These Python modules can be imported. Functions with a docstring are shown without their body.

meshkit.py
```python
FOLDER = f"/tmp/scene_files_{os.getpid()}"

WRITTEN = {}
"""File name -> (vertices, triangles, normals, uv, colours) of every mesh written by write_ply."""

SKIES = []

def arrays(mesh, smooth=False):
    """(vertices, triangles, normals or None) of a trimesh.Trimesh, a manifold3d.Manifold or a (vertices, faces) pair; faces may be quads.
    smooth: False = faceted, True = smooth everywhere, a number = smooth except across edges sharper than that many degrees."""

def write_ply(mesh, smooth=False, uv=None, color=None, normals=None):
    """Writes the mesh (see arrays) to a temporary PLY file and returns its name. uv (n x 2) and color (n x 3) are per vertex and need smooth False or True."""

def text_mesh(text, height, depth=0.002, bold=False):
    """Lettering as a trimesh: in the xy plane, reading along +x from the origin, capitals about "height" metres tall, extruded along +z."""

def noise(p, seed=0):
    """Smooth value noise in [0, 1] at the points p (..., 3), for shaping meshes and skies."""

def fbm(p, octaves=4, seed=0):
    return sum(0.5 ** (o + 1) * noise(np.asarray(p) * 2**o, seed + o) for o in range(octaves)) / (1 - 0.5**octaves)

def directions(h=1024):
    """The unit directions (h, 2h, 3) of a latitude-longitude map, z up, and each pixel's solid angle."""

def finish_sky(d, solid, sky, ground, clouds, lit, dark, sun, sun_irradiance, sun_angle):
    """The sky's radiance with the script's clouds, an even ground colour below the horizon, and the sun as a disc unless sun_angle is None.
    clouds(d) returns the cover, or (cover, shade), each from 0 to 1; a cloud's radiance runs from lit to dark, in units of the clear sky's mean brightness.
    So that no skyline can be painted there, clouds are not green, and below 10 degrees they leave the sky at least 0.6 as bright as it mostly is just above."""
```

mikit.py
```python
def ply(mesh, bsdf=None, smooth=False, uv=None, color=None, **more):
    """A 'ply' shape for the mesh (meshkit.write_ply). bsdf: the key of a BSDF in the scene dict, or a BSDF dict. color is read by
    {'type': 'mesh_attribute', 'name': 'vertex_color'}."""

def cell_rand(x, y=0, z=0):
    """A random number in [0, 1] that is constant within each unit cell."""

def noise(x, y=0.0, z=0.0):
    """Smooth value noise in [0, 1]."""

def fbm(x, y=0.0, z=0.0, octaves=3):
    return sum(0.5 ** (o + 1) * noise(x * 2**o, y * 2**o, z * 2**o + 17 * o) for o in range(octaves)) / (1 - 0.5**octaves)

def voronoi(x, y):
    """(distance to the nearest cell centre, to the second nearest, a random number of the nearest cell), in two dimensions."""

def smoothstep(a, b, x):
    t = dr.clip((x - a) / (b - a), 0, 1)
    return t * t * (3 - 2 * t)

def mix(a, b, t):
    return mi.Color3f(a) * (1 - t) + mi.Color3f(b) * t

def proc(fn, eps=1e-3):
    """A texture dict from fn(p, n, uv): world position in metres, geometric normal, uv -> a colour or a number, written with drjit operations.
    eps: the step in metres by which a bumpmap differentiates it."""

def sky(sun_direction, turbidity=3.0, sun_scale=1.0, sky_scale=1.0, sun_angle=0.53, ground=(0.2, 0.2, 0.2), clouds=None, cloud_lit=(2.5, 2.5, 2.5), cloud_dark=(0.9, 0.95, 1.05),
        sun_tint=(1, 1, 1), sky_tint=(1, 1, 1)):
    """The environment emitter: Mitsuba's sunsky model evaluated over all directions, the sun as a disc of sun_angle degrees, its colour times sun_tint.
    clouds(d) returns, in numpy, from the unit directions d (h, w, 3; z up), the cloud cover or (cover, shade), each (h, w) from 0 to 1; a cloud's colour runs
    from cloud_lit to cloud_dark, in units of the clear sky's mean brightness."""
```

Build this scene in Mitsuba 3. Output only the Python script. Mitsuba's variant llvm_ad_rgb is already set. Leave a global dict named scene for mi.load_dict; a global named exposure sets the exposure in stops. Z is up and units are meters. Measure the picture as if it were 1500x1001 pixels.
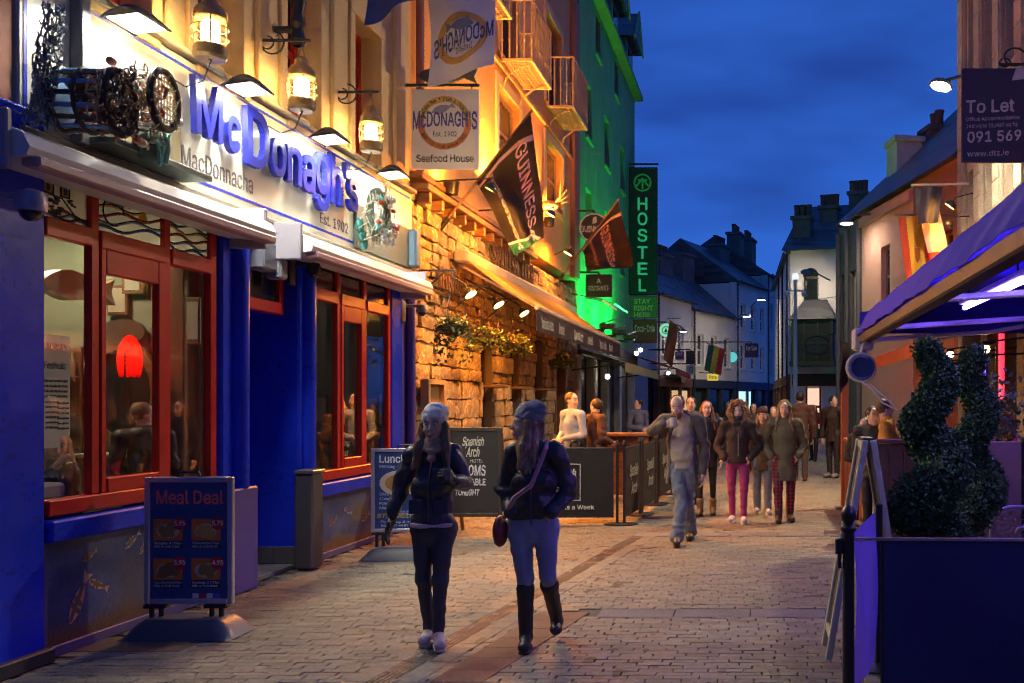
import math, random
import numpy as np, trimesh, mitsuba as mi, drjit as dr, mikit, meshkit
import manifold3d as m3
from shapely.geometry import Polygon, Point, LineString
from shapely import affinity, union_all
from mikit import noise, fbm, cell_rand, smoothstep, mix, voronoi

T = mi.ScalarTransform4f
PI = math.pi
rng = np.random.RandomState(11)
scene, labels = {}, {}

# ---------------------------------------------------------------- camera, sky, exposure
FP, VX, VY, EYE = 1450.0, 1110.0, 590.0, 1.72      # focal length and vanishing point in the photo's pixels, eye height in metres
exposure, DIM = 5.0, 32.0                             # a dusk exposure: every light below is given 5 stops down
scene['camera'] = {'type': 'perspective', 'fov': math.degrees(2*math.atan(750/FP)), 'fov_axis': 'x', 'near_clip': 0.1, 'far_clip': 2000.0,
                   'principal_point_offset_x': -0.24, 'principal_point_offset_y': -0.0894,
                   'to_world': T().look_at([0, 0, EYE], [0, 1, EYE], [0, 0, 1])}


def dusk_clouds(d):
    q = np.stack([d[..., 0]*2.2, d[..., 1]*2.2, d[..., 2]*6.0], -1)
    a = meshkit.fbm(q + 3.1, 5, 3)
    b = meshkit.fbm(q*2.6 + 9.0, 4, 8)
    low = 1/(1 + np.exp((d[..., 2] - 0.20)/0.05))
    return 0.86 + 0*a, np.clip(0.24 + 0.74*low + 3.4*(a - 0.5) + 1.6*(b - 0.5), 0, 1)


scene['sky'] = mikit.sky([-0.55, -0.75, 0.5], turbidity=2.5, sun_scale=0.0, sky_scale=2.6/DIM, clouds=dusk_clouds, sky_tint=(0.14, 0.42, 1.42),
                         cloud_lit=(0.19, 0.86, 4.0), cloud_dark=(0.10, 0.33, 1.9), ground=(0.05, 0.05, 0.05))
scene['sky']['sampling_weight'] = 14.0



# ---------------------------------------------------------------- names, materials, meshes
def numbered(k):
    if k not in scene and k not in labels:
        return k
    n = 1
    while f'{k}_{n:03d}' in scene or f'{k}_{n:03d}' in labels:
        n += 1
    return f'{k}_{n:03d}'


FRAME = None                # (origin, rows x, y, z): where a builder's own axes stand in the street


def frame_on(P, Q):
    """Own axes for a front that runs from P to Q: y along it, x to its right hand, z up."""
    u = np.array([Q[0]-P[0], Q[1]-P[1], 0.0]); u /= np.linalg.norm(u)
    return np.array([P[0], P[1], 0.0]), np.array([[u[1], -u[0], 0], u, [0, 0, 1]])


def thing(name, label, cat, group=None):
    k = numbered(name)
    labels[k] = {'label': label, 'category': cat}
    if group:
        labels[k]['group'] = group
    return k


def add(name, mesh, mat, parent=None, label=None, cat=None, group=None, kind=None, smooth=35, **more):
    k = numbered((parent + '__' if parent else '') + name)
    if FRAME is not None:
        mesh = tm(FRAME[0] + np.asarray(mesh.vertices) @ FRAME[1], mesh.faces)
    if 'emitter' in more:       # brighter lamps are sampled more often
        more['emitter']['sampling_weight'] = float(np.clip(math.sqrt(mesh.area*max(more['emitter']['radiance']['value'])*DIM), 0.25, 8.0))
    scene[k] = mikit.ply(mesh, mat, smooth=smooth, **more)
    d = {a: b for a, b in (('label', label), ('category', cat), ('group', group), ('kind', kind)) if b}
    if d:
        labels[k] = d
    return k


def C(r, g, b, ro=0.6, me=0.0, sp=0.5):
    k = 'col_' + '_'.join(str(int(round(v*1000))) for v in (r, g, b, ro, me, sp))
    if k not in scene:
        scene[k] = {'type': 'twosided', 'bsdf': {'type': 'principled', 'base_color': {'type': 'rgb', 'value': [r, g, b]}, 'roughness': ro, 'metallic': me, 'specular': sp}}
    return k


def PM(name, fn, ro=0.6, bump=None, scale=0.004, sp=0.5, eps=1e-3):
    """A procedural material: fn gives its colour, bump its relief."""
    rough = mikit.proc(ro) if callable(ro) else ro
    b = {'type': 'principled', 'base_color': mikit.proc(fn), 'roughness': rough, 'specular': sp}
    if bump:
        b = {'type': 'bumpmap', 'tex': mikit.proc(bump, eps), 'scale': scale, 'bsdf': b}
    scene[name] = {'type': 'twosided', 'bsdf': b}
    return name


def LAMP(r, g, b, k=1.0):
    return {'emitter': {'type': 'area', 'radiance': {'type': 'rgb', 'value': [r*k/DIM, g*k/DIM, b*k/DIM]}}}


scene['glass'] = {'type': 'thindielectric', 'int_ior': 1.5}


def tm(v, f):
    return trimesh.Trimesh(np.asarray(v, float), np.asarray(f, int), process=False)


def cat(ms):
    vs, fs, n = [], [], 0
    for m in ms:
        vs.append(m.vertices); fs.append(np.asarray(m.faces) + n); n += len(m.vertices)
    return tm(np.vstack(vs), np.vstack(fs))


def man(m):
    a = m.to_mesh()
    return tm(a.vert_properties[:, :3], a.tri_verts)


def mbox(x0, x1, y0, y1, z0, z1):
    return m3.Manifold.cube([x1-x0, y1-y0, z1-z0]).translate([x0, y0, z0])


_S = np.array([[a, b, c] for a in (-1, 1) for b in (-1, 1) for c in (-1, 1)], float)
_CH = np.vstack([_S*(np.ones(3) if False else np.where(np.arange(3) == a, 1.0, 0.7)) for a in range(3)])
_CF = trimesh.convex.convex_hull(_CH)
_o = [int(np.argmin(np.linalg.norm(_CH - v, axis=1))) for v in _CF.vertices]
_CF = np.array([[_o[i] for i in f] for f in _CF.faces])
_BF = trimesh.creation.box([2, 2, 2])


def bx(x0, x1, y0, y1, z0, z1, c=0.0):
    """A box, its edges chamfered by c."""
    ce, h = np.array([(x0+x1)/2, (y0+y1)/2, (z0+z1)/2]), np.abs([(x1-x0)/2, (y1-y0)/2, (z1-z0)/2])
    if c <= 0:
        return tm(_BF.vertices*h + ce, _BF.faces)
    c = min(c, 0.45*h.min())
    v = np.vstack([_S*np.where(np.arange(3) == a, h, h - c) for a in range(3)])
    return tm(v + ce, _CF)


def obox(p0, p1, w, t, up=(0, 0, 1), c=0.0):
    """A bar of section w x t from p0 to p1 (t along up)."""
    p0, p1 = np.array(p0, float), np.array(p1, float)
    d = p1 - p0; L = np.linalg.norm(d); d /= L
    s = np.cross(d, up); s = s/np.linalg.norm(s) if np.linalg.norm(s) > 1e-6 else np.array([1.0, 0, 0])
    u = np.cross(s, d)
    m = bx(0, L, -w/2, w/2, -t/2, t/2, c)
    return tm(p0 + m.vertices @ np.array([d, s, u]), m.faces)


def tube(pts, r, n=8, close=True):
    p = np.asarray(pts, float)
    r = np.broadcast_to(np.asarray(r, float), (len(p),))
    t = np.gradient(p, axis=0); t /= np.linalg.norm(t, axis=1, keepdims=True) + 1e-12
    a = np.cross(t[0], [0, 0, 1.0] if abs(t[0][2]) < 0.9 else [1.0, 0, 0]); a /= np.linalg.norm(a)
    A = []
    for k in range(len(p)):
        a = a - t[k]*(a @ t[k]); a /= np.linalg.norm(a) + 1e-12; A.append(a)
    A = np.array(A); B = np.cross(t, A)
    g = np.arange(n)*2*PI/n
    v = p[:, None] + r[:, None, None]*(np.cos(g)[None, :, None]*A[:, None] + np.sin(g)[None, :, None]*B[:, None])
    i, j = np.meshgrid(np.arange(len(p)-1), np.arange(n), indexing='ij')
    q = np.stack([i*n+j, i*n+(j+1) % n, (i+1)*n+(j+1) % n, (i+1)*n+j], -1).reshape(-1, 4)
    f = [q[:, [0, 1, 2]], q[:, [0, 2, 3]]]
    v = v.reshape(-1, 3)
    if close:
        k = np.arange(1, n-1)
        f += [np.stack([k*0, k+1, k], 1), np.stack([k*0, k, k+1], 1) + (len(p)-1)*n]
    return tm(v, np.vstack(f))


def cyl(p0, p1, r, r2=None, n=14):
    return tube([p0, p1], [r, r if r2 is None else r2], n)


def lathe(prof, loc=(0, 0, 0), n=20, axis=None):
    """prof: (radius, height) pairs bottom to top, turned about z (or the direction axis)."""
    prof = np.asarray(prof, float); g = np.arange(n)*2*PI/n
    v = np.stack([prof[:, None, 0]*np.cos(g), prof[:, None, 0]*np.sin(g), np.repeat(prof[:, 1:2], n, 1)], -1)
    i, j = np.meshgrid(np.arange(len(prof)-1), np.arange(n), indexing='ij')
    q = np.stack([i*n+j, i*n+(j+1) % n, (i+1)*n+(j+1) % n, (i+1)*n+j], -1).reshape(-1, 4)
    v = v.reshape(-1, 3)
    if axis is not None:
        w = np.array(axis, float); w /= np.linalg.norm(w)
        a = np.cross(w, [0, 0, 1.0] if abs(w[2]) < 0.9 else [1.0, 0, 0]); a /= np.linalg.norm(a)
        v = v @ np.array([a, np.cross(w, a), w])
    return tm(v + np.array(loc, float), np.vstack([q[:, [0, 1, 2]], q[:, [0, 2, 3]]]))


def ball(c, r, n=2):
    m = trimesh.creation.icosphere(n, 1.0)
    return tm(m.vertices*np.asarray(r, float) + np.asarray(c, float), m.faces)


def fr(m, o, u, v):
    """Lay a mesh of the xy plane on the plane through o with directions u, v."""
    u, v = np.array(u, float), np.array(v, float); u /= np.linalg.norm(u); v /= np.linalg.norm(v)
    n = np.cross(u, v)
    return tm(np.asarray(m.vertices) @ np.array([u, v, n]) + np.array(o, float), m.faces)


def prism(poly, depth):
    poly = Polygon(poly) if not hasattr(poly, 'area') else poly
    return cat([trimesh.creation.extrude_polygon(g, depth, engine='earcut') for g in getattr(poly, 'geoms', [poly]) if g.area > 1e-9])


_tx = {}


def text2(s, h, depth=0.003, bold=False, width=None, lean=0.0, center=False):
    k = (s, bold)
    if k not in _tx:
        _tx[k] = meshkit.text_mesh(s, 1.0, 1.0, bold)
    m = _tx[k]; v = np.array(m.vertices)
    v[:, 0] += lean*v[:, 1]
    v[:, 0] -= v[:, 0].min()
    w = v[:, 0].max()
    sx = h if width is None else width/w
    v = v*np.array([sx, h, depth])
    if center:
        v[:, 0] -= w*sx/2
    return tm(v, m.faces)


def text(s, h, o, u, v, depth=0.003, **k):
    return fr(text2(s, h, depth, **k), o, u, v)


def sheet(fn, nu, nv, th=0.0):
    """A surface fn(u, v) -> (..., 3) on the unit square, th thick."""
    u, v = np.meshgrid(np.linspace(0, 1, nu), np.linspace(0, 1, nv), indexing='ij')
    p = np.asarray(fn(u, v)).reshape(-1, 3)
    i, j = np.meshgrid(np.arange(nu-1), np.arange(nv-1), indexing='ij')
    q = np.stack([i*nv+j, (i+1)*nv+j, (i+1)*nv+j+1, i*nv+j+1], -1).reshape(-1, 4)
    f = np.vstack([q[:, [0, 1, 2]], q[:, [0, 2, 3]]])
    if th <= 0:
        return tm(p, f)
    m = trimesh.Trimesh(p, f, process=False)
    n = meshkit.arrays(m, True)[2]
    N = len(p)
    ring = np.concatenate([np.arange(nu-1)*nv, (nu-1)*nv + np.arange(nv-1), (nu-1-np.arange(nu-1))*nv + nv-1, nv-1-np.arange(nv-1)])
    nx = np.roll(ring, -1)
    side = np.vstack([np.stack([ring, nx + N, nx], 1), np.stack([ring, ring + N, nx + N], 1)])
    return tm(np.vstack([p + n*th/2, p - n*th/2]), np.vstack([f, f[:, ::-1] + N, side]))


def drape(m, fn, off, size=0.04):
    """Put a flat mesh (x, y in 0..1 of the cloth) onto the cloth fn, off metres proud of it."""
    v, f = np.asarray(m.vertices), np.asarray(m.faces)
    v, f = trimesh.remesh.subdivide_to_size(v, f, size, max_iter=12)
    e = 1e-3
    p = np.asarray(fn(v[:, 0], v[:, 1]))
    n = np.cross(np.asarray(fn(v[:, 0]+e, v[:, 1])) - p, np.asarray(fn(v[:, 0], v[:, 1]+e)) - p)
    n /= np.linalg.norm(n, axis=1, keepdims=True) + 1e-12
    return tm(p + n*off, f)


def leaves(pts, size, r, jit=0.5, flat=0.0):
    """Small folded leaf blades at the points."""
    n = len(pts)
    d = r.normal(size=(n, 3)); d[:, 2] = d[:, 2]*(1-flat) ; d /= np.linalg.norm(d, axis=1, keepdims=True)
    s = np.cross(d, r.normal(size=(n, 3))); s /= np.linalg.norm(s, axis=1, keepdims=True)
    up = np.cross(d, s)
    L = size*(1 + jit*(r.rand(n, 1)-0.5)*2)
    P = np.asarray(pts)
    v = np.stack([P, P + d*L*0.5 + s*L*0.3 + up*L*0.06, P + d*L, P + d*L*0.5 - s*L*0.3 + up*L*0.06], 1).reshape(-1, 3)
    b = np.arange(n)[:, None]*4
    return tm(v, np.vstack([b + [0, 1, 2], b + [0, 2, 3]]))


def GP(px, py):
    """The ground point seen at a photo pixel."""
    d = EYE*FP/(py-VY)
    return (px-VX)*d/FP, d


def DP(px, py, d):
    """The point at distance d down the street seen at a photo pixel."""
    return np.array([(px-VX)*d/FP, d, EYE + (VY-py)*d/FP])


def WP(px, py, X):
    """The point on the upright plane x = X (a street front) seen at a photo pixel."""
    d = X*FP/(px-VX)
    return np.array([X, d, EYE + (VY-py)*d/FP])


XL, XR = -4.77, 4.4          # left and right street fronts
UY, UZ, UX = (0, 1, 0), (0, 0, 1), (1, 0, 0)

# ---------------------------------------------------------------- materials with their own grain
BL, BH = 0.225, 0.078        # paving brick: length across the street, width along it


def paver_fn(p, n, uv):
    j = dr.floor(p.y/BH)
    u = p.x/BL + 0.5*(j - 2*dr.floor(j/2)) + 0.17*dr.sin(j*1.7)
    i = dr.floor(u)
    t = cell_rand(i, j)
    c = mix([0.235, 0.195, 0.125], [0.33, 0.28, 0.19], t)
    c = mix(c, mi.Color3f(0.27, 0.245, 0.19), 0.55*cell_rand(i, j, 5))
    big = fbm(p.x*0.55, p.y*0.4, 0, 4)
    c = c*(0.40 + 0.62*big)
    c = c*(0.86 + 0.28*noise(p.x*60, p.y*60))
    spot = smoothstep(0.78, 0.86, noise(p.x*9, p.y*9, 3))*smoothstep(0.5, 0.7, noise(p.x*1.3, p.y*1.3, 7))
    return c*(1 - 0.5*spot)


def paver_joint(p, n, uv):
    j = dr.floor(p.y/BH)
    u = p.x/BL + 0.5*(j - 2*dr.floor(j/2)) + 0.17*dr.sin(j*1.7)
    fx, fy = (u - dr.floor(u))*BL, p.y - j*BH
    e = dr.minimum(dr.minimum(fx, BL - fx), dr.minimum(fy, BH-fy)*1.4)
    return mix([0.07, 0.058, 0.042], paver_fn(p, n, uv), smoothstep(0.003, 0.008, e))


PM('paver', paver_fn, lambda p, n, uv: 0.58 + 0.27*noise(p.x*3, p.y*3), lambda p, n, uv: fbm(p.x*60, p.y*60, 0, 3), 0.002, sp=0.3)
PM('paver_far', paver_joint, 0.55)
PM('granite', lambda p, n, uv: mix([0.18, 0.105, 0.062], [0.28, 0.165, 0.10], fbm(p.x*70, p.y*70, p.z*40, 3))*(0.62 + 0.7*fbm(p.x*1.7, p.y*1.7, 2, 3)), 0.85,
   lambda p, n, uv: fbm(p.x*90, p.y*90, 0, 2), 0.002, sp=0.15)
PM('grey_granite', lambda p, n, uv: mix([0.12, 0.105, 0.095], [0.20, 0.18, 0.165], fbm(p.x*70, p.y*70, p.z*40, 3))*(0.65 + 0.7*fbm(p.x*1.9, p.y*1.9, 5, 3)), 0.8,
   lambda p, n, uv: fbm(p.x*90, p.y*90, 0, 2), 0.002, sp=0.2)
PM('cast_iron', lambda p, n, uv: mix([0.08, 0.06, 0.045], [0.20, 0.11, 0.05], smoothstep(0.45, 0.75, fbm(p.x*6, p.y*6, p.z*6, 3))), 0.6)
PM('stone', lambda p, n, uv: mix(mix([0.13, 0.09, 0.055], [0.40, 0.305, 0.185], fbm(p.x*2, p.y*2.1, p.z*3.1, 4)), mi.Color3f(0.5, 0.41, 0.28), 0.6*smoothstep(0.5, 0.8, noise(p.y*23, p.z*23, p.x*20))),
   0.8, lambda p, n, uv: fbm(p.x*24, p.y*24, p.z*24, 4), 0.05)
PM('ashlar', lambda p, n, uv: mix([0.23, 0.20, 0.165], [0.42, 0.375, 0.315], fbm(p.x*3, p.y*1.1, p.z*1.6, 4))*(0.8 + 0.4*noise(p.x*40, p.y*40, p.z*40)), 0.75,
   lambda p, n, uv: fbm(p.x*25, p.y*25, p.z*25, 3), 0.012)
PM('cream_render', lambda p, n, uv: mix([0.50, 0.345, 0.15], [0.60, 0.43, 0.20], fbm(p.x*3, p.y*3, p.z*1.2, 4))*(0.9 + 0.15*noise(p.y*60, p.z*60, p.x*60)), 0.6)
PM('orange_render', lambda p, n, uv: mix([0.56, 0.25, 0.075], [0.68, 0.33, 0.11], fbm(p.x*1.7, p.y*1.7, p.z*0.8, 4))*(0.85 + 0.25*noise(p.y*50, p.z*50, p.x*50)), 0.75,
   lambda p, n, uv: fbm(p.x*30, p.y*30, p.z*30, 3), 0.006)
PM('grey_render', lambda p, n, uv: mix([0.36, 0.36, 0.34], [0.54, 0.54, 0.50], fbm(p.x*1.2, p.y*1.2, p.z*0.5, 4))*(0.85 + 0.3*noise(p.y*9, p.z*2, p.x*9)), 0.8)
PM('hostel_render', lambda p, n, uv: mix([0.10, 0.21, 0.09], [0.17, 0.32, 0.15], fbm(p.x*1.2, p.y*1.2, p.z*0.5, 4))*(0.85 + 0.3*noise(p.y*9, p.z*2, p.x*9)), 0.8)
PM('white_render', lambda p, n, uv: mix([0.50, 0.50, 0.50], [0.72, 0.71, 0.70], fbm(p.x*0.8, p.y*0.8, p.z*0.35, 4)), 0.8)
PM('slate', lambda p, n, uv: mix([0.035, 0.037, 0.042], [0.085, 0.085, 0.092], cell_rand(dr.floor(p.y*3 + p.x*2), dr.floor(p.z*5))), 0.5)
PM('chimney_render', lambda p, n, uv: mix([0.06, 0.055, 0.052], [0.15, 0.14, 0.135], fbm(p.x*2, p.y*2, p.z*2, 3)), 0.85)
PM('old_brick', lambda p, n, uv: mix([0.27, 0.085, 0.05], [0.40, 0.14, 0.08], fbm(p.x*2, p.y*2, p.z*4, 3)), 0.8)
PM('blue_paint', lambda p, n, uv: mi.Color3f(0.014, 0.040, 0.66)*(0.72 + 0.45*fbm(p.x*2, p.y*2, p.z*1.4, 4))*(1 - 0.25*smoothstep(0.70, 0.76, noise(p.x*31, p.y*31, p.z*31))*smoothstep(0.45, 0.6, noise(p.x*2.1, p.y*2.1, p.z*2.1 + 4))), lambda p, n, uv: 0.22 + 0.2*noise(p.x*7, p.y*7, p.z*7),
   lambda p, n, uv: fbm(p.x*30, p.y*30, p.z*12, 3), 0.0015, sp=0.22)
PM('red_paint', lambda p, n, uv: mi.Color3f(0.50, 0.022, 0.014)*(0.75 + 0.4*fbm(p.x*5, p.y*5, p.z*3, 3)), 0.3)
PM('wood', lambda p, n, uv: mix([0.10, 0.052, 0.025], [0.24, 0.125, 0.06], fbm(p.x*5, p.y*5, p.z*30, 4)), 0.55)
PM('wood_upright', lambda p, n, uv: mix([0.085, 0.045, 0.024], [0.20, 0.105, 0.055], fbm(p.x*24, p.y*24, p.z*2.5, 4)), 0.5)
PM('brass', lambda p, n, uv: mix([0.15, 0.09, 0.03], [0.36, 0.235, 0.09], fbm(p.x*14, p.y*14, p.z*14, 3)), 0.45, sp=0.3)
PM('knit', lambda p, n, uv: mi.Color3f(1, 1, 1)*(0.60 + 0.25*fbm(p.x*40, p.y*40, p.z*40, 2)), 0.95, lambda p, n, uv: dr.sin(p.z*520)*0.5 + dr.sin(p.x*420 + p.y*420)*0.5, 0.002, eps=4e-4)
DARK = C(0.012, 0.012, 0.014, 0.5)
BLACK = C(0.02, 0.02, 0.022, 0.35)
IRON = C(0.03, 0.03, 0.032, 0.45, 0.3)
WHITE = C(0.72, 0.72, 0.70, 0.45)
CREAM = C(0.62, 0.56, 0.42, 0.5)
STEEL = C(0.45, 0.46, 0.48, 0.32, 0.9)
GREYPL = C(0.20, 0.21, 0.24, 0.4)
def CT(r, g, b):
    k = 'thin_' + '_'.join(str(int(round(v*1000))) for v in (r, g, b))
    scene.setdefault(k, {'type': 'principledthin', 'base_color': {'type': 'rgb', 'value': [r, g, b]}, 'roughness': 0.5, 'diff_trans': 1.2, 'spec_trans': 0.0})
    return k


scene['violet_cloth'] = {'type': 'principledthin', 'base_color': {'type': 'rgb', 'value': [0.12, 0.08, 0.80]}, 'roughness': 0.8, 'diff_trans': 1.1, 'spec_trans': 0.0}
scene['ochre_cloth'] = {'type': 'principledthin', 'base_color': {'type': 'rgb', 'value': [0.55, 0.36, 0.12]}, 'roughness': 0.8, 'diff_trans': 1.0, 'spec_trans': 0.0}
NIGHTGLASS = C(0.012, 0.014, 0.02, 0.06, 0.0, 0.9)
REDM = C(0.45, 0.03, 0.02, 0.4)
BLUEM = C(0.015, 0.035, 0.55, 0.35, 0, 0.25)
NAVY = C(0.016, 0.022, 0.13, 0.45)

# ---------------------------------------------------------------- the street
add('ground', bx(-400, 400, -60, 1200, -1.0, -0.016), 'paver_far', kind='structure', smooth=False)
add('street_paving', sheet(lambda u, v: np.stack([-8 + 18*u, 3.2 + 18.0*v, -0.010 + 0*u], -1), 2, 2), C(0.085, 0.07, 0.05, 0.9), kind='structure', smooth=False)
PAVE = 'street_paving'
add('far_paving', bx(-8, 10, 21.0, 120, -0.5, 0.0), 'paver_far', kind='structure', smooth=False)
DR0, DRK = (-2.30, 6.27), 0.118               # drain line: x = DR0.x + DRK (y - DR0.y)


def drain_x(y):
    return DR0[0] + DRK*(y - DR0[1])


def strip_right(y):
    return -1.70 + 0.155*(y - 6.0)


_bv = np.vstack([_S[[0, 2, 6, 4]], _S[[0, 2, 6, 4]], _S[[0, 2, 6, 4]]])[:, :2]
_bf = []
for k in range(4):
    k2 = (k+1) % 4
    _bf += [[k, k2, 4+k2], [k, 4+k2, 4+k], [4+k, 4+k2, 8+k2], [4+k, 8+k2, 8+k]]
_bf = np.array(_bf + [[8, 9, 10], [8, 10, 11]])[:, ::-1]


def brick(x0, x1, y0, y1, top, ch=0.003):
    h = np.array([(x1-x0)/2, (y1-y0)/2])
    xy = np.vstack([_bv[:4]*h, _bv[4:8]*h, _bv[8:]*(h-ch)]) + [(x0+x1)/2, (y0+y1)/2]
    z = np.repeat([-0.03, top-ch*0.7, top], 4)
    z[8:] += rng.uniform(-0.0012, 0.0012, 4)
    return tm(np.column_stack([xy, z]), _bf)


near, rest, far_rest = [], [], []
r0 = int(math.floor(5.3/BH))
for j in range(r0, int(21.0/BH)):
    off = 0.5*(j % 2) + 0.17*math.sin(j*1.7)
    y0 = j*BH
    for i in range(int(math.floor(-4.9/BL + off)), int(math.ceil(4.6/BL + off))):
        x0 = (i - off)*BL
        xm, ym = x0 + BL/2, y0 + BH/2
        if abs(xm - drain_x(ym)) < 0.125 and ym < 12.9:
            continue
        if -1.83+0.118*(ym-6.83) < xm < strip_right(ym) - 0.10 and ym < 8.2 or 7.92 < ym < 8.23 and xm > -1.45 or 12.75 < ym < 13.1 and xm > -1.7:
            continue
        if xm < -4.72 or 8.7 < ym < 10.3 and xm < -4.6 and False:
            continue
        big = ym < 7.9 and xm > strip_right(ym)
        m = brick(x0 + rng.uniform(0.002, 0.008), x0 + BL - rng.uniform(0.002, 0.008), y0 + rng.uniform(0.001, 0.003), y0 + BH - rng.uniform(0.001, 0.003), rng.uniform(-0.0022, 0.0016))
        px = VX + xm*FP/ym
        inview = -10 < px < 1250 and VY + EYE*FP/ym < 1003
        (near if inview else rest).append((ym, m))
near.sort(key=lambda t: t[0])
for k, (ym, m) in enumerate(near):
    if k < 290:
        add('brick', m, 'paver', PAVE, smooth=False)
    else:
        rest.append((ym, m))
add('brick_field', cat([m for _, m in rest]), 'paver', PAVE, kind='stuff', smooth=False)
# the granite strip along the drain, the cross bands, the slot drain
y = 5.2
while y < 8.0:
    L = 0.29
    x0a, x1a = -1.93+0.118*(y-6.83), strip_right(y)
    x0b, x1b = -1.93+0.118*(y+L-6.83), strip_right(y+L)
    poly = [(x0a+0.004, y+0.004), (x1a-0.004, y+0.004), (x1b-0.004, min(y+L, 8.24)-0.004), (x0b+0.004, min(y+L, 8.24)-0.004)]
    m = prism(poly, 0.033); m.apply_translation([0, 0, -0.028+rng.uniform(-0.001, 0.001)])
    add('granite_slab', m, 'granite', PAVE, smooth=False)
    y += L
for x in np.arange(-1.30, 4.4, 0.62):
    add('band_slab', bx(x+0.004, x+0.616, 7.925, 8.225, -0.03, 0.003+rng.uniform(-0.001, 0.001), 0.004), 'grey_granite', PAVE, smooth=False)
for x in np.arange(-1.6, 4.4, 0.62):
    add('band_slab', bx(x+0.004, x+0.616, 12.76, 13.09, -0.03, 0.003, 0.004), 'grey_granite', PAVE, smooth=False)
dl = math.hypot(1, DRK)
dd = np.array([DRK, 1, 0])/dl
ds = np.array([1, -DRK, 0])/dl
for k in range(16):
    o = np.array([DR0[0], DR0[1], 0]) + dd*(-1.2 + 0.5*k)
    for s in (-0.155, 0.155):
        m = bx(0.003, 0.497, -0.075, 0.075, -0.03, 0.0045, 0.004)
        add('kerb_stone', tm(o + ds*s + m.vertices @ np.array([dd, -ds, [0, 0, 1]]), m.faces), 'paver', PAVE, smooth=False)
    ms = [bx(0.003, 0.497, -0.075 + 0.034*q, -0.075 + 0.034*q + 0.02, -0.03, -0.002, 0.002) for q in range(5)]
    m = cat(ms + [bx(0.003, 0.497, -0.075, 0.075, -0.03, -0.009)])
    add('drain_grate', tm(o + m.vertices @ np.array([dd, -ds, [0, 0, 1]]), m.faces), 'cast_iron', PAVE, smooth=False)
x, yv = GP(200, 945)
add('utility_cover', bx(x-0.62, x+0.42, yv-0.2, yv+0.22, -0.02, 0.004, 0.003), C(0.13, 0.085, 0.05, 0.6), PAVE)

# ---------------------------------------------------------------- the seafood restaurant on the left
def fy(px):
    return XL*FP/(px-VX)


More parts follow.
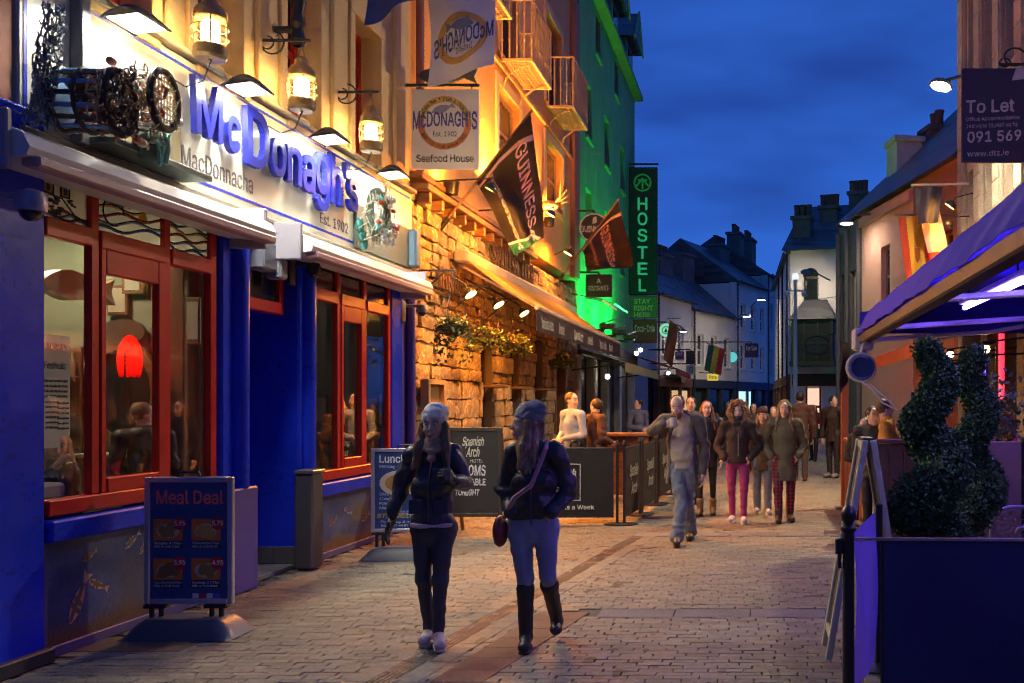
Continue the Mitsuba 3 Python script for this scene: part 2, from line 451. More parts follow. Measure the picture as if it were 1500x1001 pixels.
RES = thing('restaurant_building', 'cream and blue seafood restaurant with red framed windows at the left of the street', 'building')


def rp(name, mesh, mat, sub=None, **k):
    return add(name, mesh, mat, RES + ('__' + sub if sub else ''), **k)


Y0, Y1 = 6.3, 13.56
# upper wall with its window openings
UPW = [(6.95, 7.75), (8.38, 9.12), (9.98, 10.74), (11.66, 12.46)]
w = mbox(XL-0.45, XL, Y0, Y1, 4.40, 9.6)
for a, b in UPW:
    w = w - mbox(XL-0.5, XL+0.1, a, b, 4.58, 6.3) - mbox(XL-0.5, XL+0.1, a, b, 7.2, 8.9)
rp('upper_wall', man(w), 'cream_render', smooth=False)
rp('back_wall', cat([bx(XL-6.2, XL-6.0, 5.0, Y1, 0, 9.6), bx(XL-6.0, XL-0.46, 4.8, 5.0, 0, 9.6), bx(XL-6.0, XL-0.46, Y1-0.18, Y1-0.005, 0, 9.6), bx(XL-6.0, XL-0.46, Y0, Y1-0.2, 9.4, 9.6)]), C(0.05, 0.045, 0.04, 0.8), smooth=False)
for a, b in UPW:
    for z0, z1 in ((4.58, 6.3), (7.2, 8.9)):
        f = rp('upper_window', cat([bx(XL-0.30, XL-0.22, a+0.002, a+0.09, z0, z1), bx(XL-0.30, XL-0.22, b-0.09, b-0.002, z0, z1), bx(XL-0.30, XL-0.22, a+0.09, b-0.09, z0, z0+0.09),
                                    bx(XL-0.30, XL-0.22, a+0.09, b-0.09, z1-0.09, z1), bx(XL-0.295, XL-0.225, (a+b)/2-0.025, (a+b)/2+0.025, z0+0.09, z1-0.09), bx(XL-0.295, XL-0.227, a+0.09, b-0.09, (z0+z1)/2-0.03, (z0+z1)/2+0.03)]), 'red_paint')
        add('pane', bx(XL-0.275, XL-0.262, a+0.05, b-0.05, z0+0.05, z1-0.05), NIGHTGLASS, f)
        add('window_sill', bx(XL-0.22, XL+0.07, a-0.06, b+0.06, z0-0.085, z0-0.004, 0.01), 'cream_render', f)
        add('architrave', cat([bx(XL-0.01, XL+0.035, a-0.13, a, z0, z1, 0.008), bx(XL-0.01, XL+0.035, b, b+0.13, z0, z1, 0.008), bx(XL-0.01, XL+0.04, a-0.13, b+0.13, z1, z1+0.16, 0.008)]), 'cream_render', f)
for yy in (7.95, 9.55, 11.2, 13.1):
    rp('wall_pilaster', bx(XL-0.005, XL+0.05, yy-0.17 if yy > 8 else yy-0.05, yy+0.17 if yy > 8 else yy+0.05, 4.62, 9.5, 0.012), 'cream_render')

# ground floor: pilasters, columns, the recessed entrance
rp('pilaster', bx(XL-0.4, XL+0.07, 4.6, 6.53, 0.0, 3.62, 0.012), 'blue_paint')
BRK = thing('brick_house', 'brown brick house at the very left edge above the blue pilaster', 'building')
add('upper_wall', bx(XL-0.4, XL+0.03, -22, 6.29, 3.625, 10.5), 'old_brick', BRK, smooth=False)
add('lower_wall', bx(XL-0.4, XL+0.02, -22, 4.58, 0, 3.62), C(0.10, 0.08, 0.07, 0.7), BRK, smooth=False)
rp('plinth', bx(XL-0.3, XL+0.12, 4.6, 6.56, 0.0, 0.10, 0.01), C(0.03, 0.03, 0.04, 0.6))
LILAC = C(0.085, 0.055, 0.28, 0.45)
rp('column', cat([bx(XL-0.95, XL+0.04, 8.74, 9.18, 0, 3.4, 0.02)]), 'blue_paint')
rp('column_bead', cyl([XL+0.055, 9.0, 0.95], [XL+0.055, 9.0, 3.35], 0.085, n=20), 'blue_paint', smooth=60)
rp('column_base', bx(XL-0.3, XL+0.13, 8.72, 9.2, 0, 0.95, 0.015), LILAC)
rp('column', bx(XL-0.95, XL+0.02, 10.25, 10.57, 0, 3.4, 0.02), 'blue_paint')
rp('column_bead', cyl([XL+0.04, 10.42, 0.0], [XL+0.04, 10.42, 3.35], 0.075, n=20), 'blue_paint', smooth=60)
rp('pilaster', bx(XL-0.4, XL+0.02, 12.86, 13.24, 0, 3.4, 0.015), 'blue_paint')
rp('downpipe', cyl([XL+0.07, 13.42, 0.05], [XL+0.07, 13.42, 3.45], 0.06, n=14), LILAC, smooth=60)
rp('corner_strip', bx(XL-0.2, XL+0.01, 13.25, 13.54, 0, 3.5, 0.01), LILAC)
rp('entrance_wall', cat([bx(XL-0.95, XL-0.93, 9.18, 10.25, 0.1, 2.62)]), NAVY, smooth=False)
rp('entrance_door', bx(XL-0.93, XL-0.89, 9.24, 10.2, 0.06, 2.5, 0.01), BLUEM)
rp('entrance_ceiling', bx(XL-0.95, XL-0.2, 9.18, 10.25, 2.63, 2.7), BLUEM)
rp('entrance_step', bx(XL-0.95, XL-0.02, 9.19, 10.24, 0.0, 0.05, 0.008), 'grey_granite')
for k in range(4):
    rp('plinth_tile', bx(XL-0.93+0.23*k, XL-0.705+0.23*k, 10.232, 10.249, 0.055, 0.23, 0.004), C(0.10, 0.095, 0.09, 0.5))


def bar(a, b, z0, z1, x0=-0.06, x1=0.0, c=0.008):
    return bx(XL+x0, XL+x1, a, b, z0, z1, c)


# transom over the door
t = rp('transom_window', cat([bar(9.19, 9.27, 2.62, 3.4, -0.2, -0.12), bar(10.13, 10.22, 2.62, 3.4, -0.2, -0.12), bar(9.27, 10.13, 2.62, 2.74, -0.2, -0.1), bar(9.27, 10.13, 3.3, 3.4, -0.2, -0.12)]), 'red_paint')
add('pane', bx(XL-0.17, XL-0.158, 9.25, 10.15, 2.7, 3.34), NIGHTGLASS, t)
add('pendant_case', bx(XL-0.05, XL+0.12, 9.32, 9.62, 2.98, 3.26, 0.02), GREYPL, RES)


def shop_window(y0, y1, mull, zb, label):
    """Red timber window: three tall panes under three top lights."""
    W = rp('shop_window', cat([bar(y0, y0+0.05, zb, 3.36), bar(y1-0.1, y1, zb, 3.36), bar(y0+0.05, y1-0.1, zb, zb+0.11, -0.09, 0.03), bar(y0+0.05, y1-0.1, 3.28, 3.37)]
                                + [bar(m-0.045, m+0.045, zb+0.11, 3.28) for m in mull]), 'red_paint', label=label)
    edges = [y0+0.05] + [v for m in mull for v in (m-0.045, m+0.045)] + [y1-0.1]
    for k in range(3):
        a, b = edges[2*k], edges[2*k+1]
        add('transom_rail', bar(a, b, 2.84, 2.97, -0.065, 0.015), 'red_paint', W)
        add('pane', tm([[XL-0.035, a-0.005, zb+0.09], [XL-0.035, b+0.005, zb+0.09], [XL-0.035, b+0.005, 2.86], [XL-0.035, a-0.005, 2.86]], [[0, 1, 2], [0, 2, 3]]), 'glass', W, smooth=False)
        if k == 1:
            add('sash', cat([bar(a, a+0.06, zb+0.11, 2.84, -0.05, 0.012), bar(b-0.09, b, zb+0.11, 2.84, -0.05, 0.012), bar(a+0.06, b-0.09, 2.66, 2.84, -0.05, 0.012), bar(a+0.06, b-0.09, zb+0.11, zb+0.22, -0.05, 0.02)]), 'red_paint', W)
        yield k, a, b, W


def lead(pts, r=0.006):
    return tube([[XL-0.028, a, z] for a, z in pts], r, 5)


def ribbon(pts, x=-0.031):
    pl = Polygon(pts).buffer(0)
    m = prism(pl, 0.003)
    return fr(m, (XL+x, 0, 0), UY, UZ)


gcol = [CT(0.80, 0.74, 0.58), CT(0.12, 0.25, 0.50), CT(0.75, 0.52, 0.08), CT(0.60, 0.62, 0.55), CT(0.5, 0.12, 0.07), CT(0.35, 0.45, 0.55)]
for k, a, b, W in shop_window(6.57, 8.73, [7.13, 8.0], 0.95, None):
    P = add('stained_light', tm([[XL-0.033, a, 2.97], [XL-0.033, b, 2.97], [XL-0.033, b, 3.28], [XL-0.033, a, 3.28]], [[0, 1, 2], [0, 2, 3]]), gcol[0 if k == 0 else 3], W, label=['painted glass light with two yellow windowed cottages on a cliff', 'painted glass light with a curling wave and a sail', 'painted glass light with rows of waves'][k])
    yy = lambda u: a + (b-a)*u
    zz = lambda v: 2.975 + 0.30*v
    ms = []
    if k == 0:
        for u0, s in ((0.06, 1.0), (0.42, 0.9)):
            add('glass_piece', ribbon([(yy(u0), zz(0.55)), (yy(u0+0.2*s), zz(0.55)), (yy(u0+0.2*s), zz(0.85)), (yy(u0+0.1*s), zz(1.0)), (yy(u0), zz(0.85))]), gcol[2], P, smooth=False)
            add('glass_piece', ribbon([(yy(u0+0.06), zz(0.6)), (yy(u0+0.13), zz(0.6)), (yy(u0+0.13), zz(0.78)), (yy(u0+0.06), zz(0.78))], -0.029), gcol[1], P, smooth=False)
            ms += [lead([(yy(u0), zz(0.55)), (yy(u0), zz(0.85)), (yy(u0+0.1*s), zz(1)), (yy(u0+0.2*s), zz(0.85)), (yy(u0+0.2*s), zz(0.55)), (yy(u0), zz(0.55))])]
        for q in range(16):
            u, v = rng.uniform(0.15, 0.7), rng.uniform(0.12, 0.5)
            ms.append(lead([(yy(u), zz(v)), (yy(u+0.09), zz(v+rng.uniform(-0.03, 0.03)))], 0.008))
        ms.append(lead([(yy(0.0), zz(0.55)), (yy(0.45), zz(0.5)), (yy(0.75), zz(0.15)), (yy(1), zz(0.05))]))
    for q in range(5 if k else 3):
        v0 = 0.08 + (0.17*q if k else 0.05*q)
        u = np.linspace(0, 1, 14)
        zc = v0 + 0.07*np.sin(u*9 + q*1.7 + k) + (0.25*u*(k == 1))
        zc = np.clip(zc, 0.03, 0.93)
        add('glass_piece', ribbon([(yy(c), zz(e)) for c, e in zip(u, zc)] + [(yy(c), zz(max(0.01, e-0.06))) for c, e in zip(u[::-1], zc[::-1])]), gcol[(1, 5, 4, 2, 1)[q]], P, smooth=False)
        ms.append(lead(list(zip(yy(u), zz(zc))), 0.005))
    if k == 1:
        add('glass_piece', ribbon([(yy(0.62), zz(0.5)), (yy(0.8), zz(0.5)), (yy(0.7), zz(0.95))]), gcol[2], P, smooth=False)
        ms.append(lead([(yy(0.05+0.3*math.cos(t_)*0.5+0.2), zz(0.55+0.35*math.sin(t_))) for t_ in np.linspace(0, 5.2, 18)]))
    add('lead_line', cat(ms), DARK, P)
for k, a, b, W in shop_window(10.58, 12.88, [11.28, 12.03], 0.86, 'second red framed window right of the entrance'):
    add('stained_light', bx(XL-0.045, XL-0.033, a, b, 2.97, 3.28), NIGHTGLASS, W)
# sill and painted stall risers
for y0, y1, zt in ((6.56, 8.72, 0.93), (10.59, 12.86, 0.845)):
    rp('sill', bx(XL-0.05, XL+0.10, y0, y1, zt-0.145, zt, 0.012), 'blue_paint')
    rp('riser_frame', cat([bx(XL-0.05, XL+0.02, y0, y0+0.06, 0.06, zt-0.15), bx(XL-0.05, XL+0.03, y0, y1, 0.0, 0.075, 0.006)]), C(0.10, 0.08, 0.20, 0.5))


def mural_fn(p, n, uv):
    w = fbm(p.y*1.7, p.z*2.2, 1, 4)
    s = 0.5 + 0.5*dr.sin(p.y*5 - p.z*9 + w*9)
    c = mix([0.015, 0.035, 0.13], [0.13, 0.17, 0.33], s*noise(p.y*3, p.z*4))
    c = mix(c, mi.Color3f(0.10, 0.095, 0.06), smoothstep(0.62, 0.85, noise(p.y*1.6, p.z*2.4, 8)))
    c = mix(c, mi.Color3f(0.13, 0.06, 0.03), smoothstep(0.22, 0.08, p.z - 0.05*noise(p.y*4)))
    return c*(0.8 + 0.4*noise(p.y*60, p.z*60))


PM('mural', mural_fn, 0.5)
fishc = [C(0.50, 0.27, 0.17, 0.5), C(0.36, 0.20, 0.06, 0.5), C(0.26, 0.31, 0.44, 0.5)]


def fish_shape(L):
    t = np.linspace(0, 1, 12)
    up = [(x*L, 0.17*L*math.sin(PI*min(1, x*1.15))**0.8*(1-0.25*x)) for x in t[:-2]]
    return Polygon(up + [(L*0.84, 0.03*L), (L*1.08, 0.14*L), (L*1.02, 0), (L*1.08, -0.14*L), (L*0.84, -0.03*L)] + [(x, -z) for x, z in up[::-1]]).buffer(0)


for y0, y1, zt, spots in ((6.62, 8.72, 0.78, [(6.98, 0.60, .16, 20, 1), (7.05, 0.45, .22, -25, 0), (7.45, 0.62, .2, 30, 2), (7.62, 0.55, .2, 40, 2), (7.75, 0.38, .28, 20, 0), (6.85, 0.18, .36, 60, 0), (8.1, 0.6, .2, -15, 2), (8.3, 0.3, .22, 10, 1)]),
                          (10.65, 12.86, 0.69, [(11.0, 0.35, .2, 20, 1), (11.4, 0.5, .22, -20, 2), (11.9, 0.3, .25, 15, 0), (12.3, 0.48, .2, 35, 1)])):
    M = rp('painted_panel', bx(XL-0.03, XL+0.005, y0, y1, 0.076, zt), 'mural', label='stall riser painted with fish in dark swirling water' if y0 < 8 else None)
    for y, z, L, ang, cc in spots:
        sh = affinity.translate(affinity.rotate(fish_shape(L), ang, origin=(0, 0)), y, z)
        fk = add('painted_fish', fr(prism(sh, 0.002), (XL+0.0055, 0, 0), UY, UZ), fishc[cc], M, smooth=False)
        for (u0, v0), (u1, v1) in (((0.10, 0.02), (0.80, 0.02)), ((0.30, -0.13), (0.36, 0.13)), ((0.45, -0.10), (0.50, 0.10))):
            q_ = [affinity.translate(affinity.rotate(Point(u*L, v*L), ang, origin=(0, 0)), y, z) for u, v in ((u0, v0), (u1, v1))]
            Q_ = LineString([(p_.x, p_.y) for p_ in q_]).buffer(0.012*(L/0.25))
            add('painted_stroke', fr(prism(Q_, 0.001), (XL+0.008, 0, 0), UY, UZ), C(0.14, 0.075, 0.05, 0.6), M, smooth=False)
# the room behind the glass
PM('panelling', lambda p, n, uv: mix([0.13, 0.175, 0.13], [0.21, 0.265, 0.20], noise(p.y*8, p.z*0.7))*(1 - 0.7*smoothstep(0.42, 0.5, dr.abs(p.y*9 - dr.floor(p.y*9) - 0.5))), 0.6)
for y0, y1 in ((5.4, 8.70), (10.60, 12.82)):
    rp('room', cat([bx(XL-2.3, XL-2.2, y0, y1, 0.0, 3.4), bx(XL-2.2, XL-0.12, y1, y1+0.05, 0, 3.4), bx(XL-2.2, XL-0.12, y0-0.05, y0, 0, 3.4), bx(XL-2.2, XL-0.45, y0, y1, 3.36, 3.4), bx(XL-2.2, XL-0.12, y0, y1, 0.02, 0.3)]), 'panelling', smooth=False)
    rp('dado_rail', bx(XL-2.2, XL-2.15, y0, y1, 1.0, 1.06), C(0.2, 0.21, 0.17))
WARMDIM = LAMP(1.0, 0.74, 0.42, 7)
t = thing('ceiling_light', 'small round warm ceiling light inside the first restaurant window', 'light')
add('shade', lathe([(0.0, 0.02), (0.16, 0.02), (0.17, 0.0)], (XL-1.1, 8.0, 3.33)), WHITE, t)
add('bulb', lathe([(0.001, 0.0), (0.15, 0.003)], (XL-1.1, 8.0, 3.31)), WHITE, t, **LAMP(1.0, 0.76, 0.45, 130))
t = thing('strip_light', 'bright strip lamp above the notices inside the first window', 'light')
add('tube', cyl([XL-0.9, 7.65, 2.02], [XL-0.9, 7.85, 2.02], 0.018), WHITE, t, **LAMP(1.0, 0.85, 0.5, 10))
add('bracket', bx(XL-0.92, XL-0.88, 7.6, 7.9, 2.04, 2.10), BLACK, t)
t = thing('neon_lamp', 'glowing red lamp in front of the oval mirror inside the window', 'lamp')
p = DP(190, 525, 8.3)
add('lamp_shade', lathe([(0.075, -0.16), (0.09, -0.10), (0.095, 0.0), (0.08, 0.10), (0.045, 0.17), (0.02, 0.19)], p, 20), CT(0.85, 0.03, 0.02), t)
add('bulb', ball(p + [0, 0, 0.03], 0.028, 2), WHITE, t, **LAMP(1.0, 0.22, 0.12, 70))
add('pull_cord', cyl(p + [0.03, -0.11, 0.05], p + [0.03, -0.11, -0.3], 0.006, n=6), BLACK, t)
add('holder', cyl(p - [0, 0, 0.18], p - [0, 0, 0.5], 0.015), BLACK, t)
t = thing('oval_mirror', 'dark framed oval mirror on the panelled wall behind the red lamp', 'mirror')
p = DP(180, 575, 8.69)
add('frame', fr(cat([prism(affinity.scale(Point(0, 0).buffer(0.34), 1, 1.35).difference(affinity.scale(Point(0, 0).buffer(0.27), 1, 1.37)), 0.05)]), p, UX, UZ), 'wood', t)
add('mirror_glass', fr(prism(affinity.scale(Point(0, 0).buffer(0.275), 1, 1.37), 0.02), p, UX, UZ), NIGHTGLASS, t)
t = thing('wall_clock', 'square dark framed clock high on the panelled wall inside the window', 'clock')
p = DP(196, 415, 8.66)
add('frame', bx(p[0]-0.1, p[0]+0.1, p[1]-0.02, p[1]+0.03, p[2]-0.1, p[2]+0.1, 0.01), 'wood', t)
add('dial', bx(p[0]-0.065, p[0]+0.065, p[1]-0.026, p[1]-0.021, p[2]-0.065, p[2]+0.065), C(0.4, 0.4, 0.33), t)
t = thing('mounted_fish', 'pale stuffed fish hanging high inside the first window', 'ornament')
fm = fr(prism(fish_shape(0.75), 0.09), WP(60, 413, XL-0.55) + [0, -0.1, 0], UY, UZ)
add('body', fm, C(0.36, 0.30, 0.16, 0.45), t)
t = thing('ship_model_shelf', 'dark shelf with a carved oval board inside the window', 'shelf')
p = DP(182, 497, 8.65)
add('board', fr(prism(affinity.scale(Point(0, 0).buffer(0.14), 1.4, 0.8), 0.03), p + [0, 0, .06], UX, UZ), C(0.07, 0.05, 0.035), t)
for px, py, w_, h_, word in ((80, 545, 0.30, 0.50, 'GALWAY'), (76, 618, 0.16, 0.36, ''), (92, 612, 0.14, 0.26, '')):
    t = thing('notice', {0.30: 'printed notice headed GALWAY in red taped inside the first window', 0.16: 'tall white printed sheet taped below the GALWAY notice', 0.14: 'short white printed sheet beside the tall one below the GALWAY notice'}[w_], 'notice', 'notices taped inside the window')
    p = WP(px, py, XL-0.05)
    add('sheet', bx(p[0]-0.004, p[0], p[1]-w_/2*1.0, p[1]+w_/2, p[2]-h_/2, p[2]+h_/2), C(0.40, 0.40, 0.33, 0.7), t, smooth=False)
    if word:
        add('lettering', cat([text(word, 0.045, p + [0.001, -w_*0.44, h_*0.30], UY, UZ, 0.002, bold=True, width=w_*0.85)]), REDM, t, smooth=False)
        add('small_lettering', cat([text('Festivals', 0.05, p + [0.001, -w_*0.35, 0.02], UY, UZ, 0.002, lean=0.2, width=w_*0.7)] + [text('music arts theatre food', 0.018, p + [0.001, -w_*0.4, -0.07-0.035*q], UY, UZ, 0.002, width=w_*0.8) for q in range(4)]), DARK, t, smooth=False)
    else:
        add('small_lettering', cat([text('open every day from noon', 0.016, p + [0.001, -w_*0.4, h_*0.36-0.035*q], UY, UZ, 0.002, width=w_*0.8) for q in range(6)]), DARK, t, smooth=False)
t = thing('wall_cupboard', 'dark wooden cupboard with shelves against the end wall inside the first window', 'cupboard')
for a_, b_, z0_, z1_ in ((-6.35, -5.78, 0.3, 2.2), (-5.05, -4.90, 0.3, 2.9)):
    add('carcass', bx(a_, b_, 8.45, 8.68, z0_, z1_, 0.01), 'wood_upright', t)
add('counter', bx(-5.75, -5.08, 8.35, 8.68, 0.3, 1.25, 0.01), 'panelling', t)
add('counter_top', bx(-5.77, -5.06, 8.30, 8.69, 1.252, 1.29, 0.008), C(0.35, 0.33, 0.27, 0.4), t)
for q in range(3):
    add('shelf', bx(-6.34, -5.79, 8.40, 8.448, 1.3+0.3*q, 1.33+0.3*q), 'wood', t)
for q in range(9):
    t2 = thing('bottle', ['green', 'brown', 'pale'][q % 3] + ' bottle on the ' + ['lowest', 'middle', 'top'][q % 3] + ' cupboard shelf inside the first window, ' + ['left', 'centre', 'right'][q//3] + ' one', 'bottle', 'bottles on the shelves inside')
    add('glass_body', lathe([(0.001, 0), (0.03, 0), (0.03, 0.13), (0.011, 0.17), (0.011, 0.22), (0.001, 0.22)], (-6.27+0.055*q, 8.42, 1.331+0.3*(q % 3)), 10), C(*[(0.05, 0.12, 0.04), (0.16, 0.08, 0.02), (0.25, 0.22, 0.16)][q % 3], 0.15), t2)
for px_, py_, lab_, w2, h2 in ((172, 440, 'small dark picture left of the clock inside the first window', 0.09, 0.13), (262, 600, 'little white notice on the end wall inside the first window', 0.05, 0.06), (283, 470, 'tall pale picture at the right inside the first window', 0.06, 0.2)):
    t2 = thing('framed_picture', lab_, 'picture')
    p = DP(px_, py_, 8.43 if px_ > 280 else 8.66)
    add('frame', bx(p[0]-w2, p[0]+w2, p[1]-0.01, p[1]+0.02, p[2]-h2, p[2]+h2, 0.006), 'wood', t2)
    add('print', bx(p[0]-w2*0.8, p[0]+w2*0.8, p[1]-0.015, p[1]-0.0105, p[2]-h2*0.8, p[2]+h2*0.8), C(0.35, 0.34, 0.26), t2)
t = thing('table', 'dark table just inside the first window where the blonde woman sits', 'table')
add('table_top', bx(XL-0.75, XL-0.1, 6.6, 7.4, 1.0, 1.04, 0.008), 'wood', t)
add('leg', bx(XL-0.5, XL-0.4, 6.9, 7.0, 0.3, 1.0), 'wood', t)
t = thing('till_box', 'dark box on the table under the blonde woman inside the window', 'box')
add('case', bx(XL-0.3, XL-0.12, 6.62, 7.0, 1.045, 1.16, 0.02), GREYPL, t)
for px, py, lab in ((466, 600, 'small framed picture low at the left in the second window'), (540, 600, 'larger framed picture low at the right in the second window')):
    t = thing('framed_picture', lab, 'picture', 'framed pictures in the second window')
    p = DP(px, py, 12.75)
    add('frame', bx(p[0]-0.16, p[0]+0.16, p[1]-0.02, p[1]+0.03, p[2]-0.2, p[2]+0.2, 0.01), 'wood', t)
    add('print', bx(p[0]-0.11, p[0]+0.11, p[1]-0.026, p[1]-0.021, p[2]-0.15, p[2]+0.15), C(0.35, 0.31, 0.2), t)
t = thing('chalk_note', 'hand lettered note at the foot of the second window', 'notice')
p = WP(502, 660, XL-0.055)
for m_ in (text('drinking', 0.07, p + [0, -0.22, 0.05], UY, UZ, 0.003, lean=0.25, width=0.4), text('song', 0.08, p + [0, -0.15, -0.07], UY, UZ, 0.003, lean=0.25, width=0.3), text('LOTION', 0.04, p + [0, -0.15, -0.16], UY, UZ, 0.003, width=0.25)):
    add('lettering', m_, C(0.5, 0.5, 0.3), t, smooth=False)
t = thing('string_lights', 'string of warm fairy lights hanging in the second window', 'lights')
pts = [WP(px, py, XL-0.35) for px, py in ((534, 460), (545, 470), (543, 500), (546, 520), (538, 545), (540, 560))]
add('wire', tube(pts, 0.004, 5), BLACK, t)
bl = []
for k in range(34):
    s = rng.uniform(0, len(pts)-1.001); i = int(s)
    bl.append(ball(pts[i] + (pts[i+1]-pts[i])*(s-i) + rng.normal(size=3)*[0.03, 0.06, 0.05], 0.011, 1))
add('bulbs', cat(bl), WHITE, t, **LAMP(1.0, 0.55, 0.15, 6))

# fascia sign with its letters
FS = thing('fascia_sign', 'long cream fascia sign with raised blue letters over the blue shopfront', 'sign')
x = XL + 0.05
add('board', bx(XL-0.2, x, 6.32, 13.5, 3.5, 4.56, 0.01), 'cream_board' if 'cream_board' in scene else PM('cream_board', lambda p, n, uv: mix([0.46, 0.45, 0.37], [0.54, 0.53, 0.45], fbm(p.y*2, p.z*3, 0, 3)), 0.35), FS)
add('border', cat([bx(x, x+0.004, 6.4, 13.42, 4.475, 4.50), bx(x, x+0.004, 6.4, 13.42, 3.575, 3.60), bx(x, x+0.004, 6.36, 6.39, 3.55, 4.52)]), BLUEM, FS, smooth=False)
add('moulding', cat([bx(XL, XL+0.12, 6.3, 13.52, 4.565, 4.62, 0.012), bx(XL, XL+0.10, 6.3, 13.52, 3.44, 3.495, 0.012)]), C(0.2, 0.17, 0.12), FS)
LET = [('M', 263, 304, 120, 203, 1), ('c', 311, 330, 170, 225, 0), ('D', 341, 374, 163, 247, 1), ('o', 378, 399, 203, 260, 0), ('n', 401, 423, 216, 270, 0), ('a', 424, 443, 227, 282, 0),
       ('g', 444, 465, 224, 310, 0), ('h', 468, 485, 228, 301, 0), ("'", 489, 495, 239, 262, 0), ('s', 494, 508, 262, 310, 0)]
for ch, a, b, p0, p1, big in LET:
    ya, yb = fy(a), fy(b)
    pm = (a+b)/2
    zt, zb = EYE + (VY-p0)*fy(pm)/FP, EYE + (VY-p1)*fy(pm)/FP
    m = text2(ch, 1.0, 0.055, bold=True)
    v = m.vertices.copy()
    v[:, 1] = (v[:, 1]-v[:, 1].min())/np.ptp(v[:, 1]); v[:, 0] /= v[:, 0].max()
    zz_ = zb + v[:, 1]*(zt-zb)
    wd = 1.0 + 0.12*(v[:, 1]-0.5)
    yy_ = ya + (yb-ya)*(0.5 + (v[:, 0]-0.5)*wd)
    add('letter', tm(np.column_stack([x + 0.035 + v[:, 2], yy_, zz_]), m.faces), C(0.014, 0.018, 0.26, 0.2), FS, smooth=20)
add('small_lettering', text('MacDonnacha', 0.165, (x+0.001, fy(257), 3.67), UY, UZ, 0.004, width=fy(362)-fy(257)), C(0.10, 0.09, 0.11), FS, smooth=False)
add('lettering', text('Est. 1902', 0.115, (x+0.001, fy(462), 3.66), UY, UZ, 0.004, width=fy(503)-fy(462)), C(0.10, 0.09, 0.11), FS, smooth=False)

# floodlights over the fascia
fl_lab = ['first floodlight from the left over the fascia sign, above the lobster pots', 'second floodlight over the fascia sign, above the letter D', 'third floodlight over the fascia sign, between the second and third lanterns',
          'floodlight at the right end of the fascia sign, above the decorated wreath']
for (px, py), lab in zip(((200, 33), (363, 130), (483, 204), (576, 256)), fl_lab):
    t = thing('floodlight', lab, 'floodlight', 'floodlights over the fascia sign')
    d = (XL+0.30)*FP/(px-VX)
    c = DP(px, py, d)
    tilt = np.array([0.13, -0.06, -1.0]); tilt /= np.linalg.norm(tilt)
    u = np.array([0, 1.0, 0]); w_ = np.cross(tilt, u)
    def plc(m):
        return tm(c + m.vertices @ np.array([w_, u, -tilt]), m.faces)
    hood = sheet(lambda a, b: np.stack([(a-0.5)*0.28, (b-0.5)*0.38, 0.05 + 0.15*np.cos((a-0.5)*2.6)*np.cos((b-0.5)*2.2) - 0.085], -1), 9, 9, 0.012)
    add('hood', plc(hood), BLACK, t, smooth=50)
    add('lamp_face', plc(tm([[-.11, -.16, -.01], [-.11, .16, -.01], [.11, .16, -.01], [.11, -.16, -.01]], [[0, 1, 2], [0, 2, 3]])), WHITE, t, **LAMP(1.0, 0.96, 0.80, 310))
    add('arm', obox(c + [-0.1, 0, 0.06], [XL+0.10, c[1]-0.02, 4.60], 0.045, 0.03), 'brass', t)
    add('mount', bx(XL+0.0, XL+0.05, c[1]-0.12, c[1]+0.08, 4.57, 4.68, 0.006), 'brass', t)

# hanging ship lanterns
for (px, py), lab in zip(((308, 48), (442, 130), (544, 195)), ('large brass ship lantern hanging at the left, nearest the camera', 'middle brass ship lantern hanging above the letter n of the sign', 'brass ship lantern hanging furthest right of the three')):
    t = thing('ship_lantern', lab, 'lantern', 'brass ship lanterns')
    d = (XL+0.42)*FP/(px-VX)
    c = DP(px, py, d)
    R = 0.118
    add('base', lathe([(0.02, -0.215), (R*0.9, -0.215), (R*1.05, -0.19), (R*1.05, -0.13), (R*0.95, -0.105), (0.03, -0.10)], c, 24), 'brass', t)
    add('cap', lathe([(R*0.95, 0.10), (R*1.06, 0.11), (R*1.0, 0.17), (R*0.72, 0.21), (R*0.55, 0.225), (R*0.5, 0.27), (R*0.3, 0.30), (0.01, 0.305)], c, 24), 'brass', t)
    add('burner', lathe([(0.05, -0.10), (0.068, -0.05), (0.068, 0.06), (0.04, 0.10)], c, 16), WHITE, t, **LAMP(1.0, 0.66, 0.27, 150))
    add('lens', lathe([(R*0.9, -0.10), (R*0.9, 0.10)], c, 24), 'glass', t)
    add('guard', cat([tube([c + [R*1.13*math.cos(a), R*1.13*math.sin(a), z] for a in np.linspace(0, 2*PI, 25)], 0.005, 5) for z in (-0.045, 0.035)]
                     + [tube([c + [R*1.1*math.cos(a), R*1.1*math.sin(a), -0.12], c + [R*1.15*math.cos(a), R*1.15*math.sin(a), 0], c + [R*1.1*math.cos(a), R*1.1*math.sin(a), 0.12]], 0.005, 5) for a in np.arange(6)*PI/3]), 'brass', t)
    add('handle', tube([c + [0, 0.06*math.cos(a), 0.29+0.1*math.sin(a)] for a in np.linspace(0, PI, 10)], 0.006, 6), 'brass', t)
    zt = c[2]+0.46
    add('bracket', cat([obox([XL+0.02, c[1], zt], [c[0]+0.08, c[1], zt], 0.02, 0.025), bx(XL, XL+0.02, c[1]-0.04, c[1]+0.04, zt-0.28, zt+0.06)]
                       + [tube([[XL+0.03+0.11*(1-math.cos(a))*s, c[1], zt-0.02-0.11*math.sin(a)*s] for a in np.linspace(0.2, 4.6, 16)], 0.008, 6) for s in (1.0, 0.55)]), IRON, t)
    add('hook', cyl([c[0], c[1], zt], [c[0], c[1], c[2]+0.385], 0.006, n=6), IRON, t)
    add('cable', tube([c + [0, 0.02, -0.2], c + [-0.1, 0.08, -0.36], c + [-0.25, 0.1, -0.40], [XL, c[1]+0.1, c[2]-0.3]], 0.006, 6), BLACK, t)

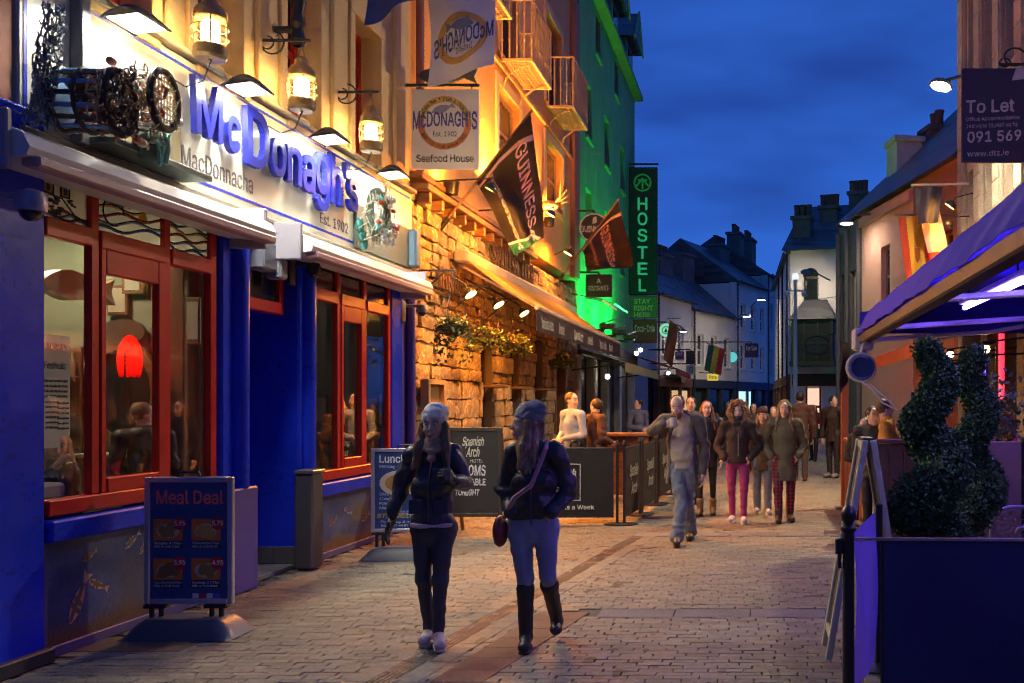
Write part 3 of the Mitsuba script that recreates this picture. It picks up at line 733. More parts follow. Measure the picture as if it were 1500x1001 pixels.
# closed awnings
for a, b, lab in ((5.86, 8.86, 'rolled up white awning over the first restaurant window'), (9.6, 13.15, 'rolled up white awning over the second restaurant window')):
    t = thing('awning', lab, 'awning', 'rolled up awnings on the restaurant')
    sec = Polygon([(0.02, 3.19), (0.02, 3.43), (0.10, 3.45), (0.42, 3.32), (0.46, 3.24), (0.44, 3.19), (0.30, 3.17)])
    m = prism(sec, b-a)
    v = m.vertices
    add('cassette', tm(np.column_stack([XL+v[:, 0], a+v[:, 2], v[:, 1]]), m.faces[:, ::-1]), C(0.62, 0.60, 0.57, 0.35), t, smooth=20)
    add('front_rail', bx(XL+0.36, XL+0.475, a+0.06, b-0.02, 3.135, 3.20, 0.012), C(0.42, 0.26, 0.27, 0.5), t)
    for e in (a-0.05, b):
        add('end_cap', bx(XL+0.01, XL+0.36, e, e+0.05, 3.10, 3.46, 0.02), C(0.30, 0.28, 0.33, 0.5), t)
    add('bracket', bx(XL+0.0, XL+0.16, a-0.03, a+0.12, 2.92, 3.12, 0.02), GREYPL, t)
# security cameras
for px, py, X, lab, s in ((45, 305, XL+0.35, 'lilac dome security camera on an arm on the left blue pilaster', 1.0), (618, 456, XL+0.25, 'grey security camera on the corner of the stone wall', 0.8), (460, 398, XL+0.22, 'black security camera under the second awning', 0.8)):
    t = thing('security_camera', lab, 'camera')
    c = WP(px, py, X)
    cc = C(0.30, 0.25, 0.36, 0.35) if s == 1.0 else GREYPL if px > 500 else BLACK
    add('housing', lathe([(0.02, -0.02), (0.085*s, -0.02), (0.09*s, 0.03), (0.07*s, 0.1*s), (0.02, 0.115*s)], c, 18), cc, t)
    add('dome', ball(c + [0, 0, -0.02], 0.062*s), NIGHTGLASS, t)
    add('arm', obox(c + [0, 0, 0.07], [XL+0.05, c[1]-0.05, c[2]+0.07], 0.04, 0.04, c=0.008), cc, t)
    add('plate', bx(XL+0.0+(0.07 if px < 100 else 0), XL+0.035+(0.07 if px < 100 else 0), c[1]-0.13, c[1]-0.0, c[2]-0.15, c[2]+0.13, 0.01), cc, t)

def net(px_poly, X, n, col, t, name='netting'):
    """Loose netting: a crumpled mesh of twine hanging within an outline."""
    ms = []
    P = Polygon(px_poly)
    a0, b0, a1, b1 = P.bounds
    for q in range(n):
        u, v = rng.uniform(a0, a1), rng.uniform(b0, b1)
        path = []
        h = rng.uniform(0, 6.28)
        for k in range(12):
            if not P.contains(Point(u, v)):
                break
            path.append(WP(u, v, X + 0.10*rng.rand()))
            h += rng.normal()*0.9
            u += 4.5*math.cos(h); v += 7.5*math.sin(h)
        if len(path) > 3:
            ms.append(tube(path, 0.0055, 4))
    add(name, cat(ms), col, t)


# fishing gear on the fascia
t = thing('lobster_pot_display', 'box frame holding fishing gear at the left end of the fascia sign', 'display')
add('back_board', bx(x+0.002, x+0.03, 6.95, 8.05, 3.56, 3.95, 0.005), C(0.16, 0.12, 0.05, 0.6), t)
add('post', bx(x, x+0.09, 6.78, 6.88, 3.5, 4.9, 0.01), C(0.09, 0.09, 0.11, 0.6), t)
add('lower_rail', bx(x, x+0.26, 6.86, 8.1, 3.52, 3.57, 0.006), C(0.06, 0.08, 0.07), t)
for px, py, R, lab in ((170, 150, 0.205, 'lobster pot with black ropework rim at the left of the fascia'), (236, 147, 0.205, 'lobster pot with pale slats standing next to the letter M')):
    t = thing('lobster_pot', lab, 'lobster pot', 'lobster pots on the fascia sign')
    c = WP(px, py, XL+0.52)
    ax = np.array([1.0, 0.12, 0.0]); ax /= np.linalg.norm(ax); s = np.cross(ax, UZ)
    ring = lambda o, r, q: tube([c + ax*o + (s*math.cos(a) + np.array(UZ)*math.sin(a))*r for a in np.linspace(0, 2*PI, 28)], q, 7)
    add('rim', cat([ring(0.02, R, 0.026), ring(-0.16, R, 0.016), ring(-0.32, R*0.96, 0.022)]), C(0.05, 0.035, 0.03, 0.8), t)
    sl = [obox(c + ax*0.0 + (s*math.cos(a) + np.array(UZ)*math.sin(a))*R, c - ax*0.32 + (s*math.cos(a) + np.array(UZ)*math.sin(a))*R*0.96, 0.03, 0.012, up=s*math.cos(a) + np.array(UZ)*math.sin(a)) for a in np.arange(16)*PI/8]
    for q, m in enumerate(sl):
        add('slat', m, C(0.55, 0.53, 0.47, 0.7) if px > 200 else C(0.10, 0.25, 0.50, 0.6) if q % 2 else C(0.08, 0.05, 0.04, 0.8), t)
    add('net_panel', cat([tube([c + ax*0.02 + s*(R*0.95*v) + np.array(UZ)*(R*math.sqrt(max(0, 1-v*v))*w2*0.95) for w2 in (-1, 0, 1)], 0.006, 4) for v in np.linspace(-0.9, 0.9, 9)]
                         + [tube([c + ax*0.025 + np.array(UZ)*(R*0.95*v) + s*(R*math.sqrt(max(0, 1-v*v))*w2*0.95) for w2 in (-1, 0, 1)], 0.006, 4) for v in np.linspace(-0.9, 0.9, 9)]), C(0.42, 0.34, 0.2, 0.8), t)
    add('rope_tangle', cat([tube(np.cumsum(np.vstack([c - ax*0.05 + rng.uniform(-0.1, 0.1, 3) - ax*0.05, rng.normal(size=(9, 3))*[0.018, 0.022, 0.03]]), 0), 0.011, 5) for q in range(14)]), C(0.33, 0.08, 0.04, 0.8), t)
    add('blue_board', bx(c[0]-0.40, c[0]-0.385, c[1]-0.2, c[1]+0.2, c[2]-0.16, c[2]+0.16), C(0.10, 0.22, 0.45, 0.5), t)
t = thing('draped_netting', 'tangle of cord and straw netting draped over the two lobster pots', 'net')
net([(120, 105), (190, 88), (250, 92), (268, 150), (255, 215), (200, 225), (140, 195), (118, 150)], XL+0.50, 60, C(0.30, 0.25, 0.15, 0.9), t)
net([(150, 100), (200, 95), (205, 215), (165, 200)], XL+0.56, 40, C(0.05, 0.035, 0.03, 0.9), t, 'dark_cord')
t = thing('float_cluster', 'black round floats bunched at the left of the lobster pots', 'fishing floats')
for q in range(3):
    add('float', ball(WP(115+12*q, 118+14*(q % 2), XL+0.25), 0.085), BLACK, t)
t = thing('shell_garland', 'garland of pale shells, corks and teal rope tied below the lobster pots', 'garland')
for q, (px, py) in enumerate(((163, 90), (203, 118), (213, 162), (222, 148), (232, 166), (193, 195), (201, 205), (208, 210), (262, 180), (210, 145), (225, 140))):
    add('shell', ball(WP(px, py, XL+0.45), [0.03, 0.045, 0.032], 1), C(0.55, 0.48, 0.40, 0.6) if q % 3 else C(0.45, 0.14, 0.07), t)
add('rope', cat([tube(np.array([WP(px + rng.normal()*3, py + rng.normal()*3, XL+0.44) for px, py in ((220+6*q, 195), (228+4*q, 205), (236+2*q, 215), (238, 240))]), 0.012, 6) for q in range(5)]), C(0.12, 0.34, 0.30, 0.8), t)
add('dark_net', ball(WP(222, 215, XL+0.33), [0.12, 0.14, 0.12]), C(0.04, 0.06, 0.05, 0.8), t)


t = thing('fishing_net', 'pale blue fishing net bundled down the left end of the fascia', 'net')
net([(62, 0), (98, 0), (92, 90), (80, 150), (84, 195), (22, 178), (20, 165), (44, 150), (48, 80)], XL+0.2, 210, C(0.13, 0.17, 0.22, 0.8), t)
c = WP(555, 315, XL+0.30)
t = thing('wreath', 'round wreath of net, glass floats and white lights at the right end of the fascia', 'wreath')
ms, ml = [], []
for q in range(150):
    a = rng.uniform(0, 2*PI); r = rng.uniform(0.16, 0.36)
    p0 = c + [rng.uniform(-0.08, 0.1), r*math.cos(a), r*math.sin(a)]
    ms.append(tube([p0, p0 + [0.02, -0.09*math.sin(a+0.4), 0.09*math.cos(a+0.4)], p0 + [rng.normal()*0.04, -0.18*math.sin(a+rng.normal()*0.4), 0.18*math.cos(a)]], 0.006, 4))
add('twigs', cat(ms), C(0.40, 0.42, 0.33, 0.8), t)
add('ring', tube([c + [0, 0.27*math.cos(a), 0.27*math.sin(a)] for a in np.linspace(0, 2*PI, 30)], 0.05, 8), C(0.10, 0.13, 0.10, 0.8), t)
for q in range(22):
    a = rng.uniform(0, 2*PI); r = rng.uniform(0.15, 0.36)
    add('ornament', ball(c + [0.09, r*math.cos(a), r*math.sin(a)], rng.uniform(0.025, 0.05), 1), [C(0.5, 0.5, 0.46), C(0.40, 0.05, 0.03), C(0.08, 0.3, 0.26), C(0.6, 0.58, 0.55)][q % 4], t)
t = thing('wreath_board', 'dark board with teal floats and a blue crate behind the wreath', 'board')
add('board', bx(x+0.002, x+0.04, 11.55, 13.42, 3.53, 4.05, 0.005), C(0.06, 0.09, 0.08), t)
for q in range(3):
    add('teal_float', ball(WP(527+3*q, 330+14*q, XL+0.2), [0.045, 0.06, 0.085]), C(0.03, 0.15, 0.14, 0.3), t)
add('blue_crate', bx(x+0.01, x+0.14, 13.28, 13.46, 3.54, 4.05, 0.03), C(0.08, 0.15, 0.22, 0.5), t)
t = thing('wall_fixture', 'dark cast iron pipe fitting high on the cream wall', 'fixture')
p = WP(396, 44, XL)
add('flange', cyl(p, p + [0.05, 0, 0], 0.07), IRON, t)
add('stem', cyl(p, p + [0.26, 0, 0], 0.035), IRON, t)
add('stack', lathe([(0.05, -0.16), (0.08, -0.1), (0.045, 0), (0.075, 0.06), (0.05, 0.16), (0.08, 0.3), (0.05, 0.4)], p + [0.27, 0, 0], 12), IRON, t)


# pavement signs
def pave_sign(px, d, wpx, top, bot, base, label, build, yaw=0.0):
    t = thing('pavement_sign', label, 'sign', 'swinging pavement signs')
    x0, w_ = (px-VX)*d/FP, wpx*d/FP
    z0, z1 = EYE + (VY-bot)*d/FP, EYE + (VY-top)*d/FP
    al = C(0.50, 0.50, 0.53, 0.3, 0.6)
    parts = [('panel', bx(0.03, w_-0.03, -0.008, 0.008, z0+0.03, z1-0.03), C(0.03, 0.06, 0.19, 0.35), {}),
             ('frame', cat([bx(0, 0.04, -0.022, 0.022, z0, z1, 0.006), bx(w_-0.04, w_, -0.022, 0.022, z0, z1, 0.006), bx(0.04, w_-0.04, -0.022, 0.022, z0, z0+0.04, 0.006), bx(0.04, w_-0.04, -0.022, 0.022, z1-0.04, z1, 0.006)]), al, {}),
             ('handle', tube([[w_*0.37, 0, z1-0.01], [w_*0.40, 0, z1+0.035], [w_*0.6, 0, z1+0.035], [w_*0.63, 0, z1-0.01]], 0.012, 8), BLACK, {})]
    for u in (0.12, 0.80):
        parts.append(('spring', cat([cyl([w_*u-0.03, 0, 0.13], [w_*u-0.03, 0, z0+0.01], 0.018), cyl([w_*u+0.04, 0, 0.13], [w_*u+0.04, 0, z0+0.01], 0.018), bx(w_*u-0.08, w_*u+0.09, -0.03, 0.03, z0-0.03, z0+0.0, 0.005)]), BLACK, {}))
    hb = sheet(lambda a, b: np.stack([w_/2 + (w_/2+0.075)*np.sign(a-0.5)*np.abs(2*a-1)**0.9, (b-0.5)*0.44, 0.005 + 0.135*np.clip(1.25*(1-np.abs(2*a-1)**3.5), 0, 1)*np.clip(1.2*(1-np.abs(2*b-1)**3), 0, 1)], -1), 25, 15)
    parts.append(('foot', hb, C(0.075, 0.08, 0.095, 0.4), {'smooth': 60}))
    parts += build(w_, z0, z1)
    for n, m, mat, k in parts:
        v = m.vertices
        ca, sa = math.cos(yaw), math.sin(yaw)
        add(n, tm(np.column_stack([x0 + v[:, 0]*ca - v[:, 1]*sa, d + v[:, 0]*sa + v[:, 1]*ca, v[:, 2]]), m.faces), mat, t, **k)


NEG = (0, 0, 1)


def meal(w_, z0, z1):
    o = []
    W2 = C(0.6, 0.6, 0.58, 0.5)
    F = dict(smooth=False)
    tx = lambda s, h, x_, z_, wd, **k: text(s, h, (x_, -0.0085, z_), UX, UZ, 0.002, width=wd, **k)
    H_ = z1-z0
    o.append(('heading', tx('Meal Deal', 0.095, w_*0.13, z0+H_*0.79, w_*0.76, bold=True), C(0.78, 0.13, 0.11, 0.5), F))
    k = 0
    for v in (0.50, 0.19):
        for u, pr in ((0.10, ('5.95', '5.95')), (0.53, ('5.75', '4.95'))):
            pr = pr[0 if v > 0.3 else 1]
            px0, pz0 = w_*u, z0+H_*v
            o.append(('photo', bx(px0, px0+w_*0.33, -0.0115, -0.0085, pz0, pz0+H_*0.17), C(0.55, 0.15, 0.02, 0.4), F))
            o.append(('dish', fr(prism(affinity.scale(Point(0, 0).buffer(w_*0.13), 1, 0.66), 0.001), (px0+w_*0.165, -0.0118, pz0+H_*0.075), UX, UZ), C(0.42, 0.36, 0.22, 0.5), F))
            blob = union_all([affinity.translate(Point(0, 0).buffer(rng.uniform(0.02, 0.04)), rng.uniform(-0.05, 0.05), rng.uniform(-0.025, 0.03)) for q in range(9)])
            o.append(('food', fr(prism(blob, 0.001), (px0+w_*0.165, -0.0129, pz0+H_*0.075), UX, UZ), [C(0.26, 0.15, 0.035, 0.6), C(0.40, 0.26, 0.05, 0.6), C(0.20, 0.09, 0.03, 0.6)][k % 3], F))
            o.append(('price_disc', fr(prism(Point(0, 0).buffer(w_*0.075), 0.001), (px0+w_*0.30, -0.0140, pz0+H_*0.135), UX, UZ), C(0.40, 0.02, 0.03, 0.5), F))
            o.append(('price', text(pr, 0.034, (px0+w_*0.238, -0.0152, pz0+H_*0.12), UX, UZ, 0.001, width=w_*0.125, bold=True), W2, F))
            o.append(('caption_ground', bx(px0, px0+w_*0.33, -0.0105, -0.0085, pz0-H_*0.062, pz0-0.003), C(0.015, 0.025, 0.07, 0.5), F))
            cap = ['Nuggets & Chips', 'Chicken Breast & Chips', '2 pce Chicken & Chips', 'Sausage & Chips'][k]
            o.append(('caption', cat([tx(cap, 0.017, px0+0.005, pz0-H_*0.028, w_*0.31).apply_translation([0, -0.002, 0]), tx('Milk or Soft Drink', 0.017, px0+0.005, pz0-H_*0.055, w_*0.29).apply_translation([0, -0.002, 0])]), W2, F))
            k += 1
    for q in range(4):
        o.append(('logo', bx(w_*(0.54+0.08*q), w_*(0.61+0.08*q), -0.0105, -0.0085, z0+H_*0.045, z0+H_*0.085), [C(0.5, 0.5, 0.5), C(0.3, 0.04, 0.05), C(0.45, 0.45, 0.5), C(0.05, 0.1, 0.4)][q], F))
    return o


def lunch(w_, z0, z1):
    W2 = C(0.55, 0.58, 0.62, 0.5); YL = C(0.50, 0.42, 0.08, 0.5)
    H_ = z1-z0
    F = dict(smooth=False)
    tx = lambda s, h, u, v, wd, **k: text(s, h, (w_*u, -0.0085, z0+H_*v), UX, UZ, 0.003, width=w_*wd, **k)
    o = [('heading', tx('Lunch Menu', 0.085, 0.12, 0.83, 0.78, bold=True), W2, F), ('hours', tx('Monday - Saturday 12 - 5', 0.035, 0.12, 0.765, 0.76), C(0.4, 0.45, 0.6), F),
         ('subheading', cat([tx('GRILLED', 0.04, 0.45, 0.70, 0.38, lean=0.3, bold=True), tx('STEAMED', 0.045, 0.08, 0.17, 0.5, lean=0.3, bold=True)]), YL, F),
         ('dish', fr(prism(affinity.scale(Point(0, 0).buffer(w_*0.30), 1, 0.62), 0.003), (w_*0.42, -0.0085, z0+H_*0.585), UX, UZ), C(0.5, 0.45, 0.36, 0.4), F),
         ('food', fr(prism(affinity.scale(Point(0, 0).buffer(w_*0.22), 1, 0.58), 0.003), (w_*0.42, -0.0118, z0+H_*0.585), UX, UZ), C(0.36, 0.20, 0.05, 0.5), F),
         ('menu_lines', cat([tx(s, 0.028, 0.12, 0.44-0.055*q, wd) for q, (s, wd) in enumerate((('Salmon', .3), ('Cod', .16), ('Ray', .16), ('Mackerel', .32)))]
                            + [tx(s, 0.028, 0.62, 0.44-0.055*q, .25) for q, s in enumerate(('10.00', '9.50', '9.00', '8.50'))]
                            + [tx('served with chips', 0.026, 0.3, 0.235, 0.5), tx('or salad', 0.026, 0.4, 0.205, 0.3), tx('Fish soup & oysters', 0.026, 0.14, 0.11, 0.6), tx('served with bread', 0.026, 0.14, 0.07, 0.6)]), W2, F)]
    return o


pave_sign(213, 7.32, 128, 699, 885, 930, 'blue meal deal board with four dish photos in a silver frame on a grey foot', meal, 0.02)
pave_sign(544, 10.9, 100, 657, 780, 815, 'blue lunch menu board with a silver frame, partly behind the woman in the white hat', lunch, 0.05)
t = thing('ash_bin', 'slim steel bin standing against the blue column right of the entrance', 'bin')
a, b = WP(452, 0, XL+0.2)[1], WP(484, 0, XL+0.2)[1]
add('body', bx(XL+0.05, XL+0.24, a, a+0.26, 0.02, 0.99, 0.02), C(0.13, 0.125, 0.115, 0.4, 0.5), t)
add('top_plate', bx(XL+0.05, XL+0.255, a-0.012, a+0.272, 0.992, 1.03, 0.012), C(0.2, 0.2, 0.2, 0.3, 0.6), t)

# ---------------------------------------------------------------- shared builders for the street fronts
def facade(parent, X, s, y0, y1, z0, z1, mat, wins, frame=None, pane=None, sill=None, arch=None, depth=0.4, name='wall', lab=None, cross=True):
    """An upright front in the plane x = X whose outside looks towards s (1 right, -1 left); wins: (y0, y1, z0, z1) openings with frame, pane and sill."""
    xa, xb = sorted((X, X - s*depth))
    w = mbox(xa, xb, y0, y1, z0, z1)
    for a, b, c, e in wins:
        w = w - mbox(xa-0.1, xb+0.1, a, b, c, e)
    k = add(name, man(w), mat, parent, smooth=False, label=lab)
    for a, b, c, e in wins:
        x0, x1 = sorted((X - s*0.22, X - s*0.14))
        t = min(0.08, 0.16*(b-a))
        ms = [bx(x0, x1, a+0.001, a+t, c, e), bx(x0, x1, b-t, b-0.001, c, e), bx(x0, x1, a+t, b-t, c+0.001, c+t), bx(x0, x1, a+t, b-t, e-t, e-0.001)]
        if cross:
            ms += [bx(x0+0.01, x1-0.003, a+t, b-t, (c+e)/2-t*0.4, (c+e)/2+t*0.4)]
        f = add('window', cat(ms), frame or WHITE, parent, smooth=False)
        x0, x1 = sorted((X - s*0.19, X - s*0.175))
        add('pane', bx(x0, x1, a+t*0.6, b-t*0.6, c+t*0.6, e-t*0.6), pane or NIGHTGLASS, f, smooth=False)
        if sill:
            x0, x1 = sorted((X - s*0.14, X + s*0.07))
            add('window_sill', bx(x0, x1, a-0.08, b+0.08, c-0.10, c-0.003, 0.01), sill, f)
        if arch:
            x0, x1 = sorted((X - s*0.01, X + s*0.04))
            add('surround', cat([bx(x0, x1, a-0.16, a-0.002, c, e), bx(x0, x1, b+0.002, b+0.16, c, e), bx(x0, x1-0.0 if s > 0 else x1, a-0.16, b+0.16, e+0.002, e+0.18)]), arch, f, smooth=False)
    return k


def gable_roof(parent, xa, xb, y0, y1, ze, zr, mat, axis='y', name='roof'):
    """A pitched roof over a rectangle, ridge along y (or x), with its gable triangles."""
    if axis == 'y':
        xm = (xa+xb)/2
        v = [[xa, y0, ze], [xb, y0, ze], [xm, y0, zr], [xa, y1, ze], [xb, y1, ze], [xm, y1, zr]]
    else:
        ym = (y0+y1)/2
        v = [[xa, y1, ze], [xa, y0, ze], [xa, ym, zr], [xb, y1, ze], [xb, y0, ze], [xb, ym, zr]]
    return add(name, tm(v, [[0, 1, 2], [3, 5, 4], [0, 2, 5], [0, 5, 3], [1, 4, 5], [1, 5, 2], [0, 3, 4], [0, 4, 1]]), mat, parent, smooth=False)


def chimney(parent, x, y, z0, z1, w=0.9, d=1.6, pots=4, mat='chimney_render'):
    k = add('chimney', cat([bx(x-w/2, x+w/2, y-d/2, y+d/2, z0, z1), bx(x-w/2-0.08, x+w/2+0.08, y-d/2-0.08, y+d/2+0.08, z1, z1+0.15)]), mat, parent, smooth=False)
    for q in range(pots):
        add('chimney_pot', lathe([(0.14, 0), (0.12, 0.1), (0.13, 0.42), (0.16, 0.46), (0.13, 0.5), (0.02, 0.5)], (x, y - d/2 + d*(q+0.5)/pots, z1+0.15), 10), C(0.10, 0.06, 0.045, 0.8), k)
    return k


def disc_lamp(t, c, n, r, rgb, k, name='lamp_face'):
    """A round lamp face at c looking along n."""
    add(name, lathe([(0.001, 0.012), (r, 0.0)], c, 14, axis=-np.asarray(n, float)), WHITE, t, smooth=False, **LAMP(*rgb, k))


def hood_lamp(name, label, c, n, r, rgb, k, wall, group=None, col=None):
    t = thing(name, label, 'lamp', group)
    n = np.asarray(n, float)/np.linalg.norm(n); c = np.asarray(c, float)
    add('hood', lathe([(r*1.12, 0.0), (r*1.1, -0.03), (r*0.75, -r*0.8), (r*0.3, -r*1.1), (0.01, -r*1.12)][::-1], c - n*0.012, 14, axis=n), col or BLACK, t)
    disc_lamp(t, c, n, r, rgb, k)
    add('arm', tube([c - n*r*1.1, c - n*(r*1.1+0.06) + [0, 0, 0.03], np.asarray(wall, float)], 0.014, 6), IRON, t)
    return t


# ---------------------------------------------------------------- the stone pub and the orange floors over it
PUB = thing('stone_pub', 'stone fronted pub with orange painted upper floors and iron balconies, next to the seafood restaurant', 'building')
YA, YB = 13.58, 26.0
OPEN = [(17.15, 17.95, 0.25, 3.1), (19.25, 19.95, 0.25, 3.1), (21.3, 22.1, 0.25, 3.1), (23.3, 24.6, 0.0, 2.7)]
w = mbox(XL-0.5, XL-0.05, YA, YB, 0, 4.66)
for a, b, c, e in OPEN:
    w = w - mbox(XL-0.7, XL+0.2, a, b, c, e)
WALL = add('stone_wall', man(w), C(0.17, 0.13, 0.09, 0.9), PUB, smooth=False)
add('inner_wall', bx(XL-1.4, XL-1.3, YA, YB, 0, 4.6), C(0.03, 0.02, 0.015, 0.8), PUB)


def stone(y0, y1, z0, z1, x0, x1):
    """One rough stone: a box whose face bulges and breaks unevenly."""
    m = sheet(lambda u, v: np.stack([0*u, y0 + (y1-y0)*u, z0 + (z1-z0)*v], -1), 5, 4)
    p = m.vertices
    e = np.minimum(np.minimum(p[:, 1]-y0, y1-p[:, 1]), np.minimum(p[:, 2]-z0, z1-p[:, 2]))
    q = meshkit.noise(p*[1, 7, 9] + [x1*50, 0, 0], 4)
    p[:, 0] = np.where(e < 1e-6, x1 - 0.010, x1 + (q-0.4)*0.026)
    jit = rng.normal(size=(len(p), 2))*0.009
    p[:, 1] += jit[:, 0]; p[:, 2] += jit[:, 1]
    b = np.array([[x0, y0, z0], [x0, y1, z0], [x0, y1, z1], [x0, y0, z1]])
    nu, nv = 5, 4
    rings = [[i*nv for i in range(nu)], [(nu-1)*nv + j for j in range(nv)], [(nu-1-i)*nv + nv-1 for i in range(nu)], [nv-1-j for j in range(nv)]]
    N = len(p); f = [m.faces]
    for s, r_ in enumerate(rings):
        A, B = N+s, N+(s+1) % 4
        f.append(np.array([[r_[i], A if i < len(r_)/2 else B, r_[i+1]] for i in range(len(r_)-1)]))
        f.append(np.array([[A, B, r_[len(r_)//2]]]))
    return tm(np.vstack([p, b]), np.vstack(f))


st = []
z = 0.0
while z < 4.6:
    hh = rng.uniform(0.20, 0.33) if z < 3.0 else rng.uniform(0.13, 0.23)
    hh = min(hh, 4.66-z)
    if hh < 0.1:
        break
    y = YA + 0.01
    while y < YB - 0.05:
        L = rng.uniform(0.26, 0.62) if z < 3 else rng.uniform(0.22, 0.5)
        ye = min(y+L, YB)
        seg = [(y, ye)]
        for a, b, c, e in OPEN:
            if z + hh > c + 0.05 and z < e - 0.05:
                seg = [(p0, min(p1, a)) for p0, p1 in seg if p0 < a] + [(max(p0, b), p1) for p0, p1 in seg if p1 > b]
        for p0, p1 in seg:
            if p1-p0 > 0.12:
                zz0, zz1 = z + rng.uniform(0.0, 0.02), z + hh - rng.uniform(0.008, 0.025)
                if hh > 0.33 and rng.rand() < 0.25:
                    zc = (zz0+zz1)/2 + rng.uniform(-0.04, 0.04)
                    pr = [(zz0, zc-0.01), (zc+0.01, zz1)]
                else:
                    pr = [(zz0, zz1)]
                for za, zb_ in pr:
                    st.append((p0, stone(p0 + rng.uniform(0.004, 0.018), p1 - rng.uniform(0.004, 0.018), za, zb_, XL-0.06, XL + rng.uniform(-0.02, 0.05))))
        y = ye
    z += hh
st.sort(key=lambda q: q[0])
for k, (yy, m) in enumerate(st):
    if k < 296:
        add('stone', m, 'stone', WALL, smooth=False)
if len(st) > 296:
    add('far_stones', cat([m for _, m in st[296:]]), 'stone', WALL, kind='stuff', smooth=False)
for a, b, c, e in OPEN[:3]:
    f = add('pub_window', cat([bx(XL-0.25, XL-0.17, a+0.001, a+0.1, c, e-0.001), bx(XL-0.25, XL-0.17, b-0.1, b-0.001, c, e-0.001), bx(XL-0.25, XL-0.17, a+0.1, b-0.1, e-0.12, e-0.001), bx(XL-0.25, XL-0.175, a+0.1, b-0.1, c, c+0.35), bx(XL-0.25, XL-0.175, a+0.1, b-0.1, 1.9, 1.98)]), C(0.045, 0.028, 0.018, 0.5), PUB)
    add('pane', bx(XL-0.22, XL-0.205, a+0.05, b-0.05, c+0.2, e-0.05), NIGHTGLASS, f)
    add('ledge', bx(XL-0.1, XL+0.24, a-0.02, b+0.05, 1.98, 2.03, 0.008), 'wood', f)
add('doorway_frame', cat([bx(XL-0.3, XL+0.02, 23.3, 23.42, 0, 2.7), bx(XL-0.3, XL+0.02, 24.48, 24.6, 0, 2.7), bx(XL-0.3, XL+0.02, 23.42, 24.48, 2.56, 2.7)]), 'wood_upright', PUB)
add('pub_door', bx(XL-0.28, XL-0.22, 23.43, 24.47, 0.02, 2.55), C(0.10, 0.02, 0.015, 0.4), PUB)
for k, zz_ in enumerate((4.70, 4.86)):
    add('timber_cornice', bx(XL-0.4, XL+0.24-0.08*k, YA+0.03, 20.4, zz_-0.04, zz_+0.05, 0.012), 'wood', PUB)
for yy in np.arange(13.8, 20.3, 0.55):
    add('cornice_bracket', bx(XL-0.02, XL+0.2, yy, yy+0.09, 4.50, 4.655, 0.01), 'wood', PUB)
OW = [(18.2, 19.9, 6.2, 7.6), (22.3, 24.2, 6.25, 7.7), (15.0, 16.5, 8.3, 10.4), (18.3, 19.8, 8.2, 10.4), (22.3, 24.1, 8.5, 10.6)]
facade(PUB, XL-0.02, 1, YA, YB, 4.92, 12.2, 'orange_render', OW, frame=C(0.42, 0.22, 0.10), sill='orange_render', arch=C(0.62, 0.40, 0.20, 0.7), name='upper_wall')
add('string_course', bx(XL-0.02, XL+0.05, YA+0.01, YB-0.4, 7.93, 8.02, 0.008), 'orange_render', PUB)
add('side_mass', cat([bx(XL-8, XL-0.45, YA+0.02, YB-0.03, 4.7, 12.1), bx(XL-8, XL-1.45, YA+0.02, YB-0.03, 0, 4.69)]), 'chimney_render', PUB, smooth=False)
gable_roof(PUB, XL-8, XL+0.1, YA, YB, 12.2, 15.5, 'slate')
add('end_pilaster', bx(XL-0.02, XL+0.10, 25.3, 26.0, 4.93, 12.15, 0.02), C(0.30, 0.10, 0.06, 0.7), PUB)
add('downpipe', cyl([XL+0.07, 13.78, 4.95], [XL+0.07, 13.78, 12.0], 0.055), C(0.14, 0.05, 0.06), PUB, smooth=60)


def balcony(y0, y1, z, label):
    t = thing('balcony', label, 'balcony', 'iron balconies on the orange wall')
    xo = XL + 0.62
    br = C(0.60, 0.38, 0.17, 0.5)
    add('floor_frame', cat([bx(XL, xo, y0, y0+0.05, z-0.05, z), bx(XL, xo, y1-0.05, y1, z-0.05, z), bx(xo-0.05, xo, y0+0.05, y1-0.05, z-0.05, z)]), br, t)
    add('floor_grating', cat([bx(XL, xo-0.05, y, y+0.02, z-0.03, z-0.005) for y in np.arange(y0+0.08, y1-0.06, 0.095)] + [bx(XL + q, XL+q+0.015, y0+0.05, y1-0.05, z-0.045, z-0.031) for q in (0.15, 0.3, 0.45)]), br, t, smooth=False)
    bal, knots = [], []
    pts = [(x_, y0+0.02) for x_ in np.linspace(XL+0.05, xo-0.02, 5)] + [(xo-0.02, y_) for y_ in np.linspace(y0+0.2, y1-0.2, 11)] + [(x_, y1-0.02) for x_ in np.linspace(XL+0.05, xo-0.02, 5)]
    for x_, y_ in pts:
        bal.append(cyl([x_, y_, z], [x_, y_, z+1.08], 0.017, n=5))
        knots += [ball([x_, y_, z+0.35], [0.024, 0.024, 0.05], 1), ball([x_, y_, z+0.85], [0.024, 0.024, 0.05], 1)]
    add('balustrade', cat(bal), br, t)
    add('baluster_knots', cat(knots), br, t, kind='stuff')
    add('handrail', cat([obox([XL, y0+0.02, z+1.09], [xo, y0+0.02, z+1.09], 0.045, 0.03), obox([xo-0.02, y0+0.04, z+1.092], [xo-0.02, y1-0.04, z+1.092], 0.045, 0.03), obox([XL, y1-0.02, z+1.09], [xo, y1-0.02, z+1.09], 0.045, 0.03)]), br, t)
    for s in (0.2, -0.25):
        yy = (y0 if s > 0 else y1) + s
        add('scroll_bracket', tube([[XL+0.02, yy, z-0.5], [XL+0.08, yy, z-0.3], [XL+0.3, yy, z-0.12], [XL+0.5, yy, z-0.06]], 0.02, 6), br, t)


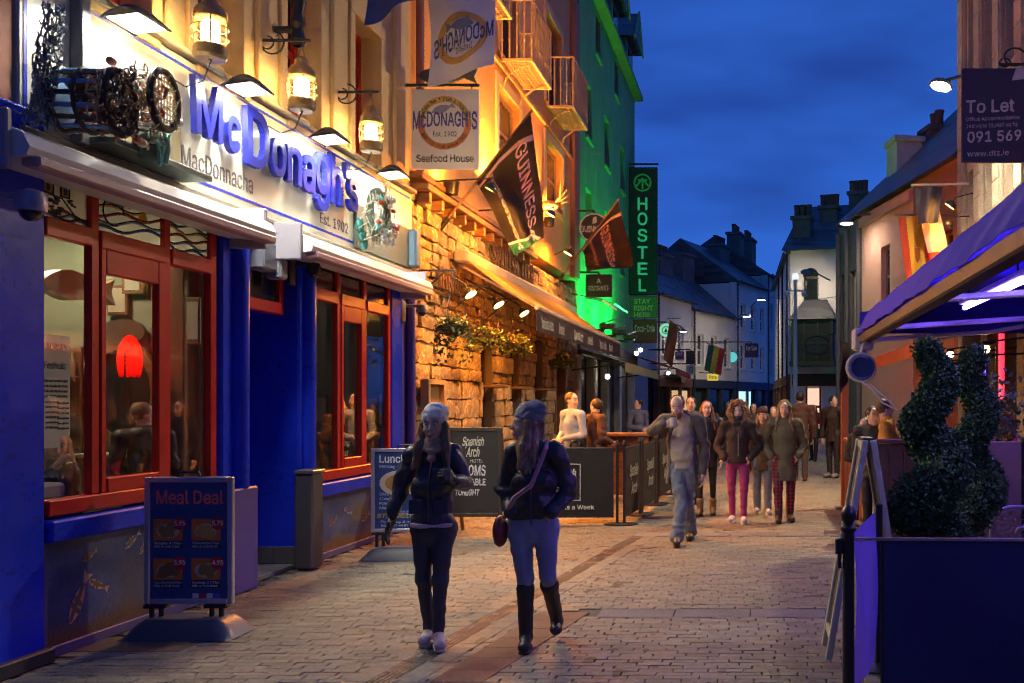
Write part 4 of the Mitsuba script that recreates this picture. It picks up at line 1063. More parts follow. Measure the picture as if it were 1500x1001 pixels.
balcony(18.25, 19.95, 8.07, 'iron balcony on the orange wall, the middle one above the large black flag')
balcony(22.3, 24.2, 8.42, 'iron balcony furthest right on the orange wall beside the green building')
balcony(14.9, 16.75, 8.25, 'iron balcony partly behind the hanging white banner')
# lamps of the pub
WARM = (1.0, 0.31, 0.03)
hood_lamp('wall_floodlight', 'floodlight under the hanging seafood sign shining down the rough stone wall', [XL+0.95, 14.1, 4.75], [-0.6, 0.05, -1], 0.09, WARM, 1700, [XL+0.2, 14.05, 4.86])
hood_lamp('wall_floodlight', 'floodlight on the stone wall between the large flag and the pub awning', [XL+0.95, 16.2, 4.75], [-0.6, -0.05, -1], 0.09, WARM, 1700*0.9, [XL+0.2, 16.2, 4.86])
hood_lamp('wall_floodlight', 'floodlight beside the antler ornament on the pub', WP(806, 315, XL+0.45), [-0.6, 0, -1], 0.09, WARM, 1700*0.7, [XL, 21.2, 5.75])
hood_lamp('wall_floodlight', 'floodlight between the two black flags over the pub', WP(832, 372, XL+0.5), [-0.6, 0, -1], 0.09, WARM, 1700*0.7, [XL, 23.3, 5.2])
for q, (px, py) in enumerate(((690, 432), (731, 447), (768, 460))):
    hood_lamp('awning_lamp', ['nearest', 'middle', 'furthest'][q] + ' of the three warm lamps under the pub awning', WP(px, py, XL+0.62), [0.75, -0.15, -1], 0.085, WARM, 1700*1.5, [XL, WP(px, py, XL+0.6)[1], 3.75], 'lamps under the pub awning')
for yy, z_, lab in ((17.3, 5.55, 'uplight on the orange wall behind the large black flag'), (21.6, 5.75, 'uplight on the orange wall left of the second black flag'), (14.7, 5.0, 'uplight on the orange wall behind the seafood sign')):
    t = thing('uplight', lab, 'lamp', 'uplights on the orange wall')
    add('body', lathe([(0.03, -0.2), (0.10, -0.19), (0.12, 0.0), (0.10, 0.01)], (XL+0.22, yy, z_), 14), BLACK, t)
    disc_lamp(t, np.array([XL+0.22, yy, z_]), [0, 0, 1], 0.095, (1.0, 0.44, 0.07), 3200 if yy > 15 else 3200*0.25)
    add('bracket', bx(XL-0.02, XL+0.12, yy-0.03, yy+0.03, z_-0.12, z_-0.07), BLACK, t)
# iron lettering
t = thing('wall_lettering', 'iron letters reading RECEPTION on the stone wall above the first hanging basket', 'lettering')
for q, ch in enumerate('RECEPTION'):
    a = 14.52 + q*0.145
    add('letter', fr(text2(ch, 0.30, 0.03, bold=True, width=0.11), (XL+0.075, a, 3.42), UY, UZ), C(0.10, 0.055, 0.03, 0.5), t, smooth=False)
add('rail', bx(XL+0.03, XL+0.075, 14.45, 15.85, 3.39, 3.42), IRON, t)
t = thing('wall_lettering', 'iron letters reading SPANISH ARCH on the stone wall above the pub awning', 'lettering')
for q, ch in enumerate('SPANISH ARCH'):
    if ch != ' ':
        add('letter', fr(text2(ch, 0.42, 0.03, bold=True, width=0.20), (XL+0.10, 17.4 + q*0.26, 4.12), UY, UZ), C(0.12, 0.065, 0.03, 0.5), t, smooth=False)
add('rail', bx(XL+0.03, XL+0.098, 17.35, 20.5, 4.08, 4.115), IRON, t)
# awning of the pub
AW = thing('pub_awning', 'ochre awning with dark lettered valance over the pub front', 'awning')
aw0, aw1 = 15.4, 24.7
add('cassette', bx(XL+0.05, XL+0.26, aw0-0.06, aw1, 3.9, 4.10, 0.03), C(0.42, 0.33, 0.22, 0.5), AW)
acl = lambda u, v: np.stack([XL+0.2 + 1.13*v, aw0 + (aw1-aw0)*u, 3.98 - 0.78*v - 0.05*np.sin(v*PI) + 0.008*np.sin(u*60)], -1)
add('fabric', sheet(acl, 60, 6), 'ochre_cloth', AW, smooth=True)
for k in range(7):
    add('stripe', sheet(lambda u, v: acl(0.06 + 0.14*k + 0.05*u, v) + [0.003, 0, 0.004], 3, 6), 'ochre_cloth', AW, smooth=True)
xf = XL+1.33
add('front_bar', cyl([xf, aw0, 3.2], [xf, aw1, 3.2], 0.035), C(0.40, 0.33, 0.25, 0.4), AW, smooth=60)
val = lambda u, v: np.stack([xf + 0.02*np.sin(u*70)*(1-v), aw0 + (aw1-aw0)*u, 2.84 + 0.34*v], -1)
add('valance', sheet(val, 120, 4, 0.006), C(0.035, 0.018, 0.016, 0.8), AW, smooth=60)
for k in range(6):
    m = text2('Spanish Arch' if k % 2 == 0 else 'hotel', 0.5, 0.001, bold=True, width=0.10 if k % 2 == 0 else 0.055, lean=0.0)
    m.vertices[:, 0] += 0.03 + 0.155*k; m.vertices[:, 1] += 0.22
    add('lettering', drape(m, val, 0.008, 0.03), C(0.42, 0.40, 0.34, 0.7), AW, smooth=False)
for k in range(4):
    yy = aw0 + 0.1 + k*(aw1-aw0-0.2)/3
    add('folding_arm', cat([obox([XL+0.1, yy, 3.88], [xf-0.03, yy, 3.22], 0.05, 0.04)]), C(0.3, 0.22, 0.14, 0.5), AW)
# hanging baskets
for q, (px, py, s, lab) in enumerate(((664, 478, 1.0, 'hanging basket of trailing plants nearest the restaurant on the stone wall'), (713, 492, 1.0, 'second hanging flower basket from the left on the pub wall'),
                                      (755, 503, 1.0, 'third hanging flower basket from the left on the pub wall'), (822, 527, 0.9, 'hanging flower basket at the right under the pub awning'))):
    t = thing('hanging_basket', lab, 'hanging basket', 'hanging baskets on the pub')
    c = WP(px, py, XL+0.5)
    R = 0.215*s*(1 + 0.06*q)
    add('bowl', lathe([(0.02, -R*0.75), (R*0.5, -R*0.62), (R*0.85, -R*0.3), (R, 0.0), (R*0.94, 0.0)], c, 18), C(0.06, 0.04, 0.025, 0.9), t)
    g = np.vstack([c + rng.normal(size=(330, 3))*[R*0.36, R*0.36, R*0.16] + [0, 0, R*0.20], c + np.array([0, 0, -0.05]) + np.column_stack([R*1.02*np.cos(a_ := rng.uniform(0, 2*PI, 260)), R*1.02*np.sin(a_), -rng.rand(260)**3*(0.50 if q == 0 else 0.16)])])
    add('foliage', leaves(g, 0.065, rng), C(0.085, 0.12, 0.03, 0.7), t, kind='stuff', smooth=False)
    fl = c + rng.normal(size=(60, 3))*[R*0.6, R*0.6, R*0.22] + [0, 0, R*0.35]
    add('flowers', leaves(fl, 0.07, rng), C(0.55, 0.42, 0.12, 0.7) if q != 1 else C(0.5, 0.25, 0.1, 0.7), t, kind='stuff', smooth=False)
    add('chains', cat([cyl(c + [R*math.cos(a), R*math.sin(a), 0], c + [0, 0, 0.75], 0.006, n=5) for a in (0.3, 2.4, 4.5)]), IRON, t)
    add('bracket', cat([obox([XL, c[1], c[2]+0.78], [c[0]+0.05, c[1], c[2]+0.78], 0.02, 0.025), tube([[XL+0.02, c[1], c[2]+0.45], [XL+0.2, c[1], c[2]+0.6], [XL+0.38, c[1], c[2]+0.76]], 0.009, 6)]), IRON, t)
t = thing('menu_box', 'small framed menu box on the stone wall above the white hatted woman', 'menu box')
a, b = WP(607, 0, XL)[1], WP(634, 0, XL)[1]
add('frame', cat([bx(XL+0.08, XL+0.20, a, a+0.09, 1.65, 2.05, 0.008), bx(XL+0.08, XL+0.20, b-0.09, b, 1.65, 2.05, 0.008), bx(XL+0.08, XL+0.20, a+0.09, b-0.09, 1.65, 1.72), bx(XL+0.08, XL+0.20, a+0.09, b-0.09, 1.98, 2.05)]), C(0.35, 0.24, 0.12), t)
add('sheet', bx(XL+0.08, XL+0.13, a+0.09, b-0.09, 1.72, 1.98), C(0.16, 0.11, 0.05), t)
t = thing('antler_ornament', 'spiky antler ornament sticking out of the orange wall above the awning', 'ornament')
p = WP(812, 300, XL+0.3)
add('antlers', cat([tube([p, p + [0.15, 0.1*s, 0.15], p + [0.2, 0.25*s, 0.45+0.1*j]], [0.03, 0.025, 0.008], 6) for s in (-1, 1) for j in range(3)] + [tube([p, p + [0.3, 0.12*(j-1), -0.1*j+0.3]], [0.03, 0.01], 6) for j in range(3)]), 'wood', t)
add('mount', ball(p - [0.1, 0, 0.02], [0.2, 0.1, 0.12]), 'wood', t)

# the flags over the pub
FLAGD = C(0.007, 0.005, 0.008, 0.7)
CLOTHW = C(0.60, 0.57, 0.58, 0.7)


def beer_flag(base, tip, drop, low, label, second):
    t = thing('flag', label, 'flag', 'black flags over the pub')
    base, tip = np.array(base), np.array(tip)
    add('pole', tube([base, tip + (tip-base)*0.02], 0.022, 8), 'wood', t)
    add('socket', tube([base + (tip-base)*-0.01, base + (tip-base)*0.09], 0.04, 8), IRON, t)
    h0 = base + (tip-base)*0.40
    drop = np.array(drop, float)
    low = np.array(low, float)
    def fn(u, v):     # u along the pole from the tip down, v away from the pole
        u, v = np.asarray(u), np.asarray(v)
        k = v[..., None]
        p = (tip + (h0-tip)*u[..., None])*(1-k) + (tip + drop + (low - tip - drop)*u[..., None])*k
        return p + np.array([0.06, -0.10, 0])*np.sin(u*8 + v*3.0)[..., None]*k + np.array([0.02, -0.05, 0])*np.sin(v*11+u*4)[..., None]*k
    add('cloth', sheet(fn, 24, 24, 0.004), FLAGD, t, smooth=60)
    w_ = np.linalg.norm(h0-tip); L = np.linalg.norm(drop)
    def dp(m, off=0.006):
        return cat([drape(m, fn, off, 0.05), drape(tm(m.vertices, m.faces[:, ::-1]), fn, -off, 0.05)])
    # GUINNESS reads down the cloth, away from the pole
    m = text2('GUINNESS', 0.20, 0.0005, bold=True, width=0.72)
    v = m.vertices.copy()
    add('lettering', dp(tm(np.column_stack([0.34 - v[:, 1] if not second else 0.52 - v[:, 1], 0.14 + v[:, 0], v[:, 2]]), m.faces)), C(0.36, 0.24, 0.40, 0.7) if not second else C(0.55, 0.25, 0.14, 0.7), t, smooth=False)
    m = text2('PROUD PARTNER OF IRISH RUGBY', 0.06, 0.0005, width=0.78)
    v = m.vertices.copy()
    add('small_lettering', dp(tm(np.column_stack([0.82 - v[:, 1], 0.10 + v[:, 0], v[:, 2]]), m.faces)), CLOTHW if not second else C(0.45, 0.2, 0.1), t, smooth=False)
    arcs = [Polygon([(0.0, 0.18), (0.25, 0.10), (0.6, 0.05), (1.0, 0.06), (1.0, 0.09), (0.6, 0.085), (0.25, 0.14), (0.0, 0.23)])]
    for q, s in enumerate(arcs):
        add('pale_band', dp(prism(s, 0.0005)), C(0.30, 0.22, 0.32, 0.7) if not second else C(0.5, 0.3, 0.2), t, smooth=False)
    if not second:
        add('green_corner', dp(prism(Polygon([(1.0, 0.86), (0.62, 0.93), (0.3, 0.93), (0.1, 1.0), (1.0, 1.0)]), 0.0005), 0.007), C(0.02, 0.16, 0.07, 0.7), t, smooth=False)
        add('white_edge', dp(prism(Polygon([(1.0, 0.83), (0.62, 0.905), (0.3, 0.905), (0.05, 0.985), (0.1, 1.0), (0.3, 0.93), (0.62, 0.93), (1.0, 0.86)]), 0.0005), 0.0078), CLOTHW, t, smooth=False)
        add('clover', dp(prism(union_all([Point(0.8+0.03*math.cos(a), 0.945+0.022*math.sin(a)).buffer(0.02) for a in (0.5, 2.6, 4.7)]), 0.0005), 0.009), CLOTHW, t, smooth=False)
    harp = union_all([LineString([(0.30, 0.90), (0.30, 0.99)]).buffer(0.012), LineString([(0.30, 0.90), (0.20, 0.93), (0.18, 0.97), (0.30, 0.99)]).buffer(0.012)] + [LineString([(0.30-0.02*q, 0.91), (0.30-0.02*q, 0.98)]).buffer(0.003) for q in range(1, 5)])
    add('harp_emblem', dp(prism(affinity.translate(harp, 0.0 if not second else 0.2, -0.02), 0.0005), 0.007), C(0.4, 0.33, 0.36, 0.7) if not second else C(0.55, 0.25, 0.14, 0.7), t, smooth=False)


b0 = WP(645, 335, XL)
beer_flag(b0, DP(777, 165, b0[1]-0.1), DP(797, 348, b0[1]-0.35) - DP(777, 165, b0[1]-0.1), DP(757, 374, b0[1]-0.2), 'large black beer flag with purple lettering and a green corner over the pub', False)
b1 = WP(818, 412, XL)
beer_flag(b1, DP(905, 294, b1[1]-0.2), DP(928, 391, b1[1]-0.4) - DP(905, 294, b1[1]-0.2), DP(862, 397, b1[1]-0.2), 'smaller black beer flag with orange lettering further along the pub', True)
# hanging seafood sign
t = thing('hanging_sign', 'square white seafood house sign with an orange ring hanging from the corner', 'sign')
d = 13.3
c0, c1 = DP(603, 248, d), DP(701, 131, d)
W_, H_ = c1[0]-c0[0], c1[2]-c0[2]
add('board', bx(c0[0], c1[0], d, d+0.05, c0[2], c1[2], 0.006), C(0.62, 0.59, 0.52, 0.5), t)
cx, cz = c0[0]+W_*0.49, c0[2]+H_*0.58
ringp = Point(0, 0).buffer(W_*0.40, 40).difference(Point(0, 0).buffer(W_*0.31, 40))
add('ring', fr(prism(ringp, 0.003), (cx, d-0.0005, cz), UX, UZ), C(0.45, 0.14, 0.03, 0.5), t, smooth=False)
add('ring_band', fr(prism(ringp.intersection(Polygon([(-1, 0.05), (1, 0.05), (1, 1), (-1, 1)])), 0.002), (cx, d-0.004, cz), UX, UZ), C(0.50, 0.33, 0.08, 0.5), t, smooth=False)


def arctext(s, R, a0, a1, h, sgn=1):
    ms = []
    for q, ch in enumerate(s):
        if ch == ' ':
            continue
        a = a0 + (a1-a0)*(q+0.5)/len(s)
        m = text2(ch, h, 0.002, bold=True, center=True)
        th = a - PI/2 if sgn > 0 else a + PI/2
        v = m.vertices; ct, st_ = math.cos(th), math.sin(th)
        ms.append(tm(np.column_stack([R*math.cos(a) + v[:, 0]*ct - v[:, 1]*st_, R*math.sin(a) + v[:, 0]*st_ + v[:, 1]*ct, v[:, 2]]), m.faces))
    return cat(ms)


INK = C(0.05, 0.03, 0.025, 0.6)
add('lettering', fr(arctext('Seafood Bar * Fish & Chip Bar', W_*0.33, 2.95, 0.2, W_*0.05), (cx, d-0.0065, cz), UX, UZ), INK, t, smooth=False)
add('lettering', fr(arctext('Quality fish since 1902', W_*0.375, 3.6, 5.8, W_*0.045, -1), (cx, d-0.0038, cz), UX, UZ), INK, t, smooth=False)
m = text2("McDONAGH'S", 0.20*H_, 0.004, bold=True, width=W_*0.96)
v = m.vertices; u = (v[:, 0]/(W_*0.96)-0.5)
add('name_lettering', fr(tm(np.column_stack([v[:, 0], v[:, 1]*(0.75+0.7*np.abs(u)) + 0.05*H_*(1-4*u*u), v[:, 2]]), m.faces), (c0[0]+W_*0.02, d-0.004, cz-0.085*H_), UX, UZ), C(0.09, 0.07, 0.28, 0.4), t, smooth=False)
add('fish_emblem', fr(prism(affinity.rotate(affinity.scale(fish_shape(W_*0.34), 1, 1.2), 18, origin=(0, 0)), 0.003), (cx-W_*0.19, d-0.003, cz+H_*0.13), UX, UZ), C(0.24, 0.24, 0.34, 0.5), t, smooth=False)
add('lettering', text('Est. 1902', 0.065, (cx-W_*0.17, d-0.001, cz-H_*0.17), UX, UZ, 0.003, width=W_*0.36), INK, t, smooth=False)
add('lettering', text('Seafood House', 0.095, (c0[0]+W_*0.07, d-0.001, c0[2]+H_*0.09), UX, UZ, 0.003, width=W_*0.86, bold=True), INK, t, smooth=False)
add('bracket', cat([obox([XL, d+0.025, c1[2]+0.06], [c1[0], d+0.025, c1[2]+0.06], 0.03, 0.04)] + [cyl([x_, d+0.025, c1[2]], [x_, d+0.025, c1[2]+0.05], 0.01, n=6) for x_ in (c0[0]+0.1, c1[0]-0.1)]), IRON, t)
t = thing('fish_ornament', 'black fish shaped ornament on the bracket above the seafood sign', 'ornament')
add('body', fr(prism(fish_shape(0.75), 0.06), DP(612, 113, d+0.1), UX, UZ), C(0.05, 0.05, 0.06, 0.4), t)
t = thing('banner', 'white cloth banner with a mirrored fish emblem hanging above the seafood sign', 'banner')
q0, q1 = DP(624, 128, d-0.1), DP(722, 90, d-0.1)
hT = 7.75
bfn = lambda u, v: np.stack([q0[0] + 0.02 + (q1[0]-q0[0])*u + 0.03*np.sin(v*5)*(1-u) , d-0.1 + 0.06*np.sin(u*6+v*4), hT + (q0[2] + 0.3*u + 0.0*u - hT)*(1-v)], -1)
add('cloth', sheet(bfn, 20, 30, 0.004), CLOTHW, t, smooth=60)
zf = lambda z: 1 - (hT - z)/(hT - q0[2] - 0.15)
cu, cv = 0.5, zf(EYE + (VY-60)*d/FP)
sq = W_/(hT-q0[2])
add('ring', drape(prism(affinity.translate(affinity.scale(Point(0, 0).buffer(0.40, 30).difference(Point(0, 0).buffer(0.30, 30)), 1, sq), cu, cv), 0.0004), bfn, 0.006), C(0.50, 0.27, 0.06, 0.6), t, smooth=False)
m = text2("McDONAGH'S", 0.30, 0.0004, bold=True, width=0.92)
m = tm(np.column_stack([0.97 - m.vertices[:, 0], cv - 0.13*sq + (m.vertices[:, 1]*0.9 + 0.14*(m.vertices[:, 0]/0.92-0.5)*-1)*sq, m.vertices[:, 2]]), m.faces[:, ::-1])
add('name_lettering', drape(m, bfn, 0.008), C(0.04, 0.06, 0.2, 0.6), t, smooth=False)
m = text2('Ireland', 0.11, 0.0004, width=0.26)
add('lettering', drape(tm(np.column_stack([0.68 - m.vertices[:, 0], cv + (-0.24 + m.vertices[:, 1])*sq, m.vertices[:, 2]]), m.faces[:, ::-1]), bfn, 0.008), INK, t, smooth=False)
fs = affinity.translate(affinity.scale(fish_shape(0.42), -1, sq*1.4, origin=(0, 0)), 0.70, cv + 0.2*sq)
add('fish_emblem', drape(prism(fs, 0.0004), bfn, 0.0085), C(0.16, 0.18, 0.24, 0.6), t, smooth=False)
add('pole', cyl([XL, d-0.1, hT+0.02], [q1[0]+0.1, d-0.1, hT+0.02], 0.025), IRON, t)
t = thing('flag', 'plain dark blue flag hanging from the top of the restaurant', 'flag')
p0 = DP(533, 38, 11.2)
ffn = lambda u, v: np.stack([p0[0] + 0.62*u + 0.04*np.sin(v*7), 11.2 + 0.08*np.sin(u*7+v*2), p0[2] + 1.9*v + 0.32*u*(1-v)], -1)
add('cloth', sheet(ffn, 16, 20, 0.004), C(0.03, 0.05, 0.20, 0.7), t, smooth=60)
add('pole', cyl([XL, 11.2, p0[2]+1.92], [p0[0]+0.8, 11.2, p0[2]+1.94], 0.022), IRON, t)

# ---------------------------------------------------------------- pub terrace: chalkboard, barriers, shelf
t = thing('chalkboard', 'tall dark chalkboard easel with white hand lettering between the two women', 'chalkboard')
d = 12.66
x0, x1 = (656-VX)*d/FP, (736-VX)*d/FP
add('panel', bx(x0+0.04, x1-0.04, d-0.012, d+0.012, 0.30, 1.36), C(0.035, 0.032, 0.028, 0.6), t)
add('frame', cat([bx(x0, x0+0.05, d-0.025, d+0.02, 0.02, 1.40, 0.005), bx(x1-0.05, x1, d-0.025, d+0.02, 0.02, 1.40, 0.005), bx(x0+0.05, x1-0.05, d-0.025, d+0.02, 1.35, 1.40, 0.005), bx(x0+0.05, x1-0.05, d-0.025, d+0.02, 0.26, 0.31, 0.005)]), C(0.06, 0.045, 0.03, 0.5), t)
add('back_leg', cat([obox([x0+0.03, d+0.03, 1.36], [x0+0.03, d+0.55, 0.02], 0.04, 0.03), obox([x1-0.03, d+0.03, 1.36], [x1-0.03, d+0.55, 0.02], 0.04, 0.03)]), 'wood', t)
CH = C(0.62, 0.58, 0.45, 0.8)
tx = lambda s, h, u, z_, wd, **k: text(s, h, (x0 + u*(x1-x0), d-0.0125, z_), UX, UZ, 0.003, width=wd*(x1-x0), **k)
for m_ in (tx('Spanish', 0.11, 0.27, 1.17, 0.40, lean=0.35, bold=True), tx('Arch', 0.12, 0.34, 1.03, 0.25, lean=0.35, bold=True), tx('HOTEL', 0.04, 0.42, 0.955, 0.24)):
    add('lettering', m_, CH, t, smooth=False)
for m_ in (tx('ROOMS', 0.13, 0.18, 0.79, 0.52, lean=0.1, bold=True), tx('AVAILABLE', 0.08, 0.08, 0.665, 0.62, bold=True), tx('TONIGHT', 0.075, 0.14, 0.535, 0.45, lean=0.2, bold=True)):
    add('lettering', m_, C(0.7, 0.69, 0.66, 0.8), t, smooth=False)


def barrier_panel(p0, p1, z0, z1, label, build=None, posts=(True, True), feet=True):
    t = thing('cafe_barrier', label, 'barrier', 'dark fabric barriers round the pub terrace')
    p0, p1 = np.array([*p0, 0.0]), np.array([*p1, 0.0])
    L = np.linalg.norm(p1-p0); u = (p1-p0)/L
    n = np.cross(u, UZ)
    fn = lambda a, b: p0 + u*(0.05 + (L-0.1)*a)[..., None] + np.array([0, 0, 1.0])*(z0 + (z1-z0)*b)[..., None] + n*(0.012*np.sin(a*9)*np.sin(b*PI))[..., None]
    add('panel', sheet(fn, 16, 8, 0.006), C(0.018, 0.014, 0.012, 0.75), t, smooth=60)
    for q, (p, on) in enumerate(zip((p0, p1), posts)):
        if on:
            add('post', lathe([(0.02, 0.012), (0.02, z1+0.06), (0.032, z1+0.07), (0.02, z1+0.12), (0.002, z1+0.13)], p, 10), BLACK, t)
            add('foot', lathe([(0.001, 0.0), (0.19, 0.0), (0.19, 0.012), (0.02, 0.022)], p + [0, 0, 0.002], 20), BLACK, t)
    add('rail', cyl(p0 + [0, 0, z1+0.015], p1 + [0, 0, z1+0.015], 0.012, n=8), BLACK, t)
    if build:
        build(t, p0, u, L)
    return t


def menu_panel(t, p0, u, L):
    o = p0 + np.cross(u, UZ)*0.02
    tx = lambda s, h, a, z_, wd, **k: text(s, h, o + u*a + np.array([0, 0, z_]), u, UZ, 0.003, width=wd, **k)
    A = L - 1.06
    fr_ = Polygon([(0, 0), (0.55, 0), (0.55, 0.52), (0, 0.52)]); fr_ = fr_.difference(fr_.buffer(-0.012))
    add('box_outline', fr(prism(fr_, 0.002), o + u*A + np.array([0, 0, 0.34]), u, UZ), CH, t, smooth=False)
    add('lettering', cat([tx('Spanish', 0.12, A+0.07, 0.67, 0.42, lean=0.35, bold=True), tx('Arch', 0.13, A+0.16, 0.53, 0.27, lean=0.35, bold=True), tx('BAR RESTAURANT', 0.03, A+0.1, 0.455, 0.38), tx('VENUE', 0.03, A+0.22, 0.405, 0.15), tx('Live Music 7 Nights a Week', 0.062, A-0.42, 0.22, 1.16, bold=True)]), CH, t, smooth=False)


barrier_panel((-3.35, 13.9), (-1.98, 13.95), 0.10, 1.06, 'dark barrier panel with white hotel lettering facing the street behind the grey hatted woman', menu_panel)
def side_letters(t, p0, u, L):
    o = p0 + np.cross(u, UZ)*0.03
    add('lettering', cat([text('Spanish', 0.16, o + u*(L*0.2) + np.array([0, 0, 0.66]), u, UZ, 0.003, width=L*0.55, lean=0.3, bold=True), text('Arch', 0.16, o + u*(L*0.3) + np.array([0, 0, 0.40]), u, UZ, 0.003, width=L*0.38, lean=0.3, bold=True)]), C(0.25, 0.23, 0.18, 0.8), t, smooth=False)


barrier_panel((-1.88, 13.95), (-1.80, 15.1), 0.10, 1.06, 'dark barrier panel running up the street from the corner post, nearest', side_letters)
barrier_panel((-1.78, 15.25), (-1.72, 16.6), 0.10, 1.06, 'second dark barrier panel up the street behind the first', side_letters)
barrier_panel((-1.70, 16.8), (-1.62, 18.6), 0.10, 1.06, 'third dark barrier panel up the street beside the bald man', side_letters)
t = thing('terrace_shelf', 'long wooden drinks shelf on the pub terrace behind the barrier', 'shelf')
add('top', bx(-2.9, -1.8, 17.2, 17.6, 1.13, 1.19, 0.01), 'wood', t)
add('front', bx(-2.85, -1.85, 17.38, 17.44, 0.1, 1.12), 'wood', t)
for a in (-2.75, -1.95):
    add('leg', bx(a-0.05, a+0.05, 17.25, 17.37, 0, 1.12, 0.008), 'wood', t)

# ---------------------------------------------------------------- the green lit hostel
HOS = thing('hostel_building', 'tall green lit hostel with gabled dormers beyond the orange wall', 'building')
GA, GB = 26.05, 38.6
wins = [(y_, y_+1.0, z_, z_+1.55) for y_ in (27.6, 31.0, 34.6) for z_ in (6.2, 9.2)] + [(y_, y_+0.9, 12.1, 13.3) for y_ in (29.3, 33.2)]
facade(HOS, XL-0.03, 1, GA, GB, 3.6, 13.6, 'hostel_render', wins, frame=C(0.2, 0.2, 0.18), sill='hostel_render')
add('side_mass', bx(XL-8, XL-0.46, GA+0.02, GB-0.02, 0, 13.5), 'chimney_render', HOS, smooth=False)
gable_roof(HOS, XL-8, XL+0.25, GA, GB, 13.6, 17.2, 'slate')
for y_ in (28.2, 32.2, 36.0):
    gk = add('dormer', cat([bx(XL-2.0, XL+0.0, y_, y_+1.7, 13.61, 15.1)]), 'hostel_render', HOS, smooth=False)
    ym = y_+0.85
    v = [[XL-3, y_-0.25, 15.0], [XL-3, y_+1.95, 15.0], [XL-3, ym, 16.2], [XL+0.35, y_-0.25, 15.0], [XL+0.35, y_+1.95, 15.0], [XL+0.35, ym, 16.2]]
    add('dormer_roof', tm(v, [[0, 1, 2], [3, 5, 4], [0, 2, 5], [0, 5, 3], [1, 4, 5], [1, 5, 2], [0, 3, 4], [0, 4, 1]]), 'slate', gk, smooth=False)
    add('bargeboard', cat([obox([XL+0.36, y_-0.3, 14.95], [XL+0.36, ym, 16.22], 0.05, 0.16), obox([XL+0.36, y_+2.0, 14.95], [XL+0.36, ym, 16.22], 0.05, 0.16)]), 'hostel_render', gk)
    add('pane', bx(XL+0.001, XL+0.02, y_+0.4, y_+1.3, 13.8, 14.8), NIGHTGLASS, gk)
add('eaves', bx(XL-0.1, XL+0.30, GA, GB, 13.45, 13.6), 'hostel_render', HOS)
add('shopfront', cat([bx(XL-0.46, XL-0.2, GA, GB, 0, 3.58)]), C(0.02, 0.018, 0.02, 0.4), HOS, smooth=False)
for y_ in (26.1, 28.6, 31.2, 34.0, 37.6):
    add('shop_column', bx(XL-0.19, XL+0.04, y_, y_+0.45, 0, 3.55, 0.02), 'grey_render', HOS)
add('shop_fascia', bx(XL-0.19, XL+0.1, GA+0.05, GB-0.05, 3.0, 3.56, 0.02), C(0.05, 0.035, 0.03, 0.5), HOS)
add('arched_light', fr(prism(Polygon([(0, 0), (0.35, 0)] + [(0.175+0.175*math.cos(a), 1.3+0.3*math.sin(a)) for a in np.linspace(0, PI, 10)]), 0.02), (XL+0.045, 28.7, 1.4), UY, UZ), C(0.4, 0.36, 0.3), HOS)
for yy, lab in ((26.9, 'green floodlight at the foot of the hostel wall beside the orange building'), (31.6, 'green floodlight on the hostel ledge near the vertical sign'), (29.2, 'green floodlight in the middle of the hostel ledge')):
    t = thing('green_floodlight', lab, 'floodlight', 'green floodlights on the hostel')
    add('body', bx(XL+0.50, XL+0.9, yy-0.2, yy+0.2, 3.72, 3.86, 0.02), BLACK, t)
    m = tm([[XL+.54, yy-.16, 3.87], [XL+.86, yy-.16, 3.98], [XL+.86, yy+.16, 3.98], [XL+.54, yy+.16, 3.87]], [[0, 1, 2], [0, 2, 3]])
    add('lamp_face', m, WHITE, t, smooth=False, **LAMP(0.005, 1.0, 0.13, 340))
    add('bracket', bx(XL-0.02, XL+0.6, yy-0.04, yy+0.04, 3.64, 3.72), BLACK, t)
# vertical hostel sign
d = 36.5
t = thing('vertical_sign', 'tall dark green vertical sign reading HOSTEL in pale green letters', 'sign')
c0, c1 = DP(921, 432, d), DP(963, 245, d)
add('board', bx(c0[0], c1[0], d, d+0.15, c0[2], c1[2], 0.02), C(0.003, 0.014, 0.009, 0.5), t)
GL = C(0.10, 0.55, 0.33, 0.4)
xm = (c0[0]+c1[0])/2 - 0.02
for ch, py in zip('HOSTEL', (299, 321, 345, 370, 394, 418)):
    p = DP(941, py, d)
    add('letter', fr(text2(ch, 0.44, 0.02, bold=True, center=True, width=0.36 if ch != 'L' else 0.28), (xm, d-0.001, p[2]-0.22), UX, UZ), GL, t, smooth=False, **LAMP(0.02, 0.30, 0.15, 0.45))
p = DP(941, 268, d)
ring = Point(0, 0).buffer(0.33).difference(Point(0, 0).buffer(0.27))
add('round_emblem', fr(prism(union_all([ring, LineString([(-0.2, -0.1), (0, 0.15), (0.2, -0.1)]).buffer(0.035), LineString([(-0.15, 0.1), (0.15, 0.1)]).buffer(0.03), LineString([(0, 0.1), (0, -0.22)]).buffer(0.03)]), 0.02), (xm, d-0.001, p[2]), UX, UZ), C(0.05, 0.40, 0.13, 0.4), t, smooth=False)
add('top_bar', bx(c0[0], c1[0]+0.03, d+0.02, d+0.12, c1[2]+0.10, c1[2]+0.15), IRON, t)
t = thing('lower_sign', 'green sign panel reading STAY RIGHT HERE under the vertical hostel sign', 'sign')
e0, e1 = DP(923, 466, d), DP(963, 434, d)
add('board', bx(e0[0], e1[0], d, d+0.12, e0[2], e1[2], 0.015), C(0.07, 0.15, 0.03, 0.4), t)
for q, (s, wd) in enumerate((('STAY', .6), ('RIGHT', .7), ('HERE', .62))):
    add('lettering', text(s, 0.17, (e0[0]+0.14, d-0.001, e1[2]-0.28-0.25*q), UX, UZ, 0.02, width=wd, bold=True), C(0.45, 0.55, 0.25), t, smooth=False)


